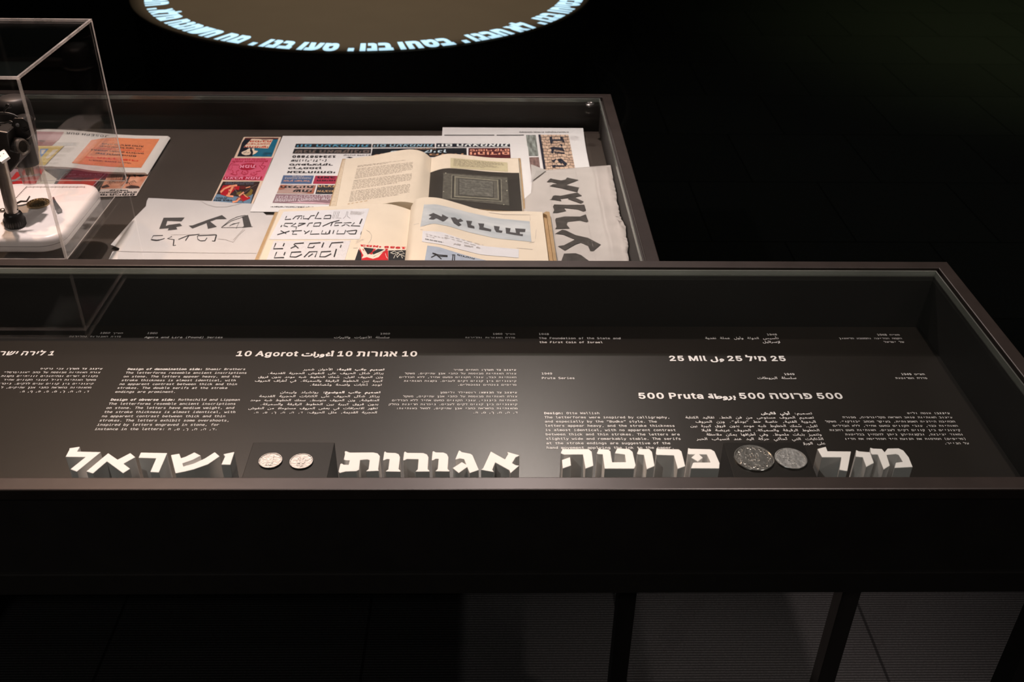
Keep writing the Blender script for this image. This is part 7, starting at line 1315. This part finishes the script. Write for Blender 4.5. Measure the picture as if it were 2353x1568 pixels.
# magazine lying open across them
mz = fz+.0245
mg_top = [(30, 301, mz), (86.8, 298.6, mz+.001), (110.6, 297, mz+.0015), (164, 299.3, mz), (208.7, 303, mz-.004), (260.8, 308.3, mz-.0105), (312.9, 311.2, mz-.0145), (386, 312.7, mz-.0165)]
mg_bot = [(-40, 379, mz), (34, 380.5, mz+.001), (66, 381.3, mz+.001), (109, 382.6, mz-.001), (164, 385, mz-.003), (208.7, 391.6, mz-.008), (253.4, 395.3, mz-.012), (333, 397, mz-.0165)]
mp = Page(mg_top, mg_bot)
mg = thing('magazine', at(230, 350, mz-.014), 'open white magazine with an orange printed square on its right page', 'magazine')
ms = MB(); nu, nv = 36, 6; TH = .0036
for lay_ in (0, 1):
    for j in range(nv+1):
        for i in range(nu+1):
            p = mp.S(i/nu, j/nv); p.z -= lay_*TH
            if lay_ and i > nu*.6: p.x += .004*(i/nu-.6)/.4
            ms.v.append(p)
w = nu+1; n1 = w*(nv+1)
for j in range(nv):
    for i in range(nu):
        a = j*w+i; ms.f.append((a, a+1, a+w+1, a+w)); ms.f.append((n1+a, n1+a+w, n1+a+w+1, n1+a+1))
for i in range(nu): ms.f.append((i, n1+i, n1+i+1, i+1)); a = nv*w+i; ms.f.append((a, a+1, n1+a+1, n1+a))
for j in range(nv): a = j*w; ms.f.append((a, a+w, n1+a+w, n1+a)); a = j*w+nu; ms.f.append((a, n1+a, n1+a+w, a+w))
pages = ms.build('pages', mat('magazine_paper', (.80, .77, .73), .6, 0, .3, .02), mg, auto=40)
o = .0004
k = MB(); stroke(k, mp, Z(*D2, [(2178, 232), (2130, 330), (1990, 540), (1840, 770)]), 1.1, o); k.build('page_edges', M_CREAM2, pages, flat=True)
sq_ = strip(mp, Z(*D2, [(1010, 285), (1190, 258), (1390, 248), (1700, 262), (2062, 268)]), Z(*D2, [(705, 640), (950, 668), (1200, 690), (1450, 705), (1778, 712)]), o).build('orange_square', pr(236, 128, 84), pages, flat=True)
k = Ink()
for t, q in [('מעלה ומדורתם כנדנה', [(1180, 335), (1815, 375), (1805, 402), (1165, 360)]), ('יצאת ובא כל אשר בה', [(1150, 372), (1785, 415), (1775, 436), (1140, 398)]), ('במפתיע נאמנים לרגליהם', [(1005, 425), (1825, 488), (1812, 510), (995, 452)]), ('שלו ולמשפחתם', [(1080, 480), (1705, 530), (1695, 552), (1068, 502)]), ('המגאי למען אבותי', [(980, 585), (1630, 635), (1620, 655), (970, 610)])]:
    textq(k, mp, t, Z(*D2, q), 2*o, True, .03)
k.build('dark_lettering', pr(74, 44, 44), sq_)
k = Ink(); textq(k, mp, 'לד הדרך ופורי', Z(*D2, [(920, 528), (1745, 590), (1725, 622), (905, 560)]), 2*o, True, .05); textq(k, mp, 'ותמונתם המשותפת', Z(*D2, [(1060, 400), (1830, 455), (1822, 472), (1050, 420)]), 2*o, True, 0); k.build('red_lettering', pr(226, 62, 44), sq_)
k = Ink(); textq(k, mp, 'JOSEPH BUR', Z(*D2, [(622, 158), (1275, 215), (1265, 245), (612, 192)]), o, True, .015); k.build('title_text', pr(70, 62, 62), pages)
pz1 = patch(mp, Z(*D2, [(120, 150), (590, 160), (500, 290), (80, 280)]), o, 6, 3).build('picture', pr(196, 142, 140), pages, flat=True)
pz2 = patch(mp, Z(*D2, [(80, 285), (490, 290), (400, 375), (40, 375)]), o, 6, 3).build('picture', pr(176, 112, 104), pages, flat=True)
k = Ink(); scrib(k, mp, Z(*D2, [(200, 285), (460, 295), (440, 325), (200, 318)]), 1, 2*o, 51, .8, .03, .1, .2); k.build('dark_letters', pr(70, 56, 58), pz2)
pz3 = patch(mp, Z(*D2, [(60, 375), (592, 378), (290, 680), (60, 650)]), o, 6, 6).build('picture', pr(216, 172, 96), pages, flat=True)
k = MB(); poly(k, mp, Z(*D2, [(220, 425), (355, 420), (260, 525), (230, 560), (215, 500)]), 2*o); k.build('blue_shape', pr(108, 136, 176), pz3, flat=True)
k = MB(); poly(k, mp, Z(*D2, [(235, 445), (310, 440), (265, 500), (240, 510)]), 3*o); poly(k, mp, Z(*D2, [(420, 440), (500, 430), (420, 510), (330, 580), (300, 560)]), 2*o); k.build('pale_shapes', pr(226, 196, 176), pz3, flat=True)
k = MB(); stroke(k, mp, Z(*D2, [(592, 378), (450, 520), (290, 685)]), .8, 2*o); k.build('gutter_line', pr(110, 96, 92), pages, flat=True)

# ================================================================ on the lower case's glass: microscope in a clear box
gz = FT-.001
pt = gz+.022      # top of the microscope's white base
mi = thing('usb_microscope', at(100, 500, gz), 'black desk microscope on a white base plate inside the clear box', 'microscope')
def rrect(x0, x1, y0, y1, r, n=8):
    out = []
    for cx, cy, a0 in ((x1-r, y1-r, 0), (x0+r, y1-r, 90), (x0+r, y0+r, 180), (x1-r, y0+r, 270)):
        for i in range(n+1):
            a = math.radians(a0+90*i/n); out.append((cx+r*math.cos(a), cy+r*math.sin(a)))
    return out
bx0, bx1, by0, by1 = -.745, -.5895, 1.196, 1.381
base = MB()
lv = [(0.0025, gz), (0, gz+.003), (0, pt-.009), (.0008, pt-.006), (.002, pt-.0025), (.005, pt-.0006), (.008, pt)]
for d, z in lv:
    for x, y in rrect(bx0+d, bx1-d, by0+d, by1-d, .030-d*.5): base.v.append(V((x, y, z)))
nr = len(base.v)//len(lv)
for j in range(len(lv)-1):
    for i in range(nr): q = (i+1) % nr; base.f.append((j*nr+i, j*nr+q, (j+1)*nr+q, (j+1)*nr+i))
base.f.append(tuple(range(nr))[::-1]); base.f.append(tuple((len(lv)-1)*nr+i for i in range(nr)))
bp_ = base.build('base_plate', mat('white_plastic', (.80, .78, .77), .3, 0, .5, .02), mi, auto=50)
k = MB(); fr = [rrect(bx0-.0003, bx1+.0003, by0-.0003, by1+.0003, .030), rrect(bx0+.003, bx1-.003, by0+.003, by1-.003, .027)]
k.prism([fr[0], fr[1][::-1]], gz+.0095, gz+.0102).build('seam', mat('grey_seam', (.35, .33, .32), .6), bp_)
pf = Flat(pt); k = MB(); o = .0003
stroke(k, pf, Z(*D3, [(240, 592), (415, 405), (412, 402), (1335, 408)][:2]), .8, o); stroke(k, pf, Z(*D3, [(405, 410), (1335, 410)]), .8, o)
for i in range(17):
    x = 415+i*57; stroke(k, pf, Z(*D3, [(x+4, 398), (x-4 if i % 2 else x-10, 418 if i % 2 else 432)]), .6, o)
for i in range(7):
    y = 430+i*25; x = 400-(y-410)*.94; stroke(k, pf, Z(*D3, [(x, y), (x+36, y)]), .5, o)
k.build('scale_marks', mat('brown_print', (.12, .09, .08), .7), bp_, flat=True)
# column with ribbed collar
cb = at(36, 519, pt); ctop = ony(6, 392, cb.y)
ax = (ctop-cb).normalized(); sR = 24.0/FPX*(cb-CAM).dot(CF)   # collar radius
M_BLK = mat('black_plastic', (.012, .011, .010), .38, 0, .5, .1, 60)
M_STEEL = mat('brushed_steel', (.46, .42, .38), .3, 1, .5, .1, 120)
k = MB(); k.lathe([(sR*.86, 0), (sR*.95, .002), (sR*.95, .011), (sR*.86, .0135), (sR*.84, .017), (sR*.75, .020), (sR*.62, .021)], cb, ax, 48)
for i in range(30):
    a = 2*math.pi*i/30; e1 = ax.orthogonal().normalized(); e2 = ax.cross(e1); p = cb+(e1*math.cos(a)+e2*math.sin(a))*sR*.95
    k.lathe([(sR*.045, .002), (sR*.05, .003), (sR*.05, .010), (sR*.03, .011)], p, ax, 6)
k.build('collar', M_BLK, mi, auto=40)
pR = sR*.56
MB().lathe([(pR, .018), (pR, (ctop-cb).length+.02)], cb, ax, 40).build('column', M_STEEL, mi, auto=40)
ph_ = cb+ax*.0255; dv = (CAM-ph_); dv = (dv-ax*dv.dot(ax)).normalized(); sd = ax.cross(dv)
hd = (dv*.55+sd*.83).normalized()
MB().lathe([(.0011, pR-.0004), (.0011, pR+.0002)], ph_, hd, 12).build('pin_hole', M_INK, mi)
# head
Yb = at(88, 465, pt).y
b0, b1 = ony(63.5, 376, Yb), ony(27, 224, Yb+.004)
hx = (b1-b0); HL = hx.length; hx = hx/HL
pxm = (b0-CAM).dot(CF)/FPX
prof = [(24.5, -.01), (25.5, .01), (27, .10), (31, .30), (33.5, .45), (34.5, .60), (35.5, .645), (35.5, .66)]
prof2 = [(36.5, .66), (37, .69), (36.5, .80), (35, .92), (31, .985), (24, 1.01), (1, 1.02)]
MB().lathe([(r*pxm, t*HL) for r, t in prof], b0, hx, 48).build('barrel', M_BLK, mi, auto=40)
MB().lathe([(r*pxm, t*HL) for r, t in prof2], b0, hx, 48).build('cap', mat('black_rubber', (.018, .016, .015), .48, 0, .5, .1, 60), mi, auto=40)
MB().lathe([(36.2*pxm, .648*HL), (37.4*pxm, .652*HL), (37.4*pxm, .672*HL), (36.2*pxm, .676*HL)], b0, hx, 48).build('grey_ring', mat('grey_ring', (.20, .18, .16), .4), mi, auto=40)
k = MB(); k.lathe([(24*pxm, 0), (22.5*pxm, -.012), (20*pxm, -.028), (18.6*pxm, -.028), (21*pxm, -.012), (22.4*pxm, 0)], b0, hx, 48)
k.build('lens_guard', clear('clear_plastic_guard', (.92, .91, .90), .08, .05, .08), mi, auto=40)
MB().lathe([(9*pxm, -.001), (9*pxm, -.016), (6*pxm, -.017), (1*pxm, -.015)], b0, hx, 24).build('lens', mat('lens_brass', (.40, .33, .22), .3, .6), mi, auto=40)
# focus knob
k0, k1 = ony(18, 338, Yb-.034), ony(56, 337, Yb-.044); ka = (k1-k0); kl = ka.length; kr = 19.5*pxm*.97
k = MB(); k.lathe([(kr*.9, 0), (kr, .001), (kr, kl*.82), (kr*.9, kl*.9)], k0, ka, 40)
e1 = ka.normalized().orthogonal().normalized(); e2 = ka.normalized().cross(e1)
for i in range(36):
    a = 2*math.pi*i/36; k.lathe([(kr*.04, .002), (kr*.05, .003), (kr*.05, kl*.78), (kr*.03, kl*.8)], k0+(e1*math.cos(a)+e2*math.sin(a))*kr, ka, 5)
kn = k.build('focus_knob', M_BLK, mi, auto=40)
MB().lathe([(kr*.9, kl*.86), (kr*.92, kl*.93), (kr*.74, kl*.97), (kr*.66, kl*.90), (kr*.05, kl*.90)], k0, ka, 40).build('knob_face', mat('clear_knob_face', (.16, .14, .12), .15, .2, .8), kn, auto=40)
# bracket, inner housing
def slab(pts, Y, dpt):
    m_ = MB(); a = [ony(*p, Y) for p in pts]; n_ = len(a)
    m_.v += a+[p+V((0, dpt, 0)) for p in a]
    m_.f += [tuple(range(n_)), tuple(range(2*n_-1, n_-1, -1))]+[(i, n_+i, n_+(i+1) % n_, (i+1) % n_) for i in range(n_)]
    return m_
slab([(-14, 300), (18, 305), (24, 345), (47, 352), (45, 372), (24, 397), (8, 399), (-14, 397)], Yb-.052, .04).build('bracket', M_BLK, mi, bevel=.002)
slab([(30, 272), (52, 272), (66, 283), (70, 300), (71, 314), (62, 322), (30, 316), (22, 300)], Yb-.03, .02).build('housing', M_BLK, mi, bevel=.002)
k = MB()
for i in range(3):
    k.tube([ony(52+j*4, 303-i*4-j*1.2+(2-abs(j-1.5))*1.4, Yb-.032) for j in range(5)], .0006, 6)
k.build('grip_ridges', M_BLK, mi, auto=40)
MB().lathe([(.0026, 0), (.0026, .0012), (.001, .0016)], ony(41, 287.5, Yb-.031), V((0, -1, .3)), 20).build('button', mat('grey_button', (.12, .12, .12), .4), mi, auto=40)
ug = MB()
a = [ony(x, y, Yb-.097+(373-y)*.0011) for x, y in [(-6, 352), (9, 342.5), (20.5, 360), (2, 372.5), (-10, 362)]]
ug.v += a+[p+V((0, .003, -.004)) for p in a]; ug.f += [tuple(range(5)), tuple(range(9, 4, -1))]+[(i, 5+i, 5+(i+1) % 5, (i+1) % 5) for i in range(5)]
ug = ug.build('usb_plug', mat('plug_metal', (.90, .88, .86), .45, .1, .6), mi, bevel=.0004)
k = MB()
for x, y in ((8.5, 353.5), (0.5, 359)): k.lathe([(.0008, 0), (.0008, .0004)], ony(x, y, Yb-.0974+(373-y)*.0011), V((0, -1, .6)), 4)
k.build('plug_holes', mat('plug_hole', (.18, .10, .06), .6), ug)
k = MB(); k.tube([ony(x, y, Yb-.05) for x, y in [(-20, 262), (-5, 260), (8, 259.5), (20, 261), (31, 264), (41, 269.5)]], .0016, 8)
k.tube([ony(x, y, Yb-.055) for x, y in [(-20, 277), (-4, 283), (12, 283), (24, 279), (28, 281)]], .0016, 8)
k.tube([ony(x, y, Yb-.052) for x, y in [(9, 257), (13, 250), (19, 245), (22, 242)]], .0014, 8)
k.build('cable', M_BLK, mi, auto=60)
MB().lathe([(.0034, -.004), (.0036, .001), (.0024, .003)], ony(19, 243.5, Yb-.034), V((0, -1, .3)), 20).build('cable_gland', M_BLK, mi, auto=40)
# spring clips and screw
M_CLIP = mat('dark_clip_steel', (.16, .155, .15), .35, .9)
for nm, pts, hgt in (('stage_clip', [(200, 700), (330, 640), (420, 640), (470, 560)], .004), ('stage_clip', [(940, 790), (880, 690), (855, 640), (835, 575)], .003)):
    k = MB(); pp = Z(*D3, pts); wd_ = [5, 5, 4, 3.5] if hgt == .004 else [13, 10, 7, 4]
    zz = [pt+.001, pt+.005, pt+.003, pt+.006] if hgt == .004 else [pt+.003, pt+.004, pt+.003, pt+.004]
    pL, pR_ = [], []
    for i, (x, y) in enumerate(pp):
        a = V(pp[max(i-1, 0)]); b = V(pp[min(i+1, 3)]); d = (b-a).normalized(); q = V((-d.y, d.x*.62))*wd_[i]/2
        pL.append(at(x+q.x, y+q.y, zz[i])); pR_.append(at(x-q.x, y-q.y, zz[i]))
    tk = V((0, 0, .0012)); n_ = 4; vv = pL+pR_
    k.add([p+tk for p in vv]+[p-tk*0 for p in vv], [(i, i+1, n_+i+1, n_+i) for i in range(3)]+[(2*n_+i, 3*n_+i, 3*n_+i+1, 2*n_+i+1) for i in range(3)]+[(i, 2*n_+i, 2*n_+i+1, i+1) for i in range(3)]+[(n_+i, n_+i+1, 3*n_+i+1, 3*n_+i) for i in range(3)]+[(0, n_, 3*n_, 2*n_), (3, 2*n_+3, 3*n_+3, n_+3)])
    k.build(nm, M_CLIP, mi, bevel=.0003)
sp_ = at(6.6, 486, pt)
MB().lathe([(.0045, 0), (.0045, .001), (.0034, .0035), (.001, .0045)], sp_, n=24).build('clip_screw', M_STEEL, mi, auto=40)
sp_ = at(136.5, 487, pt)
MB().lathe([(.004, 0), (.004, .002), (.0032, .0042), (.001, .005)], sp_, n=24).build('clip_screw', M_CLIP, mi, auto=40)
cc = at(87.5, 464.5, pt)
coin(87.5, 465.5, .0158, M_BRONZE, 'bronze coin under the microscope lens on its white base', [('10', -.1, .25, .5, .5)], 0, True, .3, pt, .0028, None)

# clear box over the microscope
BX1, BY0, BY1, BH = -.5755, 1.1775, 1.4365, .2505
BX0, TK = -.842, .0032
bo = thing('display_cover', ((BX0+BX1)/2, (BY0+BY1)/2, gz), 'clear acrylic box standing on the lower case, covering the microscope', 'display cover')
z1 = gz+BH; E_ = .0001
MB().box(BX0+TK, BX1-TK, BY0+TK, BY1-TK, z1-TK, z1).build('top_panel', M_ACR, bo)
MB().box(BX0+TK, BX1-TK, BY0, BY0+TK*.8, gz, z1-TK).build('front_panel', M_ACR, bo)
MB().box(BX0+TK, BX1-TK, BY1-TK*.8, BY1, gz, z1-TK).build('back_panel', M_ACR, bo)
MB().box(BX1-TK*.8, BX1, BY0+TK, BY1-TK, gz, z1-TK).build('side_panel', M_ACR, bo)
MB().box(BX0, BX0+TK*.8, BY0+TK, BY1-TK, gz, z1-TK).build('side_panel', M_ACR, bo)
TB, TS = .0015, .0009
for x0, x1 in ((BX0, BX0+TK), (BX1-TK, BX1)):
    MB().box(x0, x1, BY0, BY0+TK, gz, z1-TK).build('edge', M_ACRE, bo)
    xa, xb = (x0, x0+TB) if x0 == BX0 else (x1-TB, x1)
    MB().box(xa, xb, BY1-TB, BY1, gz, z1-TK).build('edge', M_ACRB, bo)
    MB().box(x0, x1, BY0+TK, BY1-TK, z1-TK, z1).build('edge', M_ACRE, bo)
    xa, xb = (x0, x0+TS) if x0 == BX0 else (x1-TS, x1)
    MB().box(xa, xb, BY0+TK, BY1-TB, gz, gz+TS).build('edge', M_ACRB, bo)
for y0 in (BY0, BY1-TK):
    MB().box(BX0, BX1, y0, y0+TK, z1-TK, z1).build('edge', M_ACRE, bo)
    yb_ = y0 if y0 == BY0 else BY1-TS
    MB().box(BX0+TK, BX1-TK, yb_, yb_+TS, gz, gz+TS).build('edge', M_ACRB, bo)

# ================================================================ round plinth with the lit ring of words
DZ = .5; dc = V((-.5616, 4.4763, DZ)); DR = .9892
dk_ = thing('round_plinth', (dc.x, dc.y, 0), 'large round dark plinth with a ring of glowing words on its top', 'plinth')
MB().lathe([(DR-.01, 0), (DR-.006, DZ-.012)], V((dc.x, dc.y, 0)), n=128).build('drum', M_CASE, dk_, auto=40)
MB().lathe([(DR-.004, DZ-.012), (DR, DZ-.010), (DR, DZ-.002), (DR-.002, DZ)], V((dc.x, dc.y, 0)), n=128).build('top', mat('grey_brown_top', (.135, .108, .078), .7, 0, .2, .03, 6), dk_, auto=40)
tc_ = V((-.5403, 4.4167)); TR = .9262-.004
GLOW = mat('projected_light_blue', (.50, .80, 1.0), .5, 0, .2, .02, 60, emit=.95)  # projected words shown by emission in the letter meshes themselves
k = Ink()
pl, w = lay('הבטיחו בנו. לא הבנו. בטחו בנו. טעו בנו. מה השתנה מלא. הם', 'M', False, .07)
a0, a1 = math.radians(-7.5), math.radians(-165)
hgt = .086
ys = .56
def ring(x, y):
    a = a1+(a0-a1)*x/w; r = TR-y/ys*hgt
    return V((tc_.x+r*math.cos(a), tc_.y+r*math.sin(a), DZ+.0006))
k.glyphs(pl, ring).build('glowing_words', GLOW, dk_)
